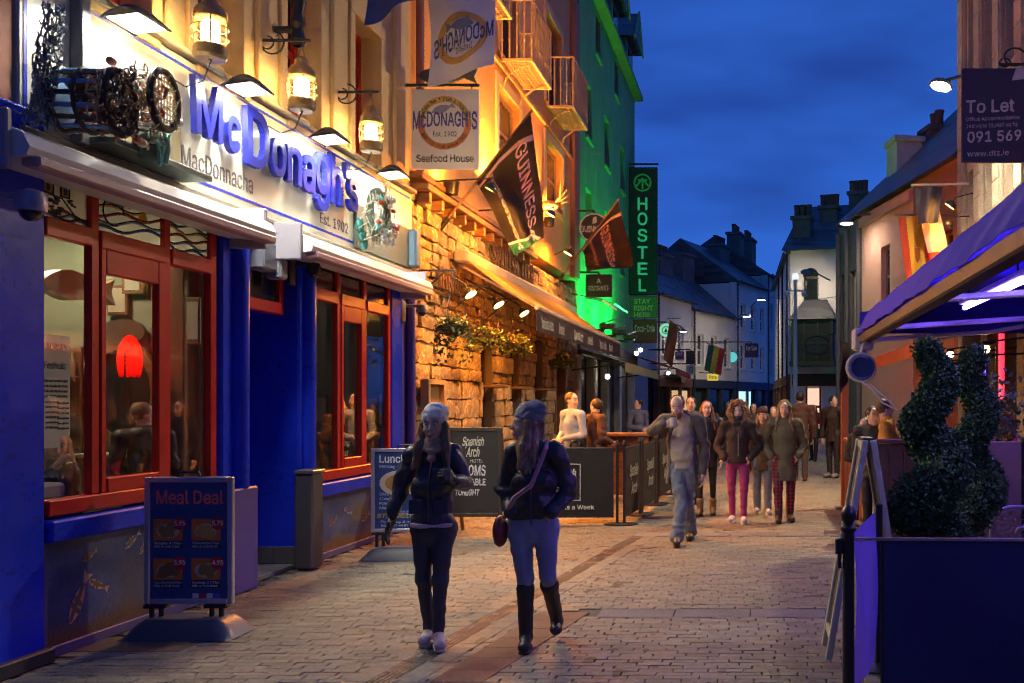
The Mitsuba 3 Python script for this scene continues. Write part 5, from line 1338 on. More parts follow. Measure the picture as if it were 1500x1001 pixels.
def hang_sign(name, label, px0, px1, py0, py1, d, mat, bits=(), round_=False, lamp=None, cat_='sign'):
    """A projecting sign board across the street front, with lettering facing down the street."""
    t = thing(name, label, cat_)
    a, b = DP(px0, py1, d), DP(px1, py0, d)
    w_, h_ = b[0]-a[0], b[2]-a[2]
    kw = {} if lamp is None else LAMP(*lamp)
    if round_:
        m = fr(prism(affinity.scale(Point(0, 0).buffer(w_/2, 24), 1, h_/w_), 0.10), ((a[0]+b[0])/2, d+0.10, (a[2]+b[2])/2), UX, UZ)
        add('board', m, mat, t, smooth=30, **kw)
    else:
        add('board', bx(a[0], b[0], d, d+0.10, a[2], b[2], 0.01), mat, t, **kw)
    for s, u, v, wd, hh, col, bold in bits:
        add('lettering', text(s, hh*h_, (a[0]+u*w_, d-0.002 if not round_ else d-0.004, a[2]+v*h_), UX, UZ, 0.006, width=wd*w_, bold=bold), col, t, smooth=False)
    side = -1 if (a[0]+b[0])/2 < 0 else 1
    add('bracket', obox([(a[0]+b[0])/2, d+0.05, b[2]+0.06], [XL if side < 0 else XR, d+0.05, b[2]+0.06], 0.04, 0.05), IRON, t)
    add('hanger', cyl([(a[0]+b[0])/2, d+0.05, b[2]-0.005], [(a[0]+b[0])/2, d+0.05, b[2]+0.04], 0.03, n=6), IRON, t)
    return t, a, b


PAL = C(0.6, 0.6, 0.55)
t, a, b = hang_sign('round_sign', 'round black and white beer sign half hidden behind the second flag', 848, 892, 312, 356, 25.6, C(0.025, 0.025, 0.025, 0.4), [('GUINNESS', 0.06, 0.36, 0.88, 0.2, PAL, True)], True)
rr = (b[0]-a[0])/2
add('white_ring', fr(prism(Point(0, 0).buffer(rr*0.98).difference(Point(0, 0).buffer(rr*0.88)), 0.01), ((a+b)/2)*[1, 0, 1] + [0, 25.595, 0], UX, UZ), PAL, t, smooth=False)
add('harp_emblem', fr(prism(affinity.scale(Polygon([(0, 0), (0.3, 0.1), (0.25, 0.5), (0.05, 0.42)]), rr, rr, origin=(0, 0)), 0.01), ((a+b)/2)*[1, 0, 1] + [-rr*0.1, 25.595, rr*0.25], UX, UZ), PAL, t, smooth=False)
hang_sign('hanging_board', 'brown hanging board below the second black flag', 858, 896, 402, 436, 26.5, C(0.05, 0.025, 0.02), [('A', 0.42, 0.62, 0.16, 0.18, PAL, True), ('RISTORANTE', 0.12, 0.3, 0.76, 0.2, PAL, False)])
hang_sign('drink_sign', 'dark red soft drink sign with script lettering under the green panels', 927, 962, 468, 503, 37.0, C(0.16, 0.012, 0.012, 0.4), [('Coca-Cola', 0.08, 0.48, 0.84, 0.28, PAL, True)])
t, a, b = hang_sign('round_cafe_sign', 'round lit pale green cafe sign beyond the hostel sign', 966, 985, 474, 494, 41.0, C(0.4, 0.6, 0.45), [], True, (0.25, 0.8, 0.45, 0.9))
cc_, rr = (a+b)/2, (b[0]-a[0])/2
add('inner_disc', fr(prism(union_all([Point(0, 0).buffer(rr*0.62).difference(Point(0, 0).buffer(rr*0.5)), Polygon([(0, rr*.4), (rr*.3, -rr*.3), (-rr*.3, -rr*.3)])]), 0.02), (cc_[0], 40.995, cc_[2]), UX, UZ), C(0.02, 0.2, 0.09), t, smooth=False)
# shopfronts with awnings beyond the pub
def small_awning(y0, y1, zt, zf, out, col, label, stripe=None):
    t = thing('shop_awning', label, 'awning')
    fn = lambda u, v: np.stack([XL + 0.05 + out*v, y0 + (y1-y0)*u, zt + (zf-zt)*v], -1)
    add('fabric', sheet(fn, 10, 4, 0.01), col, t, smooth=60)
    add('valance', bx(XL+0.05+out-0.01, XL+0.06+out, y0, y1, zf-0.25, zf-0.008), stripe or col, t)
    for yy in (y0+0.1, y1-0.1):
        add('arm', obox([XL+0.02, yy, zt-0.6], [XL+out, yy, zf-0.03], 0.04, 0.04), IRON, t)


small_awning(25.2, 33.5, 3.15, 2.75, 1.35, C(0.38, 0.33, 0.12, 0.8), 'olive yellow awning beyond the pub awning')
small_awning(36.5, 44.5, 3.5, 3.0, 1.7, C(0.30, 0.03, 0.025, 0.8), 'dark red awning under the drink sign', C(0.2, 0.03, 0.03, 0.8))
small_awning(45.5, 52, 3.3, 2.9, 1.2, C(0.20, 0.12, 0.08, 0.8), 'brown awning beyond the dark red one')
for q, (px, py, d, k_, lab) in enumerate(((979, 571, 0, 0, ''), )):
    pass
for q, (px, py, X, lab) in enumerate(((893, 447, XL+1.0, 'slanting strip lamp over the pub awning end'), (910, 452, XL+1.0, 'second slanting strip lamp beside the drink sign'))):
    t = thing('strip_lamp', lab, 'lamp', 'strip lamps over the shops')
    p = WP(px, py, X)
    m = obox(p + [-0.18, 0, 0.12], p + [0.18, 0, -0.12], 0.08, 0.05)
    add('tube', m, WHITE, t, **LAMP(1.0, 0.92, 0.72, 6))
    add('arm', obox(p + [-0.18, 0.05, 0.14], [XL, p[1]+0.05, p[2]+0.3], 0.03, 0.03), IRON, t)
for q, (px, py) in enumerate(((932, 518), (938, 513), (979, 647-100), (890, 552))):
    t = thing('spot_lamp', ['small bright spot lamp at the edge of the dark red awning, left one', 'small bright spot lamp at the edge of the dark red awning, right one', 'small bright spot lamp under the brown awning', 'small bright spot lamp under the olive awning'][q], 'lamp', 'small spot lamps on the shops')
    p = DP(px, py, 34 if q < 2 else 40 if q == 2 else 29)
    add('bulb', ball(p, 0.075, 1), WHITE, t, **LAMP(1.0, 0.9, 0.7, 22))
    add('stem', cyl(p, p + [0, 0, 0.3], 0.02, n=6), IRON, t)

# ---------------------------------------------------------------- houses further up the street
def row_house(label, P, Q, s, ze, zr, mat, wins, deep=7.0, roof='slate', frame=None, sill=None, chim=(), shop=None, eave=0.25, cat_='building', name='terraced_house', pane=None):
    global FRAME
    t = thing(name, label, cat_)
    L = math.hypot(Q[0]-P[0], Q[1]-P[1])
    FRAME = frame_on(P, Q)
    facade(t, 0.0, s, 0.0, L, 0.0 if not shop else 2.9, ze, mat, wins, frame=frame, sill=sill or mat, pane=pane)
    xa, xb = sorted((-s*0.42, -s*deep))
    add('side_mass', bx(xa, xb, 0.01, L-0.01, 0, ze-0.05), mat, t, smooth=False)
    xa, xb = sorted((s*eave, -s*deep))
    gable_roof(t, xa, xb, -0.02, L+0.02, ze, zr, roof)
    add('gutter', cyl([s*(eave+0.05), 0, ze+0.02], [s*(eave+0.05), L, ze+0.02], 0.06, n=8), BLACK, t)
    for q in range(0, max(1, int(L//4))):
        add('downpipe', cyl([s*0.06, 0.15+4*q, 0.1], [s*0.06, 0.15+4*q, ze], 0.04, n=8), BLACK, t)
    for (u, v, z1, n) in chim:
        chimney(t, -s*v, u, ze, z1, 0.8, 1.5, n)
    if shop:
        fm, gl, sg = shop
        xa, xb = sorted((-s*0.40, -s*0.25))
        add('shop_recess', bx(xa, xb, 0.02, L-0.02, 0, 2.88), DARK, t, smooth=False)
        xa, xb = sorted((-s*0.2, s*0.08))
        add('shop_fascia', bx(xa, xb, 0.03, L-0.03, 2.45, 2.87, 0.02), sg, t)
        n = max(2, int(L/1.6))
        for q in range(n+1):
            yy = 0.05 + (L-0.35)*q/n
            add('shop_pilaster', bx(xa, xb-0.03 if s > 0 else xb, yy, yy+0.25, 0, 2.44, 0.01), fm, t)
        xa, xb = sorted((-s*0.12, -s*0.10))
        add('shop_window', bx(xa, xb, 0.1, L-0.1, 0.55, 2.4), gl, t, smooth=False)
        xa, xb = sorted((-s*0.16, s*0.0))
        add('stall_riser', bx(xa, xb, 0.1, L-0.1, 0.0, 0.54), fm, t, smooth=False)
    FRAME = None
    return t


def lit_pane(t, P, Q, x, y0, y1, z0, z1, rgb, k, name='lit_window'):
    global FRAME
    FRAME = frame_on(P, Q)
    xa, xb = sorted((x, x*1.2))
    o = add(name, bx(xa, xb, y0, y1, z0, z1), C(0.5, 0.5, 0.5), t, smooth=False, **LAMP(*rgb, k))
    FRAME = None
    return o


CREAMW = C(0.55, 0.50, 0.40, 0.8)
WF = C(0.55, 0.55, 0.55, 0.5)
P, Q = (-4.55, 44.5), (-3.3, 49.2)
h = row_house('cream gabled house just beyond the hostel sign, with low grey roof', P, Q, 1, 6.6, 9.4, 'white_render', [(0.7, 1.5, 3.9, 5.4), (2.9, 3.7, 3.9, 5.4)], chim=((4.3, 2.2, 8.9, 4),), shop=(C(0.10, 0.03, 0.02), NIGHTGLASS, C(0.12, 0.05, 0.04)))
lit_pane(h, P, Q, -0.06, 2.2, 4.4, 0.9, 2.3, (1.0, 0.62, 0.25), 0.55)
P, Q = (-3.25, 49.3), (-1.25, 54.6)
h = row_house('long white house with blue tinged wall and slate roof left of the far street lamps', P, Q, 1, 6.3, 9.3, 'white_render', [(0.6, 1.4, 3.6, 5.2), (2.3, 3.1, 3.6, 5.2), (4.1, 4.9, 3.6, 5.2)], chim=((1.6, 2.6, 9.3, 5), (4.4, 2.6, 9.7, 6)), shop=(C(0.03, 0.05, 0.08), NIGHTGLASS, C(0.02, 0.03, 0.07)))
P, Q = (-1.2, 54.7), (0.55, 59.5)
h = row_house('pale blue three storey house with a parapet dormer at the end of the street', P, Q, 1, 8.4, 11.0, 'white_render', [(0.7, 1.5, 3.6, 5.0), (2.4, 3.2, 3.6, 5.0), (3.9, 4.6, 3.6, 5.0), (0.7, 1.5, 5.9, 7.3), (2.4, 3.2, 5.9, 7.3), (3.9, 4.6, 5.9, 7.3)],
              chim=((3.4, 2.4, 10.9, 5),), shop=(C(0.03, 0.04, 0.12), NIGHTGLASS, C(0.02, 0.03, 0.10)))
lit_pane(h, P, Q, -0.06, 0.3, 2.5, 0.7, 2.35, (0.55, 1.0, 0.85), 1.1)
P, Q = (0.58, 59.6), (1.75, 66)
row_house('grey house closing the view at the far bend of the street', P, Q, 1, 9.4, 11.8, 'grey_render', [(1.0, 1.9, 3.6, 5.0), (4, 4.9, 3.6, 5.0), (1.0, 1.9, 6.4, 7.8), (4, 4.9, 6.4, 7.8)], chim=((1.2, 2.2, 12.0, 4), (5.2, 2.2, 12.3, 4)), shop=(C(0.08, 0.04, 0.03), NIGHTGLASS, C(0.08, 0.03, 0.03)))
# behind the left row: taller roof with stacks
t = row_house('dark higher roof with chimney stacks behind the cream gabled house', (-7.2, 47.0), (-6.0, 57.0), 1, 6.6, 8.4, 'chimney_render', [], chim=((1.0, 2.2, 9.0, 5), (5.5, 2.2, 9.2, 6)))
# the white house with the bay window at the right bend
P, Q = (0.95, 55.0), (1.28, 41.2)
hs = row_house('long side wall of the corner house with narrow lit shops at the right bend', Q, P, -1, 7.9, 8.6, 'white_render', [(2.0, 2.9, 3.8, 5.4), (5.0, 5.9, 3.8, 5.4), (8.5, 9.4, 3.8, 5.4)], deep=1.2, shop=(C(0.12, 0.04, 0.02), NIGHTGLASS, C(0.14, 0.05, 0.02)), eave=0.15)
lit_pane(hs, Q, P, 0.06, 0.6, 3.4, 0.8, 2.3, (1.0, 0.5, 0.2), 0.6)
lit_pane(hs, Q, P, 0.06, 6.0, 9.5, 0.8, 2.3, (1.0, 0.6, 0.3), 0.7)
BAY = thing('corner_house', 'white corner house with an arched window and a dark bay window facing down the street', 'building')
P, Q = (1.35, 41.0), (3.9, 40.2)
L = math.hypot(Q[0]-P[0], Q[1]-P[1])
FRAME = frame_on(P, Q)
facade(BAY, 0.0, 1, 0, L, 0, 8.0, 'white_render', [(0.55, 1.2, 5.75, 6.9)], frame=BLACK, cross=False)
add('arch_head', fr(prism(Polygon([(-0.325, 0)] + [(0.325*math.cos(a), 0.36*math.sin(a)) for a in np.linspace(PI, 0, 12)] + [(0.325, 0)]), 0.03), (0.0, 0.875, 6.9), UY, UZ), NIGHTGLASS, BAY, smooth=False)
add('side_mass', bx(-6.0, -0.42, 0.02, L-0.02, 0, 7.95), 'white_render', BAY, smooth=False)
gable_roof(BAY, -6.5, 0.3, -0.3, L+0.4, 8.0, 10.4, 'slate')
bz = add('bay_window', cat([bx(0.003, 0.7, 0.15, 2.0, 3.2, 3.4), bx(0.003, 0.62, 0.25, 1.9, 4.98, 5.1), bx(0.58, 0.64, 0.2, 0.3, 3.4, 4.98), bx(0.58, 0.64, 1.85, 1.95, 3.4, 4.98), bx(0.58, 0.63, 0.74, 0.80, 3.4, 4.98), bx(0.58, 0.63, 1.30, 1.36, 3.4, 4.98), bx(0.58, 0.625, 0.3, 1.85, 4.1, 4.17)]), C(0.03, 0.03, 0.04, 0.4), BAY)
add('pane', bx(0.2, 0.60, 0.25, 1.9, 3.41, 4.97), C(0.012, 0.012, 0.016, 0.45), bz, smooth=False)
add('hipped_roof', tm([[0, 0.1, 5.105], [0.72, 0.1, 5.105], [0.72, 2.05, 5.105], [0, 2.05, 5.105], [0, 0.6, 5.95], [0, 1.55, 5.95]], [[0, 1, 4], [1, 2, 5], [1, 5, 4], [2, 3, 5]]), 'slate', bz, smooth=False)
add('shop_fascia', bx(0.003, 0.1, 0.1, L-0.1, 2.4, 2.9, 0.02), C(0.06, 0.015, 0.012), BAY)
add('lit_door', cat([bx(0.003, 0.05, 0.75, 1.25, 0.2, 2.3)]), C(0.5, 0.4, 0.3), BAY, smooth=False, **LAMP(1.0, 0.55, 0.38, 1.2))
add('door_bars', cat([bx(0.051, 0.09, 0.68, 0.75, 0.1, 2.35), bx(0.051, 0.09, 1.25, 1.32, 0.1, 2.35), bx(0.051, 0.08, 0.75, 1.25, 1.5, 1.6), bx(0.051, 0.08, 0.98, 1.02, 0.2, 1.5)]), C(0.20, 0.02, 0.015), BAY, smooth=False)
for u, v, z1, n in ((0.3, 0.9, 9.4, 3), (1.2, 2.0, 10.0, 4), (2.3, 2.8, 10.7, 4)):
    chimney(BAY, -v, u, 8.1, z1, 0.6, 0.75, n)
FRAME = None

# ---------------------------------------------------------------- right side: red, pink and dark fronts, then the stone building
RA, RU = np.array([4.4, 21.7]), np.array([-0.211, 0.977])
rpnt = lambda s_: tuple(RA + RU*s_)
RED = thing('red_building', 'red brown building with hanging flags beside the stone building on the right', 'building')
FRAME = frame_on(rpnt(0), rpnt(9))
PM('red_render', lambda p, n, uv: mix([0.26, 0.075, 0.045], [0.36, 0.12, 0.07], fbm(p.x*2, p.y*2, p.z*1.2, 4)), 0.75)
facade(RED, 0, -1, 0, 2.7, 0, 7.1, 'red_render', [(0.3, 1.0, 3.9, 5.6), (1.8, 2.4, 3.9, 5.3)], frame=C(0.3, 0.12, 0.05))
add('side_mass', bx(0.42, 8.5, 0.0, 2.69, 0, 7.05), 'red_render', RED, smooth=False)
gable_roof(RED, -0.2, 9.2, 0, 8.98, 7.1, 11.6, 'slate')
chimney(RED, 2.8, 8.0, 9.0, 9.9, 0.75, 0.8, 2)
chimney(RED, 1.75, 8.0, 8.0, 9.5, 0.8, 0.9, 0, 'grey_render')
FRAME = None
PINK = thing('pink_building', 'dull pink rendered house front with one narrow window, right of the far street lamps', 'building')
FRAME = frame_on(rpnt(0), rpnt(9))
PM('pink_render', lambda p, n, uv: mix([0.42, 0.25, 0.23], [0.54, 0.34, 0.31], fbm(p.x*1.6, p.y*1.6, p.z*0.8, 4)), 0.8)
facade(PINK, 0, -1, 2.72, 6.75, 0, 7.05, 'pink_render', [(4.4, 5.1, 4.3, 5.9)], frame=C(0.2, 0.15, 0.15))
add('side_mass', bx(0.42, 8.5, 2.72, 6.74, 0, 7.0), 'pink_render', PINK, smooth=False)
add('cornice', bx(-0.12, 0.0, 2.75, 6.74, 6.7, 6.95, 0.02), 'pink_render', PINK)
FRAME = None
DRK = thing('dark_building', 'narrow dark timber shop building at the bend on the right with a tall sash window', 'building')
FRAME = frame_on(rpnt(0), rpnt(9))
facade(DRK, 0, -1, 6.78, 9.0, 0, 7.05, C(0.10, 0.10, 0.115, 0.5), [(7.2, 7.9, 3.4, 5.6), (8.2, 8.8, 3.4, 5.6)], frame=C(0.3, 0.3, 0.33))
add('side_mass', bx(0.42, 8.5, 6.79, 9.0, 0, 7.0), 'chimney_render', DRK, smooth=False)
for yy in (6.85, 8.0, 8.85):
    add('pilaster', bx(-0.1, -0.001, yy, yy+0.16, 0, 6.9, 0.02), C(0.14, 0.14, 0.16, 0.4), DRK)
FRAME = None

STN = thing('stone_building', 'tall pale stone building with deep window bays at the right edge carrying the letting board', 'building')
wins = [(y_, y_+0.85, z_, z_+2.6) for y_ in (15.2, 16.75, 18.3, 19.85) for z_ in (3.9, 7.6, 11.2)]
facade(STN, XR, -1, 13.2, 21.6, 3.3, 15.5, 'ashlar', wins, frame=C(0.10, 0.09, 0.08), sill='ashlar', depth=0.6)
add('side_mass', bx(XR+0.61, XR+9, 13.2, 21.6, 0, 15.5), 'ashlar', STN, smooth=False)
add('corner_strip', bx(XR-0.02, XR+0.5, 21.6, 21.68, 0, 15.6), C(0.04, 0.035, 0.03, 0.6), STN)
for y_ in (14.55, 16.1, 17.65, 19.2, 20.8):
    k = add('pier', bx(XR-0.09, XR, y_, y_+0.5, 3.3, 15.4, 0.02), 'ashlar', STN)
    for z_ in np.arange(3.5, 12.5, 0.45):
        add('quoin_stone', bx(XR-0.115, XR-0.09, y_+0.02, y_+0.48, z_, z_+0.43, 0.01), 'ashlar', k)
add('string_course', bx(XR-0.14, XR, 13.2, 21.6, 3.28, 3.5, 0.02), 'ashlar', STN)
add('bar_front', bx(XR+0.25, XR+0.6, -22, 21.6, 0, 3.27), C(0.05, 0.022, 0.016, 0.5), STN, smooth=False)
for y_, m in ((9.0, 'ashlar'), (11.3, 'ashlar'), (13.4, 'ashlar'), (16.2, 'ashlar'), (18.9, 'ashlar'), (21.1, 'ashlar')):
    add('bar_pillar', bx(XR-0.05, XR+0.25, y_, y_+0.45, 0, 3.26, 0.02), m, STN)
add('bar_fascia', bx(XR-0.02, XR+0.24, 4.0, 21.6, 2.85, 3.26, 0.02), C(0.10, 0.03, 0.02, 0.5), STN)
NEARR = thing('near_building', 'front of the bar building along the terrace at the right, mostly out of view', 'building')
facade(NEARR, XR, -1, -22, 13.15, 3.3, 12, 'ashlar', [], depth=0.6)
# letting board
d = 13.6
t = thing('letting_board', 'dark blue letting board reading To Let with a phone number on the stone building', 'sign')
c0, c1 = DP(1409, 238, d), DP(1530, 100, d)
add('board', bx(c0[0], c1[0], d, d+0.06, c0[2], c1[2], 0.006), C(0.035, 0.03, 0.085, 0.5), t)
LW = C(0.55, 0.47, 0.52, 0.6)
m2 = []
lf = lambda px, py: DP(px, py, d-0.001)
for s_, px, py, hpx, wpx, b_ in (('To Let', 1415, 166, 18, 71, True), ('Office Accommodation', 1415, 178, 5.5, 78, False), ('148 sq m (1,600 sq ft)', 1415, 188, 5.5, 75, False), ('091 569', 1417, 209, 15, 79, True), ('www.dtz.ie', 1417, 230, 8, 61, False)):
    add('lettering', text(s_, hpx*d/FP, lf(px, py), (1, 0, 0.045), UZ, 0.003, width=wpx*d/FP, bold=b_), LW, t, smooth=False)
add('white_emblem', fr(prism(Polygon([(0, 0), (0.18, 0.02), (0.17, 0.18), (0.06, 0.16)]), 0.003), lf(1482, 118), UX, UZ), LW, t, smooth=False)
add('scroll_bracket', cat([tube([DP(1487 + 16*math.cos(a), 84 - 13*math.sin(a), d+0.03) for a in np.linspace(0, 5.5, 22)], 0.014, 6), obox([c0[0]+0.5, d+0.03, c1[2]+0.06], [XR, d+0.03, c1[2]+0.06], 0.03, 0.03), tube([DP(1472 + 8*math.cos(a), 92 - 6*math.sin(a), d+0.03) for a in np.linspace(2, 8, 16)], 0.012, 6)]), IRON, t)


# ---------------------------------------------------------------- street lamps
def street_lamp(label, head, wall, k, group='street lamps on brackets', r=0.17, col=(1.0, 0.80, 0.52), n=(0, 0, 1)):
    t = thing('street_lamp', label, 'street lamp', group)
    head, wall = np.asarray(head, float), np.asarray(wall, float)
    add('head', lathe([(r*1.15, 0.0), (r*1.2, 0.02), (r*1.0, 0.07), (r*0.45, 0.12), (0.02, 0.13)], head, 18, axis=n), C(0.10, 0.11, 0.13, 0.4), t)
    add('lamp_face', lathe([(0.001, -0.025), (r*0.7, -0.02), (r, 0.0)], head, 18, axis=n), WHITE, t, smooth=False, **LAMP(*col, k))
    add('arm', tube([head + [0, 0, 0.08], head*0.7 + wall*0.3 + [0, 0, 0.16], wall], [0.03, 0.028, 0.032], 8), C(0.06, 0.065, 0.08, 0.4), t)
    return t


street_lamp('large street lamp at the top right shining against the sky beside the letting board', DP(1378, 127, 16.8), [XR, 16.9, 7.2], 2300, n=(0.28, 0.15, 1.0))
street_lamp('street lamp over the dark roof line to the right, second from the camera', DP(1240, 328, 27.0), [3.2, 27.2, 6.9], 2300*0.10)
street_lamp('street lamp on a curved arm in front of the corner house', DP(1180, 400, 39.0), [2.9, 39.6, 6.6], 2300*0.1, n=(0.1, -0.7, 1.0))
street_lamp('small street lamp in front of the pale blue far house', DP(1115, 440, 50.0), [-0.4, 55.0, 7.0], 2300*0.05, r=0.2)
street_lamp('small low street lamp in front of the long white house', DP(1094, 464, 49.0), [-1.4, 54, 6.2], 2300*0.045, r=0.2)
street_lamp('small street lamp near the roof of the cream gabled house', DP(1001, 486, 46.0), [-4.0, 46.4, 5.4], 2300*0.04, r=0.16)
t = thing('camera_mast', 'tall slim white mast with lamps at its top in front of the corner house', 'mast')
p = np.array([DP(1165, 590, 37)[0], 37, 0])
add('pole', lathe([(0.10, 0), (0.08, 3), (0.055, 6.3), (0.001, 6.31)], p, 12), C(0.5, 0.5, 0.52, 0.5), t)
add('lamp_head', lathe([(0.12, 0), (0.14, 0.12), (0.10, 0.25), (0.001, 0.26)], p + [0, 0, 6.3], 12), WHITE, t, **LAMP(0.8, 0.9, 1.0, 1.0))
add('cross_arm', cat([obox(p + [-0.35, 0, 5.9], p + [0.35, 0, 5.9], 0.05, 0.05), ball(p + [-0.33, 0, 5.78], 0.11, 1), ball(p + [0.33, 0, 5.78], 0.11, 1)]), C(0.5, 0.5, 0.52, 0.5), t)
t = thing('overhead_cable', 'thin cable strung across the far street between the houses', 'cable')
add('cable', tube([DP(1128, 436, 45), DP(1180, 441, 42), DP(1240, 433, 38)], 0.012, 5), BLACK, t)
# small hanging signs in the distance
hang_sign('hanging_board', 'purple blue hanging board in front of the far white houses', 1091, 1111, 503, 524, 46, C(0.03, 0.03, 0.11), [('For Sale', 0.1, 0.5, 0.8, 0.3, PAL, True)])
hang_sign('hanging_board', 'dark square hanging sign beside the small flag', 1005, 1018, 514, 534, 44, C(0.03, 0.04, 0.03), [])
hang_sign('hanging_board', 'white square hanging sign with a grey curl below the dark one', 1005, 1019, 535, 549, 43.5, C(0.35, 0.35, 0.35), [('G', 0.3, 0.2, 0.4, 0.6, C(0.1, 0.1, 0.1), True)])
hang_sign('hanging_board', 'purple hanging sign with pale lettering beyond the round cafe sign', 989, 1002, 515, 527, 43, C(0.16, 0.05, 0.18), [('HALF', 0.12, 0.5, 0.76, 0.36, PAL, True)])
hang_sign('lit_sign', 'small lit yellow shop sign far up the street', 1036, 1052, 548, 558, 50, C(0.4, 0.35, 0.05), [('Pizza', 0.15, 0.3, 0.7, 0.45, DARK, True)], False, (1.0, 0.75, 0.08, 0.55))
hang_sign('lit_sign', 'small lit teal shop sign on the pale blue far house', 1066, 1080, 516, 531, 54, C(0.1, 0.4, 0.4), [], True, (0.15, 0.8, 0.8, 0.6))
t = thing('round_sign', 'empty dark oval sign frame hanging at the right bend', 'sign')
p = DP(1197, 506, 36)
add('frame', tube([p + [0.44*math.cos(a), 0, 0.33*math.sin(a)] for a in np.linspace(0, 2*PI, 30)], 0.03, 6), BLACK, t)
add('plate', bx(p[0]-0.36, p[0]+0.36, 35.98, 36.02, p[2]-0.2, p[2]-0.02), C(0.05, 0.05, 0.055), t)
add('bracket', obox(p + [0.4, 0, 0.38], [3.0, 36, p[2]+0.45], 0.04, 0.04), IRON, t)


def small_flag(label, px, py, w_, h_, d, cols, slant=0.2):
    t = thing('flag', label, 'flag')
    o = DP(px, py, d)
    side = XL if o[0] < 0.0 else XR
    for q, c_ in enumerate(cols):
        fn = lambda u, v: np.stack([o[0] + (w_/len(cols))*(q+u) - slant*v, d + 0.05*np.sin((u+q)*3 + v*5), o[2] - h_*v - 0.2*h_*(u+q)/len(cols)], -1)
        add('cloth_band', sheet(fn, 5, 12, 0.005), c_, t, smooth=60)
    add('pole', obox([o[0]-0.1, d, o[2]+0.02], [o[0]+w_+0.1, d, o[2]+0.04-0.2*h_*0], 0.03, 0.03), 'wood', t)
    return t


small_flag('small red, yellow and green flag high on the far white house', 1038, 504, 0.75, 1.2, 45, [C(0.02, 0.12, 0.06), C(0.5, 0.4, 0.05), C(0.4, 0.03, 0.03)])
small_flag('narrow orange flag hanging beside the round cafe sign', 981, 468, 0.35, 1.6, 39.5, [C(0.5, 0.16, 0.03), C(0.4, 0.1, 0.03)], 0.25)
t = thing('flag', 'red and yellow flag with a crest hanging from the red building', 'flag', None)
fl0 = DP(1316, 318, 21.3)
ffn = lambda u, v: np.stack([fl0[0] + 0.70*u + 0.20*v*(1-u), 21.3 + 0.06*np.sin(u*8+v*4), fl0[2] + 0.04*u - 1.55*v - 0.10*np.sin(u*4)*v], -1)
for q, (u0, u1, c_) in enumerate(((0, 0.24, C(0.50, 0.06, 0.025, 0.7)), (0.24, 0.8, C(0.62, 0.38, 0.04, 0.7)), (0.8, 1.0, C(0.50, 0.06, 0.025, 0.7)))):
    add('cloth_band', sheet(lambda u, v: ffn(u0 + (u1-u0)*u, v), 8, 14, 0.005), c_, t, smooth=60)
cr = union_all([Polygon([(0.40, 0.42), (0.62, 0.42), (0.62, 0.55), (0.51, 0.62), (0.40, 0.55)]), Polygon([(0.42, 0.36), (0.46, 0.41), (0.51, 0.35), (0.56, 0.41), (0.60, 0.36), (0.60, 0.415), (0.42, 0.415)])])
add('crest', cat([drape(prism(cr, 0.0004), ffn, 0.006), drape(prism(cr, 0.0004), ffn, -0.006)]), C(0.35, 0.10, 0.03, 0.7), t, smooth=False)
add('pole', obox([fl0[0]-0.05, 21.3, fl0[2]+0.05], [XR-0.02, 21.9, fl0[2]+0.14], 0.035, 0.035), 'wood', t)
t = thing('flag', 'white and red cloth hanging over the right half of the flag with the crest', 'flag')
fl1 = DP(1347, 312, 20.9)
add('cloth', sheet(lambda u, v: np.stack([fl1[0] + 0.42*u + 0.18*v, 20.9 + 0.05*np.sin(u*9+v*3), fl1[2] + 0.05*u - 0.85*v], -1), 8, 10, 0.005), C(0.60, 0.45, 0.40, 0.7), t, smooth=60)
add('red_hem', sheet(lambda u, v: np.stack([fl1[0] + 0.18 + 0.42*u + 0.05*v, 20.9 + 0.05*np.sin(u*9+3), fl1[2] - 0.855 + 0.05*u - 0.22*v], -1), 8, 3, 0.005), C(0.5, 0.05, 0.02), t, smooth=60)
t = thing('flag', 'dark furled flag hanging above the flag with the crest', 'flag')
fl2 = DP(1338, 275, 20.5)
add('cloth', sheet(lambda u, v: np.stack([fl2[0] + 0.62*u + 0.12*v*(1-2*u), 20.5 + 0.07*np.sin(u*8+v*2), fl2[2] + 0.02*u - 0.75*v], -1), 8, 10, 0.005), C(0.035, 0.03, 0.05), t, smooth=60)
add('pole', obox([fl2[0]-0.05, 20.5, fl2[2]+0.05], [XR, 20.6, fl2[2]+0.1], 0.04, 0.04), C(0.4, 0.35, 0.35), t)
hood_lamp('wall_lantern', 'upper warm lamp shining on the flag from the corner of the stone building', DP(1391, 303, 20.2), [-0.55, 0.25, -0.8], 0.11, (1.0, 0.42, 0.06), 160, [XR, 20.2, 6.0])
hood_lamp('wall_lantern', 'lower warm lamp shining on the flag from the corner of the stone building', DP(1388, 331, 20.6), [-0.5, 0.25, -0.8], 0.10, (1.0, 0.42, 0.06), 160, [XR, 20.6, 5.6])

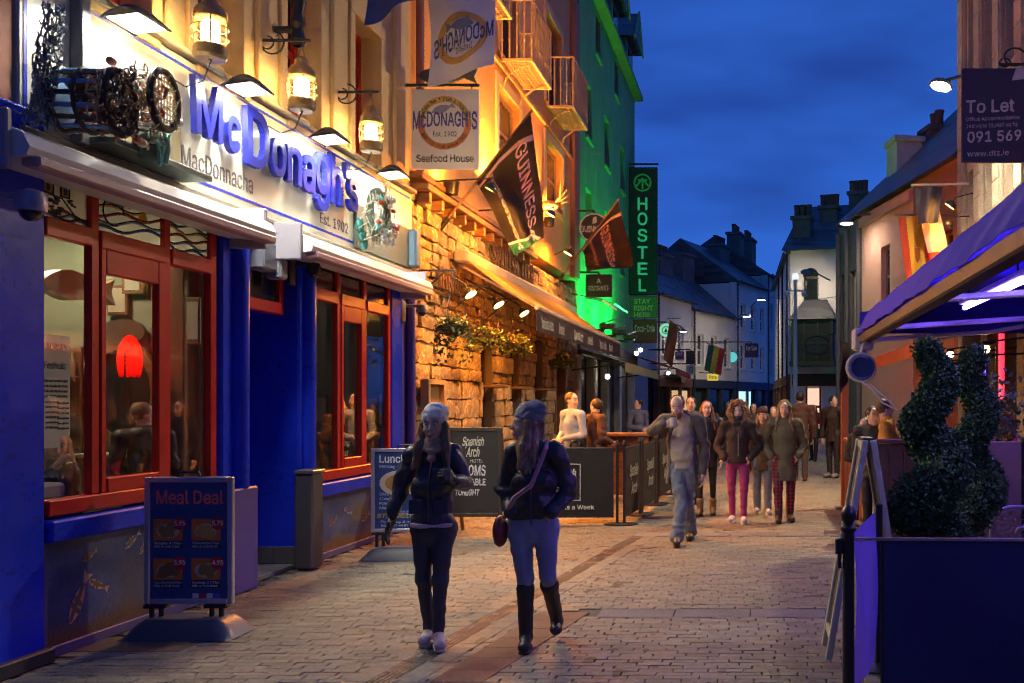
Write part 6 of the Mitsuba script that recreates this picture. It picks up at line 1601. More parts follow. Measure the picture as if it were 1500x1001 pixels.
# ---------------------------------------------------------------- the bar terrace on the right
CANV = C(0.03, 0.02, 0.46, 0.75)
AWN = thing('terrace_awning', 'large blue terrace awning with white arms over the right foreground', 'awning')
ya, yb = 3.2, 12.6
add('front_beam', bx(1.27, 1.40, ya, yb, 2.46, 2.58, 0.015), C(0.06, 0.042, 0.045, 0.5), AWN)
val2 = lambda u, v: np.stack([1.24 + 0.16*v + 0.012*np.sin(u*90 + v*2)*(1-v), ya + (yb-ya)*u, 2.57 + 0.30*v + 0.01*np.sin(u*37)], -1)
add('valance', sheet(val2, 130, 8, 0.006), CANV, AWN, smooth=60)
rf = lambda u, v: np.stack([1.40 + 2.98*v, ya + (yb-ya)*u, 2.872 + 0.45*v - 0.05*np.sin(v*PI)*(1+0.3*np.sin(u*22))], -1)
add('roof_cloth', sheet(rf, 60, 12, 0.006), CANV, AWN, smooth=60)
add('end_cloth', sheet(lambda u, v: np.stack([1.30 + 3.05*u, yb + 0.02 + 0*u, 2.60 + 0.0*u + (2.87 + 0.44*u - 2.60)*v], -1), 10, 4, 0.006), CANV, AWN, smooth=60)
for q, yy in enumerate((4.6, 7.4, 10.2, 12.3)):
    add('folding_arm', cat([obox([1.42, yy, 2.50], [2.9, yy+0.05, 2.60], 0.09, 0.05, c=0.012), obox([2.9, yy+0.05, 2.60], [4.35, yy-0.5, 2.85], 0.09, 0.05, c=0.012)]), C(0.6, 0.58, 0.62, 0.35), AWN)
add('roller', cyl([4.3, ya, 3.33], [4.3, yb, 3.33], 0.07), C(0.5, 0.5, 0.5, 0.4), AWN)
add('end_fitting', cat([bx(1.20, 1.46, yb-0.15, yb+0.10, 2.38, 2.66, 0.03), obox([1.33, yb, 2.4], [1.40, yb-0.1, 2.12], 0.07, 0.07)]), C(0.45, 0.42, 0.55, 0.35), AWN)
for q, (x_, y0, y1) in enumerate(((2.05, 3.4, 7.2), (2.05, 7.6, 9.8))):
    t = thing('blue_tube_lamp', ['blue tube lamp under the nearer half of the terrace awning', 'blue tube lamp under the farther half of the terrace awning'][q], 'lamp', 'blue tube lamps under the awning')
    add('tube', cyl([x_, y0, 2.66], [x_, y1, 2.66], 0.025), WHITE, t, **(LAMP(0.34, 0.22, 1.0, 75*0.7) if q == 0 else LAMP(0.20, 0.085, 1.0, 75)))
    add('batten', bx(x_-0.05, x_+0.05, y0-0.05, y1+0.05, 2.69, 2.74, 0.01), C(0.5, 0.5, 0.55), t)
    add('hanger', cat([cyl([x_, y0+0.2, 2.735], [x_, y0+0.2, 2.9], 0.008, n=6), cyl([x_, y1-0.2, 2.735], [x_, y1-0.2, 2.9], 0.008, n=6)]), IRON, t)
t = thing('rolled_blind', 'rolled clear plastic side blind tied under the end of the terrace awning', 'blind')
c = DP(1262, 538, 11.6)
add('roll', cat([cyl(c, c + [0.15, 1.0, 0], 0.15, n=20)]), C(0.02, 0.03, 0.11, 0.12), t, smooth=60)
spi = [c + [rr*math.cos(a), -0.005, rr*math.sin(a)] for a, rr in zip(np.linspace(0, 11, 60), np.linspace(0.12, 0.15, 60))]
add('roll_edge', tube(spi, 0.008, 5), C(0.14, 0.15, 0.3, 0.2), t)
add('strap', cat([tube([c + [0.165*math.cos(a), 0.05+o, 0.165*math.sin(a)] for a in np.linspace(0, 2*PI, 24)], 0.013, 6) for o in (0.0, 0.08)] + [tube([c + [0.0, 0.05, 0.165], c + [0.05, 0.3, 0.28], [1.35, 12.2, 2.46]], 0.02, 6)]), C(0.55, 0.50, 0.52, 0.6), t)
add('flap', sheet(lambda u, v: np.stack([c[0] - 0.22 + 0.12*u + 0.02*np.sin(v*6), c[1] + 0.25 + 0.3*u, 2.45 - 0.62*v*(1 - 0.25*u)], -1), 5, 8, 0.006), C(0.012, 0.012, 0.016, 0.5), t, smooth=60)
add('cord', tube([c + [-0.02, 0, -0.16], c + [0.12, 0, -0.25], c + [0.25, 0, -0.42], c + [0.42, 0, -0.5], c + [0.36, 0, -0.42], c + [0.1, 0, -0.2]], 0.012, 6), C(0.6, 0.5, 0.45, 0.7), t)
AW2 = thing('terrace_awning', 'brown awning over the further part of the bar terrace', 'awning')
add('roof_cloth', sheet(lambda u, v: np.stack([2.35 + 2.0*v, 13.0 + 8.0*u, 2.62 + 0.55*v], -1), 20, 6, 0.006), C(0.30, 0.13, 0.07, 0.8), AW2, smooth=60)
add('valance', sheet(lambda u, v: np.stack([2.34 + 0.01*np.sin(u*60), 13.0 + 8.0*u, 2.40 + 0.215*v], -1), 60, 3, 0.006), C(0.36, 0.10, 0.04, 0.8), AW2, smooth=60)
add('arm', cat([obox([2.4, y_, 2.58], [4.35, y_, 2.9], 0.06, 0.05) for y_ in (13.2,)]), C(0.4, 0.35, 0.3), AW2)
# barrier in the foreground
t = thing('barrier_post', 'black barrier post with an acorn finial at the front corner of the terrace', 'post')
px_, py_ = 0.515, 5.62
add('shaft', cyl([px_, py_, 0.0], [px_, py_, 1.0], 0.034, n=18), BLACK, t, smooth=60)
add('finial', lathe([(0.034, 0.985), (0.045, 0.995), (0.045, 1.01), (0.022, 1.025), (0.026, 1.035), (0.042, 1.06), (0.044, 1.085), (0.034, 1.115), (0.012, 1.14), (0.001, 1.145)], (px_, py_, 0), 18), BLACK, t)
add('clip', cat([bx(px_-0.075, px_-0.03, py_-0.02, py_+0.02, 0.86, 0.95, 0.008), bx(px_-0.06, px_-0.04, py_-0.01, py_+0.01, 0.78, 0.86)]), BLACK, t)
add('foot', lathe([(0.001, 0), (0.2, 0), (0.2, 0.012), (0.034, 0.03)], (px_, py_, 0.002), 24), BLACK, t)
t = thing('barrier_post', 'black flat topped barrier post just behind the finial post', 'post')
qx, qy = 0.79, 6.45
add('shaft', bx(qx-0.022, qx+0.022, qy-0.022, qy+0.022, 0.0, 1.06, 0.006), BLACK, t)
add('foot', lathe([(0.001, 0), (0.2, 0), (0.2, 0.012), (0.03, 0.03)], (qx, qy, 0.002), 24), BLACK, t)
add('clip', bx(qx-0.075, qx+0.03, qy-0.028, qy-0.0225, 0.50, 0.53), BLACK, t)
t = thing('barrier_cloth', 'violet lit cloth panel stretched between the two barrier posts', 'barrier')
def bc(u, v):
    a = np.array([px_+0.03, py_+0.03, 0]); b = np.array([qx-0.03, qy-0.03, 0])
    return a + (b-a)*u[..., None] + np.array([0, 0, 1.0])*(0.08 + (0.9+0.03*u)*v)[..., None] + np.array([1.0, -0.3, 0])*(0.02*np.sin(u*7+v*2)*np.sin(v*PI) + 0.025*np.sin(u*3.1)*(1-v))[..., None]
add('cloth', sheet(bc, 24, 20), 'violet_cloth', t, smooth=True)
add('eyelet', cat([lathe([(0.006, -0.004), (0.012, 0.0), (0.006, 0.004)], (px_+0.06, py_+0.04, 0.93), 10, axis=(1, -.3, 0))]), STEEL, t)
t = thing('cafe_barrier', 'large dark navy barrier panel across the bottom right corner', 'barrier')
fy_ = 5.55
add('panel', sheet(lambda u, v: np.stack([0.705 + 2.1*u, fy_ + 0.012*np.sin(u*14)*np.sin(v*PI), 0.10 + 0.845*v - 0.012*u], -1), 40, 12, 0.006), PM('navy_canvas', lambda p, n, uv: mi.Color3f(0.022, 0.026, 0.095)*(0.8 + 0.4*noise(p.x*700, p.z*700, p.y)), 0.85), t, smooth=60)
add('rail', obox([px_+0.03, fy_, 0.955], [2.85, fy_, 0.945], 0.022, 0.016), C(0.30, 0.22, 0.20, 0.4), t)
add('end_tube', cyl([0.70, fy_+0.01, 0.05], [0.70, fy_+0.01, 0.95], 0.012), BLACK, t)
for xx in (1.6, 2.7):
    add('foot', bx(xx-0.03, xx+0.03, fy_-0.2, fy_+0.2, 0.002, 0.05, 0.006), BLACK, t)
# tall easel sign seen edge on
t = thing('easel_sign', 'tall white framed easel sign seen edge on behind the barrier post', 'sign')
WFR = C(0.55, 0.55, 0.36, 0.4)
top, bl_, br_ = np.array([0.735, 6.55, 1.47]), np.array([0.465, 6.55, 0.02]), np.array([0.99, 6.55, 0.02])
for q, (b_, sx) in enumerate(((bl_, -0.025), (br_, 0.025))):
    tt = top + [sx, 0, 0]
    add('frame', cat([obox(tt + [0, y_, 0], b_ + [0, y_, 0], 0.035, 0.045, up=(1, 0, 0), c=0.006) for y_ in (-0.02, 0.36)] + [obox(tt + [0, 0, -0.03], tt + [0, 0.34, -0.03], 0.03, 0.05), obox(b_ + (tt-b_)*0.1, b_ + (tt-b_)*0.1 + [0, 0.34, 0], 0.03, 0.05)]), WFR, t)
    a_, c_ = tt*0.96 + b_*0.04, b_*0.9 + tt*0.1
    add('board', tm([a_ + [0, 0.0, 0], a_ + [0, 0.34, 0], c_ + [0, 0.34, 0], c_ + [0, 0.0, 0]], [[0, 1, 2], [0, 2, 3]]), C(0.03, 0.03, 0.04), t, smooth=False)
add('hinge', bx(top[0]-0.04, top[0]+0.04, top[1], top[1]+0.34, top[2]-0.01, top[2]+0.015, 0.005), BLACK, t)


# spiral topiary
def topiary(label, c, z0, z1, r0, r1, turns, ph, n, seed):
    r_ = np.random.RandomState(seed)
    t = thing('spiral_topiary', label, 'topiary', 'spiral topiary trees on the terrace')
    c = np.asarray(c, float)
    u = r_.rand(n)**0.8
    th = 2*PI*turns*u + ph
    R = r0 + (r1-r0)*u
    cen = np.column_stack([0.36*R*np.cos(th), 0.36*R*np.sin(th), z0 + (z1-z0)*u])
    d = r_.normal(size=(n, 3)); d /= np.linalg.norm(d, axis=1, keepdims=True)
    rad = 0.76*R*(0.72 + 0.32*r_.rand(n)**0.5)
    lump = 0.85 + 0.3*meshkit.fbm(cen*9 + d*2.0 + seed, 3)
    pts = c + cen + d*(rad*lump)[:, None]*[1, 1, 0.82]
    lm = leaves(pts, 0.031, r_)
    add('foliage', lm, ['leafgreen', 'leafgreen2'][seed % 2], t, kind='stuff', smooth=False)
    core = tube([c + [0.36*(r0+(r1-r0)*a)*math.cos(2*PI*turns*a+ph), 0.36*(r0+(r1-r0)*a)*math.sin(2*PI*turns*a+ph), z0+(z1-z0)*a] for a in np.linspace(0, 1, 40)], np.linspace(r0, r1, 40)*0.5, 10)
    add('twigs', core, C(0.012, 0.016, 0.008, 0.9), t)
    add('trunk', cyl(c + [0, 0, 0.4], c + [0, 0, z1-0.1], 0.022), C(0.09, 0.06, 0.04, 0.8), t)
    return t


scene['leafgreen'] = {'type': 'twosided', 'bsdf': {'type': 'principled', 'base_color': mikit.proc(lambda p, n, uv: mix([0.025, 0.075, 0.03], [0.085, 0.17, 0.07], noise(p.x*55, p.y*55, p.z*55))), 'roughness': 0.5, 'specular': 0.3}}
scene['leafgreen2'] = scene['leafgreen']
for q, (x_, y_, z1, r0, ph, lab) in enumerate(((1.19, 6.75, 2.16, 0.325, 0.5, 'spiral clipped topiary tree nearer the camera, left of the pair'), (1.64, 7.45, 2.14, 0.24, 2.6, 'spiral clipped topiary tree at the right of the pair'))):
    topiary(lab, (x_, y_, 0), 0.78, z1 - 0.06, r0, 0.115, 2.3, ph, 26000, 4+q)
    t = thing('planter', ['square dark planter under the left topiary tree', 'square dark planter under the right topiary tree'][q], 'planter', 'planters under the topiary')
    add('tub', man(mbox(x_-0.21, x_+0.21, y_-0.21, y_+0.21, 0, 0.48) - mbox(x_-0.18, x_+0.18, y_-0.18, y_+0.18, 0.4, 0.6)), C(0.05, 0.045, 0.05, 0.6), t, smooth=False)
    add('soil', bx(x_-0.18, x_+0.18, y_-0.18, y_+0.18, 0.38, 0.44), C(0.03, 0.02, 0.015, 0.9), t)


def metal_chair(label, x_, y_, face, col):
    global FRAME
    t = thing('chair', label, 'chair', 'wire mesh terrace chairs')
    FRAME = (np.array([x_, y_, 0]), np.array([[math.cos(face), math.sin(face), 0], [-math.sin(face), math.cos(face), 0], [0, 0, 1]]))
    al = C(*col, 0.35, 0.7)
    add('frame', tube([[-0.24, -0.22, 0.0], [-0.24, -0.22, 0.45], [-0.23, -0.26, 0.80], [-0.19, -0.28, 0.89], [-0.12, -0.285, 0.91], [0.12, -0.285, 0.91], [0.19, -0.28, 0.89], [0.23, -0.26, 0.80], [0.24, -0.22, 0.45], [0.24, -0.22, 0.0]], 0.017, 8), al, t)
    add('mesh_back', cat([obox([-0.21+0.035*q, -0.265, 0.52], [-0.21+0.035*q, -0.275, 0.87], 0.004, 0.004) for q in range(13)] + [obox([-0.225, -0.27, 0.53+0.035*q], [0.225, -0.27, 0.53+0.035*q], 0.004, 0.004) for q in range(10)]), C(0.25, 0.25, 0.27, 0.4, 0.6), t, kind='stuff')
    add('seat', bx(-0.22, 0.22, -0.22, 0.22, 0.43, 0.455, 0.01), C(0.12, 0.12, 0.13, 0.5, 0.5), t)
    for sx in (-0.21, 0.21):
        add('leg', cyl([sx, 0.2, 0.0], [sx, 0.2, 0.43], 0.014, n=8), al, t)
    add('arm_rest', cat([tube([[sx, -0.24, 0.62], [sx*1.05, 0.0, 0.66], [sx*1.05, 0.17, 0.64], [sx, 0.2, 0.44]], 0.013, 6) for sx in (-0.245, 0.245)]), al, t)
    FRAME = None


metal_chair('wire mesh terrace chair behind the topiary, the farther one at the right edge', 2.0, 7.95, 0.15, (0.5, 0.5, 0.52))
metal_chair('wire mesh terrace chair at the right edge, nearer to the navy barrier', 1.93, 6.75, -0.1, (0.40, 0.38, 0.45))
t = thing('wind_screen', 'flat beige wind screen panel behind the right topiary tree', 'screen')
add('panel', bx(1.95, 2.36, 8.85, 8.9, 0.35, 1.37, 0.006), C(0.30, 0.20, 0.145, 0.7), t)
add('post', cat([bx(1.90, 1.945, 8.84, 8.9, 0, 1.40), bx(2.365, 2.41, 8.84, 8.9, 0, 1.40)]), BLACK, t)
t = thing('timber_screen', 'dark stained timber screen between the easel sign and the topiary', 'screen')
for q in range(4):
    add('plank', bx(1.02 + 0.125*q, 1.02 + 0.125*q + 0.119, 8.60, 8.64, 0.12, 1.36, 0.005), 'wood_upright', t)
add('rail', bx(0.98, 1.55, 8.645, 8.70, 1.22, 1.30), 'wood', t)
add('cap', bx(0.97, 1.56, 8.58, 8.72, 1.365, 1.40, 0.006), 'wood', t)
t = thing('wooden_post', 'reddish wooden post at the far corner of the right terrace', 'post')
p = GP(1237, 745); add('post', bx(p[0]-0.06, p[0]+0.06, 16.0, 16.12, 0, 2.15, 0.01), C(0.32, 0.10, 0.04, 0.5), t)
add('base', bx(p[0]-0.15, p[0]+0.15, 15.9, 16.2, 0, 0.05, 0.01), C(0.25, 0.24, 0.23), t)
t = thing('terrace_table', 'high wooden terrace table with glasses at the far right terrace', 'table')
add('top', bx(1.45, 2.3, 12.6, 13.4, 1.06, 1.10, 0.01), 'wood', t)
add('pedestal', lathe([(0.25, 0), (0.25, 0.03), (0.04, 0.05), (0.04, 1.06)], (1.87, 13.0, 0), 14), IRON, t)
t = thing('terrace_rail', 'orange lit wooden terrace railing along the street edge on the right', 'railing')
for q in range(5):
    add('upright', bx(1.40, 1.46, 12.9+0.75*q, 12.96+0.75*q, 0, 1.1, 0.006), C(0.30, 0.11, 0.05, 0.6), t)
add('top_rail', bx(1.38, 1.48, 12.85, 16.0, 1.10, 1.15, 0.006), C(0.30, 0.11, 0.05, 0.6), t)
for q in range(9):
    add('board', bx(1.415, 1.445, 12.97 + 0.33*q, 12.97 + 0.33*q + 0.31, 0.15, 0.95, 0.004), C(0.22, 0.08, 0.04, 0.6), t)
t = thing('flower_pot', 'potted plant with red flowers and green leaves beside the red neon', 'plant')
c = np.array([2.35, 9.6, 1.42])
add('foliage', leaves(c + rng.normal(size=(500, 3))*[0.13, 0.13, 0.2] + [0, 0, 0.1], 0.07, rng), C(0.10, 0.17, 0.06), t, kind='stuff', smooth=False)
add('flowers', leaves(c + rng.normal(size=(50, 3))*[0.12, 0.12, 0.1] + [0, -.08, 0], 0.06, rng), C(0.5, 0.03, 0.05), t, kind='stuff', smooth=False)
add('pot', lathe([(0.001, 0), (0.13, 0), (0.17, 0.3), (0.15, 0.3)], (2.35, 9.6, 1.05), 16), C(0.3, 0.12, 0.06), t)
add('stand', cyl([2.35, 9.6, 0], [2.35, 9.6, 1.05], 0.05), IRON, t)
# lamps of the bar
for q, (px, py, d_, lab) in enumerate(((1368, 540, 16.5, 'left one of the three warm lanterns under the brown awning'), (1384, 530, 16.5, 'middle one of the three warm lanterns under the brown awning'), (1392, 520, 17.5, 'right one of the three warm lanterns under the brown awning'), (1443, 512, 13.5, 'warm lantern near the blue neon strip at the bar front'))):
    t = thing('bar_lantern', lab, 'lantern', 'warm lanterns at the bar front')
    p = DP(px, py, d_)
    add('globe', ball(p, [0.07, 0.07, 0.06], 1), WHITE, t, **LAMP(1.0, 0.62, 0.22, 26))
    add('cap', lathe([(0.09, 0.055), (0.05, 0.10), (0.001, 0.11)], p, 12), IRON, t)
    add('arm', obox(p + [0, 0, 0.1], [XR, p[1]+0.1, p[2]+0.25], 0.025, 0.025), IRON, t)
for lab, px, py0, py1, d_, col, k in (('upright red neon strip on the bar front at the right edge', 1467, 476, 585, 16.0, (1.0, 0.02, 0.05), 3.0), ('upright blue violet neon strip beside the topiary', 1441, 520, 588, 15.0, (0.15, 0.06, 1.0), 6.0)):
    t = thing('neon_strip', lab, 'lamp')
    a_, b_ = DP(px, py1, d_), DP(px, py0, d_)
    add('tube', cyl(a_, b_, 0.045 if 'red' in lab else 0.03), WHITE, t, **LAMP(*col, k))
    add('backing', bx(a_[0]-0.08, a_[0]+0.08, d_+0.05, d_+0.1, a_[2]-0.1, b_[2]+0.1), BLACK, t)
    add('strut', obox([a_[0], d_+0.1, b_[2]], [XR+0.2, d_+0.3, b_[2]+0.05], 0.03, 0.03), IRON, t)

# ---------------------------------------------------------------- people: signed distance bodies, meshed by surface nets
class Field:
    def __init__(s, lo, hi, res):
        s.lo, s.res = np.asarray(lo, float), res
        s.n = np.ceil((np.asarray(hi, float) - s.lo)/res).astype(int) + 1
        s.a = np.full(s.n, 0.3, np.float32)

    def _win(s, lo, hi):
        i0 = np.clip(np.floor((lo - s.lo)/s.res).astype(int), 0, s.n); i1 = np.clip(np.ceil((hi - s.lo)/s.res).astype(int) + 1, 0, s.n)
        if np.any(i1 <= i0):
            return None, None
        g = [s.lo[k] + s.res*np.arange(i0[k], i1[k]) for k in range(3)]
        X, Y, Z = np.meshgrid(*g, indexing='ij', sparse=True)
        return tuple(slice(a, b) for a, b in zip(i0, i1)), (X, Y, Z)

    def _put(s, w, d, k, cut=False):
        A = s.a[w]
        if cut:
            d = -d
            h = np.clip(0.5 - 0.5*(A - d)/k, 0, 1)
            s.a[w] = A*(1-h) + d*h + k*h*(1-h)
        else:
            h = np.clip(0.5 + 0.5*(A - d)/k, 0, 1)
            s.a[w] = A*(1-h) + d*h - k*h*(1-h)

    def cap(s, a, b, ra, rb=None, k=0.02, flat=None, fdir=None, cut=False):
        """A tapered capsule; flat squeezes it along fdir."""
        a, b = np.asarray(a, float), np.asarray(b, float); rb = ra if rb is None else rb
        R = max(ra, rb)*(1.0 if flat is None else max(1, flat)) + k + 0.03
        w, g = s._win(np.minimum(a, b) - R, np.maximum(a, b) + R)
        if w is None:
            return
        d = b - a; L2 = float(d @ d) + 1e-12
        px, py, pz = g[0]-a[0], g[1]-a[1], g[2]-a[2]
        t = np.clip((px*d[0] + py*d[1] + pz*d[2])/L2, 0, 1)
        qx, qy, qz = px - t*d[0], py - t*d[1], pz - t*d[2]
        q2 = qx*qx + qy*qy + qz*qz
        if flat is not None:
            f = qx*fdir[0] + qy*fdir[1] + qz*fdir[2]
            q2 = q2 + f*f*(1/flat**2 - 1)
        s._put(w, np.sqrt(np.maximum(q2, 1e-12)) - (ra + (rb-ra)*t), k, cut)

    def ell(s, c, r, M=None, k=0.02, cut=False):
        """An ellipsoid with half axes r along the rows of M."""
        c, r = np.asarray(c, float), np.asarray(r, float); M = np.eye(3) if M is None else M
        R = r.max() + k + 0.03
        w, g = s._win(c - R, c + R)
        if w is None:
            return
        p = [g[i]-c[i] for i in range(3)]
        q = [sum(p[i]*M[j][i] for i in range(3))/r[j] for j in range(3)]
        k0 = np.sqrt(q[0]**2 + q[1]**2 + q[2]**2)
        k1 = np.sqrt((q[0]/r[0])**2 + (q[1]/r[1])**2 + (q[2]/r[2])**2) + 1e-9
        s._put(w, np.where(k0 < 1e-6, -r.min(), k0*(k0-1)/k1), k, cut)

    def below(s, z):
        """Cut away all above z."""
        Z = (s.lo[2] + s.res*np.arange(s.n[2]))[None, None, :]
        s.a = np.maximum(s.a, (Z - z).astype(np.float32))

    def above(s, z):
        Z = (s.lo[2] + s.res*np.arange(s.n[2]))[None, None, :]
        s.a = np.maximum(s.a, (z - Z).astype(np.float32))

    def mesh(s, wrinkle=0.0, freq=18.0, seed=0, folds=0.5):
        a = s.a
        sg = a < 0
        n = np.array(a.shape)
        act = np.zeros(n-1, bool); P = np.zeros((*(n-1), 3), np.float32); cnt = np.zeros(n-1, np.float32)
        cr = [(0, 0, 0), (1, 0, 0), (0, 1, 0), (1, 1, 0), (0, 0, 1), (1, 0, 1), (0, 1, 1), (1, 1, 1)]
        sub = lambda A, c: A[c[0]:n[0]-1+c[0], c[1]:n[1]-1+c[1], c[2]:n[2]-1+c[2]]
        anyi = np.zeros(n-1, bool); alli = np.ones(n-1, bool)
        for c in cr:
            v = sub(sg, c); anyi |= v; alli &= v
        act = anyi & ~alli
        idx = np.argwhere(act)
        if not len(idx):
            return None
        val = np.stack([a[idx[:, 0]+c[0], idx[:, 1]+c[1], idx[:, 2]+c[2]] for c in cr], 1)
        C8 = np.array(cr, float)
        S = np.zeros((len(idx), 3)); m = np.zeros(len(idx))
        for i in range(8):
            for j in range(i+1, 8):
                if np.abs(C8[i]-C8[j]).sum() == 1:
                    x = (val[:, i] < 0) != (val[:, j] < 0)
                    t = np.where(x, val[:, i]/np.where(x, val[:, i]-val[:, j], 1), 0)
                    S += np.where(x[:, None], C8[i] + t[:, None]*(C8[j]-C8[i]), 0); m += x
        V = s.lo + s.res*(idx + S/m[:, None])
        num = np.full(n-1, -1, np.int64); num[act] = np.arange(len(idx))
        F = []
        for ax in range(3):
            b, c = (ax+1) % 3, (ax+2) % 3
            lo = [slice(1, n[k]-1) for k in range(3)]; lo[ax] = slice(0, n[ax]-1)
            hi = list(lo); hi[ax] = slice(1, n[ax])
            s0, s1 = sg[tuple(lo)], sg[tuple(hi)]
            e = np.argwhere(s0 != s1)
            if not len(e):
                continue
            ins = s0[tuple(e.T)]
            base = e.copy(); base[:, b] += 1; base[:, c] += 1
            def cell(db, dc):
                q = base.copy(); q[:, b] += db; q[:, c] += dc
                return num[q[:, 0], q[:, 1], q[:, 2]]
            Q = np.stack([cell(-1, -1), cell(0, -1), cell(0, 0), cell(-1, 0)], 1)
            Q[~ins] = Q[~ins][:, ::-1]
            F.append(Q)
        Q = np.vstack(F); Q = Q[(Q >= 0).all(1)]
        f = np.vstack([Q[:, [0, 1, 2]], Q[:, [0, 2, 3]]])
        M_ = tm(V, f)
        if wrinkle > 0:
            nn = meshkit.arrays(M_, True)[2]
            w = meshkit.fbm(V*freq*np.array([1, 1, 0.55]) + seed, 3, seed) - 0.5
            w = w + folds*np.sin(V[:, 2]*freq*2.2 + 9*meshkit.noise(V*freq*0.4 + 4, seed))*0.5
            M_ = tm(V + nn*(w*wrinkle*2)[:, None], f)
        return M_


def rotz(a):
    return np.array([[math.cos(a), math.sin(a), 0], [-math.sin(a), math.cos(a), 0], [0, 0, 1.0]])


def pose(h, face, stride=0.0, lean=0.0, arms='down', male=False, head_turn=0.0, head_down=0.0):
    """Joints of a person of height h standing on the origin and looking along the angle face (0 = towards the camera)."""
    sw = 0.122*h if male else 0.108*h
    hw = 0.052*h
    J = {'head': [0, 0, 0.93*h], 'neck': [0, 0.015, 0.845*h], 'chest': [0, 0.0, 0.72*h], 'waist': [0, 0, 0.61*h], 'pelvis': [0, 0, 0.53*h]}
    for s, n in ((-1, 'L'), (1, 'R')):
        st = stride*s
        J['sh'+n] = [s*sw, 0.01, 0.815*h]
        J['hip'+n] = [s*hw, 0, 0.515*h]
        J['kn'+n] = [s*hw*1.05, -0.10*h*max(st, -0.2)-0.02, 0.285*h]
        J['an'+n] = [s*hw*0.95, -0.16*h*st + (0.02 if st < 0 else 0), 0.05*h + (0.03*h if st < -0.6 else 0)]
        J['toe'+n] = [s*hw*1.15, J['an'+n][1] - 0.095*h, 0.018*h]
        if arms == 'down':
            J['el'+n] = [s*(sw+0.05), 0.03 + 0.04*st, 0.635*h]; J['wr'+n] = [s*(sw+0.05), -0.05 + 0.10*st, 0.49*h]
        elif arms == 'pockets':
            J['el'+n] = [s*(sw+0.11), 0.07, 0.64*h]; J['wr'+n] = [s*(sw+0.005), -0.09, 0.545*h]
        elif arms == 'front':
            J['el'+n] = [s*(sw+0.05), 0.02, 0.64*h]; J['wr'+n] = [s*0.07, -0.22, 0.60*h]
    J = {k: np.array(v, float) for k, v in J.items()}
    for k in ('head', 'neck', 'chest', 'shL', 'shR', 'elL', 'elR', 'wrL', 'wrR'):
        J[k][1] -= lean*(J[k][2]-0.53*h)
    R = rotz(-face)
    J = {k: v @ R for k, v in J.items()}
    J['pock'] = arms == 'pockets'
    J['face'] = face + head_turn; J['body'] = face; J['down'] = head_down; J['h'] = h
    return J


SKIN = C(0.60, 0.385, 0.29, 0.5)
LIPC = C(0.40, 0.10, 0.09, 0.4)
EYEW = C(0.55, 0.53, 0.50, 0.25)


def hand_into(F, wr, d, palm, hs, curl, thumb, r=1.0):
    """Palm, four unequal fingers bent by curl, and a thumb at the side of the palm."""
    d = d/np.linalg.norm(d); palm = palm - d*(palm @ d); palm /= np.linalg.norm(palm)
    side = np.cross(d, palm)*thumb
    kn = wr + d*0.092*hs
    F.cap(wr, wr + d*0.035*hs, 0.026*hs, 0.028*hs, 0.015)
    for q, o in enumerate((-0.030, -0.010, 0.010, 0.029)):
        base = kn + side*(-o)*hs
        F.cap(wr + d*0.03*hs + side*(-o*0.6)*hs, base, 0.017*hs, 0.0115*hs*r, 0.01)
        p, a = base, curl*0.6
        Ls = (0.040, 0.027, 0.021) if q in (1, 2) else (0.036, 0.024, 0.019) if q == 0 else (0.030, 0.02, 0.017)
        for L in Ls:
            dv = d*math.cos(a) + palm*math.sin(a)
            p2 = p + dv*L*hs
            F.cap(p, p2, 0.0098*hs*r, 0.0085*hs*r, 0.004)
            p = p2; a += curl
    p = wr + d*0.030*hs + side*0.022*hs
    p2 = p + (side*0.75 + d*0.65 + palm*0.25)*0.042*hs
    F.cap(p, p2, 0.015*hs, 0.0115*hs*r, 0.012)
    p3 = p2 + (d*0.85 + palm*(0.3+0.5*curl) + side*0.1)*0.032*hs
    F.cap(p2, p3, 0.011*hs*r, 0.009*hs*r, 0.004)


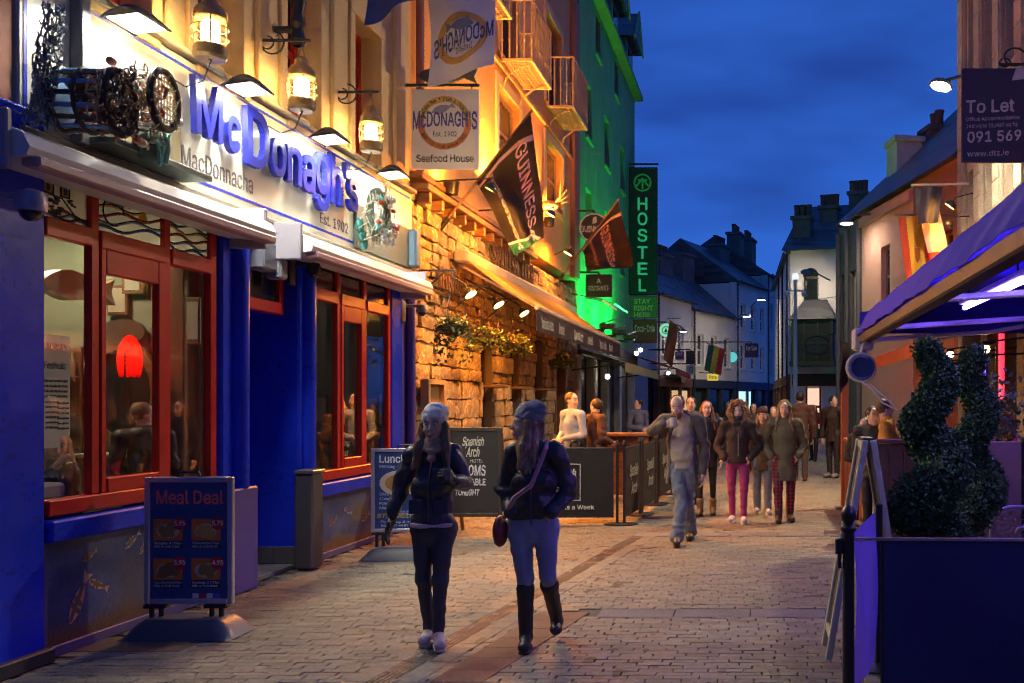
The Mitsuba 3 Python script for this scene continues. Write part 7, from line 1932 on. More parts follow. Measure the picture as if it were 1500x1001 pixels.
def person(label, at, J, group=None, res=0.010, skin=SKIN, hair=None, hairc=None, hat=None, top=None, legs=None, shoes=None, extra=None, hands=True, beard=None, cat_='person', fine=None, palms=None, smile=0.2, name='person'):
    """A body of one skin, its clothes and hair as children. at: where its origin stands. top / legs / shoes are dicts of the clothing."""
    t = thing(name, label, cat_, group)
    J = {k: (v + np.asarray(at, float) if isinstance(v, np.ndarray) else v) for k, v in J.items()}
    h = J['h']; sc = h/1.70
    fd = np.array([math.sin(J['body']), -math.cos(J['body']), 0])     # where the chest looks
    rt = np.array([math.cos(J['body']), math.sin(J['body']), 0])
    hf = np.array([math.sin(J['face'])*math.cos(J['down']), -math.cos(J['face'])*math.cos(J['down']), -math.sin(J['down'])])
    hr = np.array([math.cos(J['face']), math.sin(J['face']), 0]); hu = np.cross(hr, hf)*-1
    hu = np.cross(hf, hr); hu = hu if hu[2] > 0 else -hu
    hc = J['head']
    H3 = lambda x_, y_, z_: hc + (hr*x_ + hf*y_ + hu*z_)*sc
    HM = np.array([hr, hf, hu])
    pts = np.array([v for k, v in J.items() if isinstance(v, np.ndarray)])
    lo, hi = pts.min(0) - 0.33*sc, pts.max(0) + 0.33*sc
    lo[2] = max(lo[2], at[2] - 0.02) if len(np.shape(at)) else lo[2]
    # ---- the body
    F = Field(lo, hi, res)
    F.ell(H3(0, 0.0, 0.025), np.array([0.072, 0.092, 0.092])*sc, HM, 0.02)
    F.ell(H3(0, 0.022, -0.035), np.array([0.056, 0.070, 0.085])*sc, HM, 0.03)
    F.ell(H3(0, 0.062, -0.098), np.array([0.024, 0.022, 0.018])*sc, HM, 0.025)
    for s in (-1, 1):
        F.ell(H3(s*0.074, -0.008, -0.005), np.array([0.010, 0.020, 0.032])*sc, HM, 0.008)
        F.ell(H3(s*0.036, 0.062, -0.030), np.array([0.024, 0.020, 0.018])*sc, HM, 0.02)
        F.ell(H3(s*0.031, 0.094, 0.012), np.array([0.018, 0.016, 0.012])*sc, HM, 0.010, cut=True)
    F.cap(H3(0, 0.086, 0.014), H3(0, 0.108, -0.028), 0.008*sc, 0.0125*sc, 0.008)
    F.ell(H3(0, 0.088, -0.066), np.array([0.022, 0.010, 0.011])*sc, HM, 0.008)
    F.cap(J['neck'] - [0, 0, 0.03], hc - hu*0.07*sc - hf*0.012*sc, 0.052*sc, 0.050*sc, 0.03)
    F.cap(J['shL'], J['shR'], 0.055*sc, k=0.05)
    F.cap(J['chest'], J['neck'] - [0, 0, 0.05*sc], 0.105*sc, 0.07*sc, 0.06, 0.75, fd)
    F.cap(J['pelvis'], J['chest'], 0.105*sc, 0.115*sc, 0.06, 0.72, fd)
    for n in 'LR':
        F.cap(J['sh'+n], J['el'+n], 0.044*sc, 0.036*sc, 0.02); F.cap(J['el'+n], J['wr'+n], 0.036*sc, 0.025*sc, 0.012)
        F.cap(J['hip'+n], J['kn'+n], 0.066*sc, 0.041*sc, 0.03); F.cap(J['kn'+n], J['an'+n], 0.041*sc, 0.028*sc, 0.015)
        F.cap(J['an'+n] - [0, 0, 0.015*sc], J['toe'+n], 0.033*sc, 0.026*sc, 0.012)
        if hands:
            dv, pv, cu = (palms or {}).get(n, (J['wr'+n]-J['el'+n] + fd*0.06, -rt*(1 if n == 'R' else -1), 0.35) if not J.get('pock') else (rt*(-0.75 if n == 'R' else 0.75) - fd*0.45 - [0, 0, 0.3], fd, 0.3))
            hand_into(F, J['wr'+n], np.asarray(dv, float), np.asarray(pv, float), sc, cu, 1 if n == 'L' else -1, max(1.0, 0.75*res/0.0075))
    add('body', F.mesh(), skin, t, smooth=True)
    if fine is not False:
        for s in (-1, 1):
            add('eye', ball(H3(s*0.031, 0.0825, 0.010), 0.0105*sc, 1), EYEW, t, smooth=True)
            add('iris', ball(H3(s*0.031, 0.0905, 0.010), 0.0050*sc, 1), BLACK, t, smooth=True)
            add('eyebrow', tube([H3(s*0.015, 0.090, 0.030), H3(s*0.032, 0.089, 0.036), H3(s*0.050, 0.076, 0.030)], 0.0042*sc, 5), hairc or BLACK, t)
        add('lips', cat([tube([H3(-0.024, 0.084, -0.066+0.006*smile), H3(-0.008, 0.096, -0.063), H3(0.008, 0.096, -0.063), H3(0.024, 0.084, -0.066+0.006*smile)], [0.002, 0.0048*sc, 0.0048*sc, 0.002], 6),
                         tube([H3(-0.022, 0.084, -0.068), H3(0, 0.096, -0.074), H3(0.022, 0.084, -0.068)], [0.002, 0.006*sc, 0.002], 6)]), LIPC, t)
    # ---- clothes
    def new():
        return Field(lo, hi, res)
    if legs:
        G = new(); e = legs.get('ease', 0.012); fl = legs.get('flare', 0.0)
        G.cap(J['hipL'] + [0, 0, 0.05], J['hipR'] + [0, 0, 0.05], (0.088+e*0.6)*sc, k=0.04, flat=0.95, fdir=fd)
        G.cap(J['pelvis'], J['waist'] - [0, 0, 0.02], (0.118+e)*sc, (0.108+e)*sc, 0.04, 0.75, fd)
        for n in 'LR':
            G.cap(J['hip'+n], J['kn'+n], (0.084+e)*sc, (0.055+e)*sc, 0.02)
            ft = J['an'+n] + (J['kn'+n]-J['an'+n])*legs.get('cut', 0.05)
            G.cap(J['kn'+n], ft, (0.053+e)*sc, (0.040+e+fl)*sc, 0.015)
            if legs.get('seat', True):
                G.ell(J['hip'+n] - fd*0.05*sc, np.array([0.085, 0.085, 0.09])*sc, None, 0.03)
        G.below(J['waist'][2] + 0.02)
        add(legs.get('name', 'trousers'), G.mesh(legs.get('wr', 0.006), 16, 3), legs['mat'], t, smooth=True)
    if shoes:
        for n in 'LR':
            G = new()
            a_, b_ = J['an'+n], J['toe'+n]
            dv = b_ - a_; dv[2] = 0; dv /= np.linalg.norm(dv) + 1e-9
            tilt = shoes.get('tilt', {}).get(n, 0.0)
            toe = b_ + [0, 0, 0.018*sc]
            G.cap(a_ - [0, 0, 0.012*sc], toe, 0.042*sc, 0.036*sc, 0.02)
            G.ell(toe + dv*0.012, np.array([0.04, 0.04, 0.034])*sc, None, 0.02)
            G.ell(a_ - dv*0.025*sc - [0, 0, 0.035*sc], np.array([0.036, 0.036, 0.045])*sc, None, 0.02)
            if shoes.get('boot'):
                G.cap(a_, a_ + (J['kn'+n]-a_)*shoes['boot'], 0.047*sc, (0.060 if shoes['boot'] > 0.5 else 0.052)*sc, 0.02)
                G.cap(a_ + (J['kn'+n]-a_)*shoes['boot']*0.93, a_ + (J['kn'+n]-a_)*shoes['boot'], (0.064 if shoes['boot'] > 0.5 else 0.056)*sc, k=0.008)
            if not tilt and a_[2] - at[2] < 0.14:
                G.above(at[2] + 0.0)
            add('boot' if shoes.get('boot') else 'shoe', G.mesh(0.003 if shoes.get('boot') else 0, 20, 2), shoes['mat'], t, smooth=True)
            if shoes.get('sole') and not tilt:
                S_ = new(); S_.cap(a_ - dv*0.02 - [0, 0, a_[2]-at[2]-0.012], b_ - [0, 0, b_[2]-at[2]-0.012], 0.042*sc, 0.040*sc, 0.01); S_.below(at[2]+0.022); S_.above(at[2])
                mm = S_.mesh()
                if mm is not None:
                    add('sole', mm, shoes['sole'], t, smooth=True)
    tops = top if isinstance(top, list) else [top] if top else []
    for c in tops:
        G = new(); e = c.get('ease', 0.022); hem = c.get('hem', 0.50)*h + at[2]
        G.cap(J['shL'], J['shR'], (0.043+e*0.7)*sc, k=0.04)
        for n in 'LR':
            G.cap(J['neck'] - [0, 0, 0.015*sc], J['sh'+n], (0.05+e*0.5)*sc, (0.046+e*0.7)*sc, 0.03)
        G.cap(J['chest'], J['neck'] - [0, 0, 0.035*sc], (0.118+e)*sc, (0.066+e)*sc, 0.06, 0.78, fd)
        G.cap(J['waist'], J['chest'], (0.112+e+c.get('belly', 0))*sc, (0.125+e)*sc, 0.06, 0.78 + c.get('belly', 0)*2, fd)
        if c.get('bust'):
            for s in (-1, 1):
                G.ell(J['chest'] + rt*s*0.06*sc + fd*0.075*sc + [0, 0, 0.01], np.array([0.065, 0.06, 0.065])*sc, None, 0.04)
        low = J['pelvis'] + (J['waist']-J['pelvis'])*0.0
        low = np.array([low[0], low[1], min(low[2], hem)])
        G.cap(low, J['waist'], (0.128+e+c.get('skirt', 0.0))*sc, (0.112+e)*sc, 0.05, 0.82, fd)
        if c.get('sleeves', True):
            for n in 'LR':
                e = min(e, 0.027)
                G.cap(J['sh'+n], J['el'+n], (0.050+e)*sc, (0.042+e*0.9)*sc, 0.02)
                G.cap(J['el'+n], J['wr'+n] + (J['el'+n]-J['wr'+n])*c.get('cuff', 0.04), (0.042+e*0.9)*sc, (0.032+e*0.7)*sc, 0.012)
        if c.get('collar'):
            G.cap(J['neck'] - [0, 0, 0.03], J['neck'] + [0, 0, c['collar']], 0.075*sc, 0.072*sc, 0.02)
        G.above(hem)
        if c.get('open'):          # an open front: cut a wedge out along the chest
            for z0_, z1_ in ((J['neck'][2], J['chest'][2]), (J['chest'][2], hem)):
                A_ = np.array([*(J['chest'] + fd*0.20)[:2], z0_]); B_ = np.array([*(J['waist'] + fd*0.20)[:2], z1_-0.02])
                G.cap(A_, B_, c['open'], c['open']*1.15, 0.01, cut=True)
        m_ = G.mesh(c.get('wr', 0.009), c.get('freq', 13), 5)
        add(c.get('name', 'jacket'), m_, c['mat'], t, smooth=True)
    # ---- hair and hat
    if hair:
        G = new()
        if hair != 'hood':
            G.ell(H3(0, -0.022, 0.035), np.array([0.086, 0.094, 0.095])*sc, HM, 0.02)
        if hair == 'long':
            for s in (-1, 1):
                for q, o in enumerate((0.0, 0.03)):
                    G.cap(H3(s*0.068, -0.01 + o*0.4, 0.0), H3(s*(0.084+o*0.4), 0.015 + o, -0.16), 0.030*sc, 0.032*sc, 0.03)
                    G.cap(H3(s*(0.084+o*0.4), 0.015 + o, -0.16), H3(s*(0.095+o), 0.05 + o, -0.30), 0.032*sc, 0.016*sc, 0.03)
            G.cap(H3(0, -0.06, 0), H3(0, -0.075, -0.26), 0.07*sc, 0.05*sc, 0.04)
        elif hair == 'short':
            G.ell(H3(0, 0.075, -0.028), np.array([0.075, 0.062, 0.088])*sc, HM, 0.012, cut=True)
        elif hair == 'bald':
            G.ell(H3(0, 0.03, 0.085), np.array([0.082, 0.11, 0.10])*sc, HM, 0.01, cut=True)
            G.ell(H3(0, 0.10, -0.02), np.array([0.09, 0.09, 0.12])*sc, HM, 0.01, cut=True)
        if hair == 'long':
            G.ell(H3(0, 0.088, -0.035), np.array([0.058, 0.075, 0.095])*sc, HM, 0.012, cut=True)
        m_ = G.mesh(0.007, 34, 7, 0)
        if m_ is not None:
            add('hair', m_, hairc, t, smooth=True)
    if beard:
        G = new()
        G.ell(H3(0, 0.048, -0.085), np.array([0.058, 0.058, 0.060])*sc, HM, 0.02)
        G.ell(H3(0, 0.10, -0.058), np.array([0.026, 0.03, 0.012])*sc, HM, 0.006, cut=True)
        G.ell(H3(0, 0.09, 0.0), np.array([0.05, 0.06, 0.045])*sc, HM, 0.01, cut=True)
        m_ = G.mesh(0.006, 45, 3, 0)
        add('beard', m_, beard, t, smooth=True)
    if hat:
        G = new()
        kind = hat[0]
        if kind == 'beanie':
            G.ell(H3(0, -0.016, 0.055), np.array([0.087, 0.100, 0.100])*sc, HM, 0.02)
            G.ell(H3(0, -0.04, 0.095), np.array([0.078, 0.085, 0.07])*sc, HM, 0.03)
            G.cap(H3(0, 0.02, -0.2), H3(0, 0.03, -0.098), 0.12*sc, 0.12*sc, 0.008, cut=True)
            G.ell(H3(0, 0.155, -0.035), np.array([0.1, 0.10, 0.07])*sc, HM, 0.006, cut=True)
            G.ell(H3(0.01, -0.075, 0.085), np.array([0.07, 0.06, 0.075])*sc, HM, 0.03)
            m_ = G.mesh(0.0045, 46, 2, 0.9)
        else:                      # a hood, furred if asked
            R_ = 0.118 if kind == 'fur' else 0.106
            G.ell(H3(0, -0.035, 0.012), np.array([R_, 0.115, 0.135])*sc, HM, 0.02)
            G.cap(H3(0, -0.05, -0.05), J['neck'] - fd*0.03 - [0, 0, 0.04], 0.095*sc, 0.10*sc, 0.04)
            G.ell(H3(0, 0.105, -0.022), np.array([0.068, 0.135, 0.102])*sc, HM, 0.012, cut=True)
            m_ = G.mesh(0.004, 30, 2)
        add('hood' if kind != 'beanie' else 'knit_hat', m_, hat[1], t, smooth=True)
        if kind == 'fur':
            th = rng.uniform(0, 2*PI, 7000)
            rr = rng.normal(1.0, 0.12, 7000)
            base = np.array([H3(0.118*math.cos(a)*r_, 0.045 + 0.03*rng.normal()*0.6, 0.0 + 0.142*math.sin(a)*r_) for a, r_ in zip(th, rr)])
            add('fur_trim', cat([leaves(base, 0.026, rng, flat=0.0)]), hat[2], t, kind='stuff', smooth=False)
            torus = tube([H3(0.112*math.cos(a), 0.04, 0.0 + 0.138*math.sin(a)) for a in np.linspace(0, 2*PI, 30)], 0.032*sc, 8)
            add('fur_roll', torus, hat[2], t)
    if extra:
        extra(t, J, H3, fd, rt, sc, new)
    return t


def pj(J, at, px, d0, off):
    """Put joints where the photo shows them: px maps a joint to (pixel x, pixel y); off to its distance from the figure's plane."""
    for k, (x_, y_) in px.items():
        J[k] = DP(x_, y_, d0 + off.get(k, 0.0)) - np.asarray(at, float)
    J['chest'] = (J['shL'] + J['shR'])/2*0.55 + (J['hipL'] + J['hipR'])/2*0.45 + [0, 0, 0.03]
    J['waist'] = (J['shL'] + J['shR'])/2*0.30 + (J['hipL'] + J['hipR'])/2*0.70 + [0, 0, 0.02]
    J['pelvis'] = (J['hipL'] + J['hipR'])/2
    return J


BLKFAB = C(0.016, 0.017, 0.022, 0.5)
NAVYJ = C(0.030, 0.036, 0.058, 0.45)
JEANS = PM('jeans', lambda p, n, uv: mi.Color3f(0.17, 0.195, 0.30)*(0.7 + 0.6*fbm(p.x*9, p.y*9, p.z*5, 3))*(0.85 + 0.3*noise(p.x*400, p.y*400, p.z*400)), 0.8)
GREYJEANS = C(0.17, 0.19, 0.24, 0.8)
HAIRBR = PM('hair_brown', lambda p, n, uv: mix([0.09, 0.048, 0.024], [0.32, 0.19, 0.10], noise(p.x*140, p.y*140, p.z*9)), 0.42)
HAIRBK = C(0.02, 0.016, 0.014, 0.45)
scene['knit_grey'] = {'type': 'twosided', 'bsdf': {'type': 'principled', 'base_color': {'type': 'rgb', 'value': [0.25, 0.24, 0.27]}, 'roughness': 0.95}}

# the woman in the white hat
d = 7.03
at = np.array([(632-VX)*d/FP, d, 0.0])
J = pose(1.67, 0.05, 0)
fp = lambda cx, cy: (560 + cx/2.503, 560 + cy/2.5025)
J = pj(J, at, {'head': fp(189, 160), 'neck': fp(195, 243), 'shL': fp(112, 268), 'shR': fp(262, 262), 'elL': fp(66, 395), 'wrL': fp(36, 500), 'elR': fp(303, 372), 'wrR': fp(262, 362), 'hipL': fp(148, 545), 'hipR': fp(226, 545),
                    'knL': fp(152, 725), 'anL': fp(172, 893), 'toeL': fp(153, 945), 'knR': fp(212, 725), 'anR': fp(205, 905), 'toeR': fp(212, 965)},
       d, {'wrR': -0.22, 'elR': 0.02, 'elL': 0.03, 'wrL': -0.02, 'anL': 0.07, 'toeL': -0.07, 'anR': -0.03, 'toeR': -0.20, 'knR': -0.05, 'knL': 0.0, 'head': -0.02})
J['anL'][2], J['toeL'][2], J['anR'][2], J['toeR'][2] = 0.085, 0.03, 0.085, 0.03


def white_extra(t, J, H3, fd, rt, sc, new):
    G = new()
    for q in range(3):
        G.ell(J['neck'] + fd*0.02 + [0, 0, 0.00 + 0.028*q], np.array([0.088-0.004*q, 0.092, 0.030]), None, 0.015)
    G.cap(J['neck'] + fd*0.08 + [0, 0, 0.03], J['neck'] + fd*0.10 + [0, 0, -0.06], 0.035, 0.03, 0.02)
    add('scarf', G.mesh(0.010, 30, 3), C(0.34, 0.24, 0.17, 0.9), t, smooth=True)
    for n, g in (('L', 0.25), ('R', 1.0)):
        G = new()
        dv = J['wr'+n]-J['el'+n] + (fd*0.05 if n == 'L' else rt*-0.02 + np.array([0, 0, 0.10]) + fd*0.05)
        hand_into(G, J['wr'+n] - dv/np.linalg.norm(dv)*0.01, dv, -rt*(1 if n == 'R' else -1) + fd*0.2*(n == 'R'), 1.10, g, 1 if n == 'L' else -1)
        add('glove', G.mesh(), BLKFAB, t, smooth=True)
    zc = J['pelvis'][2]
    G = new()
    G.cap(J['pelvis'] + [0, 0, 0.02], J['waist'] - [0, 0, 0.02], 0.160, 0.150, 0.03, 0.84, fd)
    G.above(zc + 0.035); G.below(zc + 0.06)
    add('shirt_hem', G.mesh(0.006, 22, 2), C(0.42, 0.34, 0.42, 0.7), t, smooth=True)
    for s, z_ in ((-1, 0.02), (1, 0.02), (1, 0.25)):
        c_ = (J['waist'] if z_ < 0.1 else J['chest'] - [0, 0, 0.16]) + rt*s*0.085 + fd*(0.122 if z_ < .1 else 0.132) + [0, 0, z_ - 0.02]
        add('pocket_flap', obox(c_ + [0, 0, 0.05], c_ - [0, 0, 0.05], 0.10, 0.012, up=fd, c=0.004), NAVYJ, t)
    add('zip', tube([J['neck'] + fd*0.10 - [0, 0, 0.08], J['chest'] + fd*0.136, J['waist'] + fd*0.122, [*(J['waist'] + fd*0.125)[:2], zc + 0.08]], 0.006, 5), C(0.2, 0.16, 0.1, 0.3, 0.7), t)
    add('strap', obox(J['chest'] + rt*0.06 + fd*0.14 + [0, 0, 0.07], J['chest'] + rt*0.16 + fd*0.10 + [0, 0, 0.07], 0.02, 0.01, up=fd), C(0.30, 0.13, 0.06, 0.5), t)
    for n in 'LR':
        add('laces', cat([tube([J['an'+n] + fd*(0.03+0.03*q) + rt*o + [0, 0, 0.0-0.014*q+0.012] for o in (-0.02, 0, 0.02)], 0.004, 5) for q in range(3)]), C(0.5, 0.48, 0.45), t)


person('woman in a white knitted hat and dark jacket walking towards the camera at the left', at, J, res=0.0066, hair='long', hairc=HAIRBR, hat=('beanie', 'knit'), palms=None, hands=False,
       top=dict(mat=NAVYJ, hem=0.515, ease=0.016, wr=0.017, collar=0.02, bust=True, cuff=0.06), legs=dict(mat=C(0.028, 0.034, 0.055, 0.6), ease=0.0, wr=0.006, cut=0.0),
       shoes=dict(mat=C(0.46, 0.38, 0.38, 0.7), sole=C(0.6, 0.55, 0.52)), extra=white_extra, smile=1.2)

# the woman in the grey hat
d = 6.93
at = np.array([(773-VX)*d/FP, d, 0.0])
J = pose(1.69, 0.1, 0, head_turn=-1.25)
J = pj(J, at, {'head': fp(530, 155), 'neck': fp(548, 240), 'shL': fp(487, 268), 'shR': fp(632, 255), 'elL': fp(448, 390), 'wrL': fp(478, 478), 'elR': fp(684, 392), 'wrR': fp(622, 482), 'hipL': fp(505, 545), 'hipR': fp(600, 540),
                    'knL': fp(524, 720), 'anL': fp(527, 925), 'toeL': fp(520, 965), 'knR': fp(606, 712), 'anR': fp(640, 870), 'toeR': fp(637, 915)},
       d, {'elL': 0.06, 'wrL': -0.08, 'elR': 0.08, 'wrR': -0.08, 'knR': -0.04, 'anR': 0.30, 'toeR': 0.22, 'anL': 0.0, 'toeL': -0.16, 'knL': -0.02})
J['anL'][2], J['toeL'][2] = 0.09, 0.03
J['pock'] = True


def grey_extra(t, J, H3, fd, rt, sc, new):
    a = J['shR'] + [0, 0, 0.075] - rt*0.05
    add('bag_strap', tube([a - fd*0.10 - [0, 0, 0.1], a, a + fd*0.10 - [0, 0, 0.05], J['chest'] + fd*0.155 + rt*0.0, J['waist'] + fd*0.155 - rt*0.11 + [0, 0, 0.06], J['hipL'] - rt*0.10 + fd*0.06 + [0, 0, 0.10]], 0.017, 6), C(0.36, 0.17, 0.22, 0.7), t)
    G = new(); c_ = J['hipL'] - rt*0.135 + [0, 0, 0.0] + fd*0.0
    G.ell(c_, [0.05, 0.10, 0.11], None, 0.03)
    add('shoulder_bag', G.mesh(0.006, 20, 2), C(0.16, 0.02, 0.03, 0.5), t, smooth=True)
    G = new()
    G.cap(H3(0.0, 0.03, -0.10), J['neck'] + fd*0.11 - [0, 0, 0.16] - rt*0.03, 0.06, 0.035, 0.04)
    G.cap(H3(0.05, -0.03, -0.03), J['neck'] + fd*0.10 - [0, 0, 0.12] + rt*0.03, 0.05, 0.03, 0.04)
    G.ell(H3(0, 0.10, -0.03), [0.06, 0.075, 0.095], None, 0.01, cut=True)
    add('long_hair', G.mesh(0.008, 30, 2, 0), HAIRBR, t, smooth=True)
    add('zip', tube([J['neck'] + fd*0.11 - [0, 0, 0.1], J['chest'] + fd*0.150, J['waist'] + fd*0.145, [*(J['waist'] + fd*0.14)[:2], J['pelvis'][2] + 0.05]], 0.006, 5), C(0.1, 0.1, 0.12, 0.3, 0.7), t)


person('woman in a grey knitted hat, black jacket and blue jeans looking to the left', at, J, res=0.0066, hair='long', hairc=HAIRBR, hat=('beanie', 'knit_grey'), hands=True,
       top=dict(mat=C(0.022, 0.023, 0.030, 0.45), hem=0.535, ease=0.024, wr=0.018, collar=0.03, bust=True, cuff=0.0), legs=dict(mat=JEANS, ease=0.004, wr=0.006, cut=0.35),
       shoes=dict(mat=C(0.02, 0.018, 0.018, 0.5), boot=0.82, sole=C(0.02, 0.02, 0.02), tilt={'R': 1}), extra=grey_extra)

# the bald man with the cup
d = 12.2
at = np.array([(1000-VX)*d/FP, d, 0.0])
J = pose(1.80, 0.0, 0, male=True, head_down=0.45, head_turn=-0.15)
bp = lambda cx, cy: (780 + cx/3.261, 540 + cy/3.262)
J = pj(J, at, {'head': bp(692, 178), 'neck': bp(715, 232), 'shL': bp(628, 252), 'shR': bp(790, 246), 'elL': bp(574, 300), 'wrL': bp(628, 268), 'elR': bp(822, 372), 'wrR': bp(815, 500), 'hipL': bp(685, 480), 'hipR': bp(752, 480),
                    'knL': bp(712, 640), 'anL': bp(690, 790), 'toeL': bp(690, 820), 'knR': bp(742, 640), 'anR': bp(757, 785), 'toeR': bp(750, 815)},
       d, {'head': -0.10, 'elL': -0.10, 'wrL': -0.30, 'elR': 0.04, 'wrR': -0.05, 'knL': -0.15, 'anL': -0.28, 'toeL': -0.48, 'anR': 0.28, 'toeR': 0.06, 'knR': 0.02, 'neck': -0.02})
J['anL'][2], J['toeL'][2], J['anR'][2], J['toeR'][2] = 0.10, 0.04, 0.10, 0.03
J['h'] = 1.80


def man_extra(t, J, H3, fd, rt, sc, new):
    c_ = J['wrL'] + np.array([0.115, -0.02, 0.03])
    cup = thing('paper_cup', 'white cup that the bald man holds to his mouth', 'cup')
    add('wall', lathe([(0.034, -0.05), (0.043, 0.05), (0.045, 0.052), (0.043, 0.055), (0.039, 0.05), (0.03, -0.045), (0.001, -0.048)], c_, 18), C(0.55, 0.50, 0.42, 0.5), cup)
    add('handle', tube([c_ + [-0.04, 0, 0.03], c_ + [-0.065, 0, 0.015], c_ + [-0.062, 0, -0.02], c_ + [-0.037, 0, -0.03]], 0.006, 6), C(0.55, 0.50, 0.42, 0.5), cup)


person('bald bearded man in a grey cardigan drinking from a cup as he walks', at, J, res=0.0085, hair='bald', hairc=C(0.12, 0.08, 0.05, 0.6), beard=C(0.17, 0.09, 0.045, 0.8), smile=0,
       palms={'L': (np.array([1.0, -0.15, 0.0]), np.array([0.2, 1.0, 0.0]), 0.55), 'R': (np.array([0, -0.1, -1.0]), np.array([-1.0, 0, 0]), 0.4)},
       top=[dict(name='sweater', mat=C(0.42, 0.34, 0.23, 0.9), hem=0.505, ease=0.020, belly=0.035, wr=0.010), dict(name='cardigan', mat=C(0.105, 0.088, 0.07, 0.9), hem=0.40, ease=0.048, open=0.160, wr=0.012, skirt=0.03)],
       legs=dict(mat=PM('faded_jeans', lambda p, n, uv: mix([0.10, 0.115, 0.13], [0.22, 0.24, 0.26], fbm(p.x*8, p.y*8, p.z*4, 3)), 0.85), ease=0.016, flare=0.022, wr=0.012, cut=0.0), shoes=dict(mat=C(0.05, 0.035, 0.025, 0.5), sole=DARK), extra=man_extra)


def put(label, px, feet, top_px, face, J=None, **k):
    """A person whose feet and crown stand at photo pixels (px, feet) and (px, top_px)."""
    d_ = EYE*FP/(feet-VY)
    hh = EYE + (VY-top_px)*d_/FP
    pz = {a: k.pop(a) for a in ('stride', 'lean', 'arms', 'male', 'head_turn', 'head_down') if a in k}
    return person(label, np.array([(px-VX)*d_/FP, d_, 0.0]), pose(hh, face, **pz), **k)


def fur_extra(t, J, H3, fd, rt, sc, new):
    G = new(); G.cap(J['neck'] + fd*0.03, J['neck'] + fd*0.05 + [0, 0, 0.04], 0.085, 0.075, 0.02)
    add('scarf', G.mesh(0.012, 26, 2), BLKFAB, t, smooth=True)
    add('zip', tube([J['chest'] + fd*0.17 + [0, 0, 0.06], J['waist'] + fd*0.158, J['pelvis'] + fd*0.150 + [0, 0, 0.06]], 0.007, 5), C(0.35, 0.33, 0.32, 0.3, 0.6), t)
    G = new(); G.cap(J['pelvis'], J['waist'], 0.152, 0.14, 0.03, 0.8, fd); G.above(J['pelvis'][2]-0.005); G.below(J['pelvis'][2]+0.03)
    add('shirt_hem', G.mesh(), C(0.4, 0.33, 0.24), t, smooth=True)


put('woman in a fur trimmed hood, dark jacket and bright magenta trousers', 1081, 766, 592, 0.05, stride=0.25, arms='pockets', res=0.009, hair=None, hairc=HAIRBR, hat=('fur', C(0.035, 0.028, 0.026, 0.9), C(0.48, 0.30, 0.16, 0.9)), smile=1.0,
    top=dict(mat=C(0.040, 0.026, 0.022, 0.85), hem=0.505, ease=0.034, wr=0.012, bust=True), legs=dict(mat=C(0.30, 0.030, 0.12, 0.75), ease=0.004, wr=0.007, cut=0.0), shoes=dict(mat=C(0.50, 0.42, 0.40, 0.6), sole=C(0.6, 0.55, 0.5)), extra=fur_extra)
put('smiling woman in a long olive hooded coat and red tartan trousers', 1149, 765, 588, -0.05, stride=-0.25, arms='pockets', res=0.009, hair='long', hairc=HAIRBR, hat=('hood', C(0.135, 0.115, 0.06, 0.85)), smile=1.5,
    top=dict(name='coat', mat=C(0.135, 0.115, 0.06, 0.85), hem=0.345, ease=0.036, wr=0.012, skirt=0.015),
    legs=dict(mat=PM('tartan', lambda p, n, uv: mix([0.30, 0.03, 0.03], [0.04, 0.02, 0.05], smoothstep(0.55, 0.75, 0.5*dr.abs(dr.sin(p.z*60)) + 0.5*dr.abs(dr.sin(p.x*60)))), 0.85), ease=0.012, wr=0.008, cut=0.12), shoes=dict(mat=C(0.06, 0.04, 0.03, 0.4), sole=DARK, boot=0.2))
put('woman in a dark knitted hat and brown coat walking behind the magenta trousers', 1117, 753, 600, 0.0, stride=0.3, arms='down', res=0.011, hair='long', hairc=HAIRBR, hat=('beanie', C(0.05, 0.025, 0.03, 0.95)),
    top=dict(name='coat', mat=C(0.13, 0.075, 0.04, 0.85), hem=0.42, ease=0.03, wr=0.01), legs=dict(mat=GREYJEANS, ease=0.014, flare=0.008), shoes=dict(mat=C(0.4, 0.36, 0.33, 0.6), sole=C(0.5, 0.45, 0.42)))
put('red haired woman in a black coat and tights with tan boots behind the bald man', 1035, 755, 588, 0.1, stride=-0.3, arms='down', res=0.011, hair='long', hairc=C(0.16, 0.045, 0.025, 0.5),
    top=dict(name='coat', mat=BLKFAB, hem=0.42, ease=0.03), legs=dict(mat=C(0.012, 0.012, 0.014, 0.6), ease=-0.004, wr=0.002), shoes=dict(mat=C(0.20, 0.12, 0.06, 0.7), sole=DARK, boot=0.35))
put('dark haired person looking over the bald man\'s shoulder', 1012, 738, 582, -0.1, arms='down', male=True, res=0.012, hair='short', hairc=HAIRBK, top=dict(mat=C(0.03, 0.03, 0.04, 0.7), hem=0.48, ease=0.03), legs=dict(mat=C(0.03, 0.03, 0.045), ease=0.012), shoes=dict(mat=DARK, sole=DARK), smile=1)
put('man in a dark brown suit walking away up the street', 1172, 704, 575, PI, stride=0.5, arms='down', male=True, res=0.013, hair='short', hairc=HAIRBK, fine=False, top=dict(mat=C(0.085, 0.038, 0.028, 0.8), hem=0.47, ease=0.034), legs=dict(mat=C(0.08, 0.045, 0.035, 0.8), ease=0.016), shoes=dict(mat=C(0.16, 0.06, 0.025, 0.5), sole=DARK))
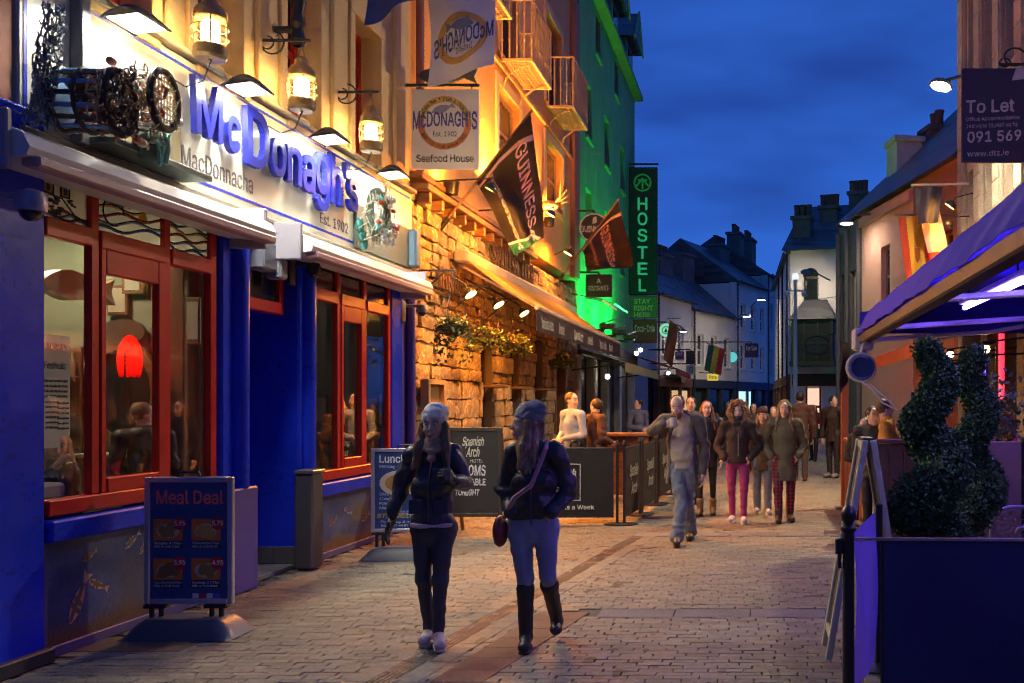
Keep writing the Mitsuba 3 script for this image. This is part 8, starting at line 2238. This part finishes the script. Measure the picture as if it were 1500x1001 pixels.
# at the pub door, behind the barrier
person('man in a white shirt standing at the pub door behind the barrier', np.array([(838-VX)*16.2/FP, 16.2, 0]), pose(1.88, 0.75, arms='front', male=True, head_turn=0.35), res=0.011, hair='short', hairc=C(0.09, 0.05, 0.03), smile=0.8,
       top=dict(name='shirt', mat=C(0.24, 0.30, 0.42, 0.7), hem=0.52, ease=0.010, wr=0.008), legs=dict(mat=DARK, ease=0.012), shoes=dict(mat=DARK, sole=DARK))
person('dark jacketed man facing the white shirted man at the pub door', np.array([(873-VX)*16.4/FP, 16.4, 0]), pose(1.78, -2.2, arms='front', male=True), res=0.011, hair='short', hairc=C(0.05, 0.028, 0.018), fine=False,
       top=dict(mat=C(0.07, 0.030, 0.020, 0.8), hem=0.47, ease=0.03, wr=0.012), legs=dict(mat=DARK, ease=0.012), shoes=dict(mat=DARK, sole=DARK))
person('person in a blue grey top standing by the railing beyond the pub awning', np.array([(935-VX)*24/FP, 24, 0]), pose(1.80, -0.8, arms='front', male=True), res=0.015, hair='short', hairc=HAIRBK, fine=False,
       top=dict(mat=C(0.10, 0.12, 0.20, 0.7), hem=0.5, ease=0.025), legs=dict(mat=C(0.05, 0.045, 0.09), ease=0.012), shoes=dict(mat=DARK))
# the blonde woman in the window
d = 6.95
J = pose(1.62, 0.55, arms='front', head_turn=0.2, head_down=0.25)
at = np.array([XL-0.42, 7.32, EYE + (VY-652)*7.32/FP - 0.93*1.62])
J = {k: v for k, v in J.items()}
J['elL'] = J['shL'] + [-0.02, -0.08, -0.22]; J['wrL'] = J['head'] + np.array([0.10, -0.14, -0.16])
person('blonde woman eating inside the first restaurant window', at, J, res=0.010, hair='long', hairc=PM('hair_blonde', lambda p, n, uv: mix([0.30, 0.17, 0.06], [0.55, 0.36, 0.15], noise(p.x*120, p.y*120, p.z*8)), 0.45), top=dict(mat=BLKFAB, hem=0.5, ease=0.02), legs=dict(mat=BLKFAB), shoes=None)
person('diner with pinned up hair facing away inside the first restaurant window', np.array([-5.12, 8.25, 0.22]), pose(1.50, 2.4, arms='front'), res=0.014, hair='short', hairc=C(0.14, 0.09, 0.05), fine=False, top=dict(mat=BLKFAB, hem=0.45), legs=dict(mat=DARK))
# right terrace
put('person in dark clothes standing at the edge of the right terrace', 1221, 700, 580, 0.6, arms='down', male=True, res=0.013, hair='short', hairc=HAIRBK, fine=False, top=dict(mat=C(0.035, 0.018, 0.015, 0.8), hem=0.44, ease=0.03), legs=dict(mat=C(0.03, 0.018, 0.015), ease=0.012), shoes=dict(mat=C(0.3, 0.28, 0.27), sole=DARK))
for px, d_, face, hh, mat, lab, tp in ((1306, 12.2, 1.8, 1.76, C(0.45, 0.20, 0.03, 0.8), 'grey haired person in an orange yellow sweater at the high terrace table', C(0.10, 0.07, 0.05)), (1281, 12.6, 0.4, 1.66, C(0.02, 0.018, 0.02, 0.7), 'person in black beside the orange sweater on the terrace', HAIRBK),
                                     (1262, 13.8, -0.5, 1.50, C(0.03, 0.025, 0.03, 0.8), 'fair faced seated looking person at the left end of the terrace group', C(0.2, 0.11, 0.05)), (1326, 12.4, -1.9, 1.55, C(0.20, 0.05, 0.02, 0.8), 'person in a rust red top leaning on the terrace table', HAIRBR)):
    person(lab, np.array([(px-VX)*d_/FP, d_, 0]), pose(hh, face, arms='front', lean=0.12, male=True), res=0.013, hair='short', hairc=tp, fine=face < 1 and face > -1, top=dict(mat=mat, hem=0.46, ease=0.03), legs=dict(mat=DARK, ease=0.012), shoes=dict(mat=C(0.2, 0.18, 0.17), sole=DARK))
# the crowd up the street
crowd = [(1040, 27, 0.0, 'olive jacket'), (1056, 30, 0.2, 'dark blue coat'), (1079, 26, -0.1, 'black coat'), (1093, 31, PI, 'black coat'), (1104, 24.5, 0.0, 'dark grey jacket'), (1121, 28, 0.1, 'dark brown coat'), (1133, 21, -0.2, 'black jacket'),
         (1148, 32, PI, 'navy coat'), (1192, 29, 0.3, 'dark red coat'), (1015, 29, 0.3, 'grey coat'), (998, 33, 0.1, 'dark green coat'), (1066, 36, 0, 'brown coat')]
crowd = [c for k, c in enumerate(crowd) if k not in (1, 7)]
cm = {'olive jacket': C(0.07, 0.06, 0.03, .8), 'dark blue coat': C(0.02, 0.03, 0.08, .8), 'black coat': BLKFAB, 'dark grey jacket': C(0.06, 0.055, 0.055, .8), 'dark brown coat': C(0.06, 0.035, 0.022, .8), 'black jacket': BLKFAB, 'navy coat': C(0.02, 0.024, 0.05, .8), 'dark red coat': C(0.10, 0.02, 0.02, .8), 'grey coat': C(0.10, 0.10, 0.11, .8), 'dark green coat': C(0.02, 0.04, 0.03, .8), 'brown coat': C(0.07, 0.045, 0.03, .8)}
order = ['first', 'second', 'third', 'fourth', 'fifth', 'sixth', 'seventh', 'eighth', 'ninth', 'tenth', 'eleventh', 'twelfth']
rank = {c: k for k, c in enumerate(sorted(range(len(crowd)), key=lambda i: crowd[i][0]))}
for q, (px, d_, face, what) in enumerate(crowd):
    away = abs(face) > 2
    person(f"person in a {what} walking {'away' if away else 'nearer'} in the far crowd, {order[rank[q]]} from the left", np.array([(px-VX)*d_/FP, d_, 0]), pose(1.62 + 0.2*rng.rand(), face, stride=0.6*rng.uniform(-1, 1), arms=('down', 'pockets')[q % 2], male=q % 3 != 0),
           group='people in the far crowd', res=0.019, hair='short' if q % 3 else 'long', hairc=[HAIRBK, C(0.08, 0.045, 0.025), C(0.16, 0.10, 0.05)][q % 3], fine=False, hands=True, top=dict(mat=cm[what], hem=0.44, ease=0.032), legs=dict(mat=[DARK, C(0.05, 0.06, 0.10, .8), C(0.03, 0.03, 0.035)][q % 3], ease=0.012), shoes=dict(mat=DARK))
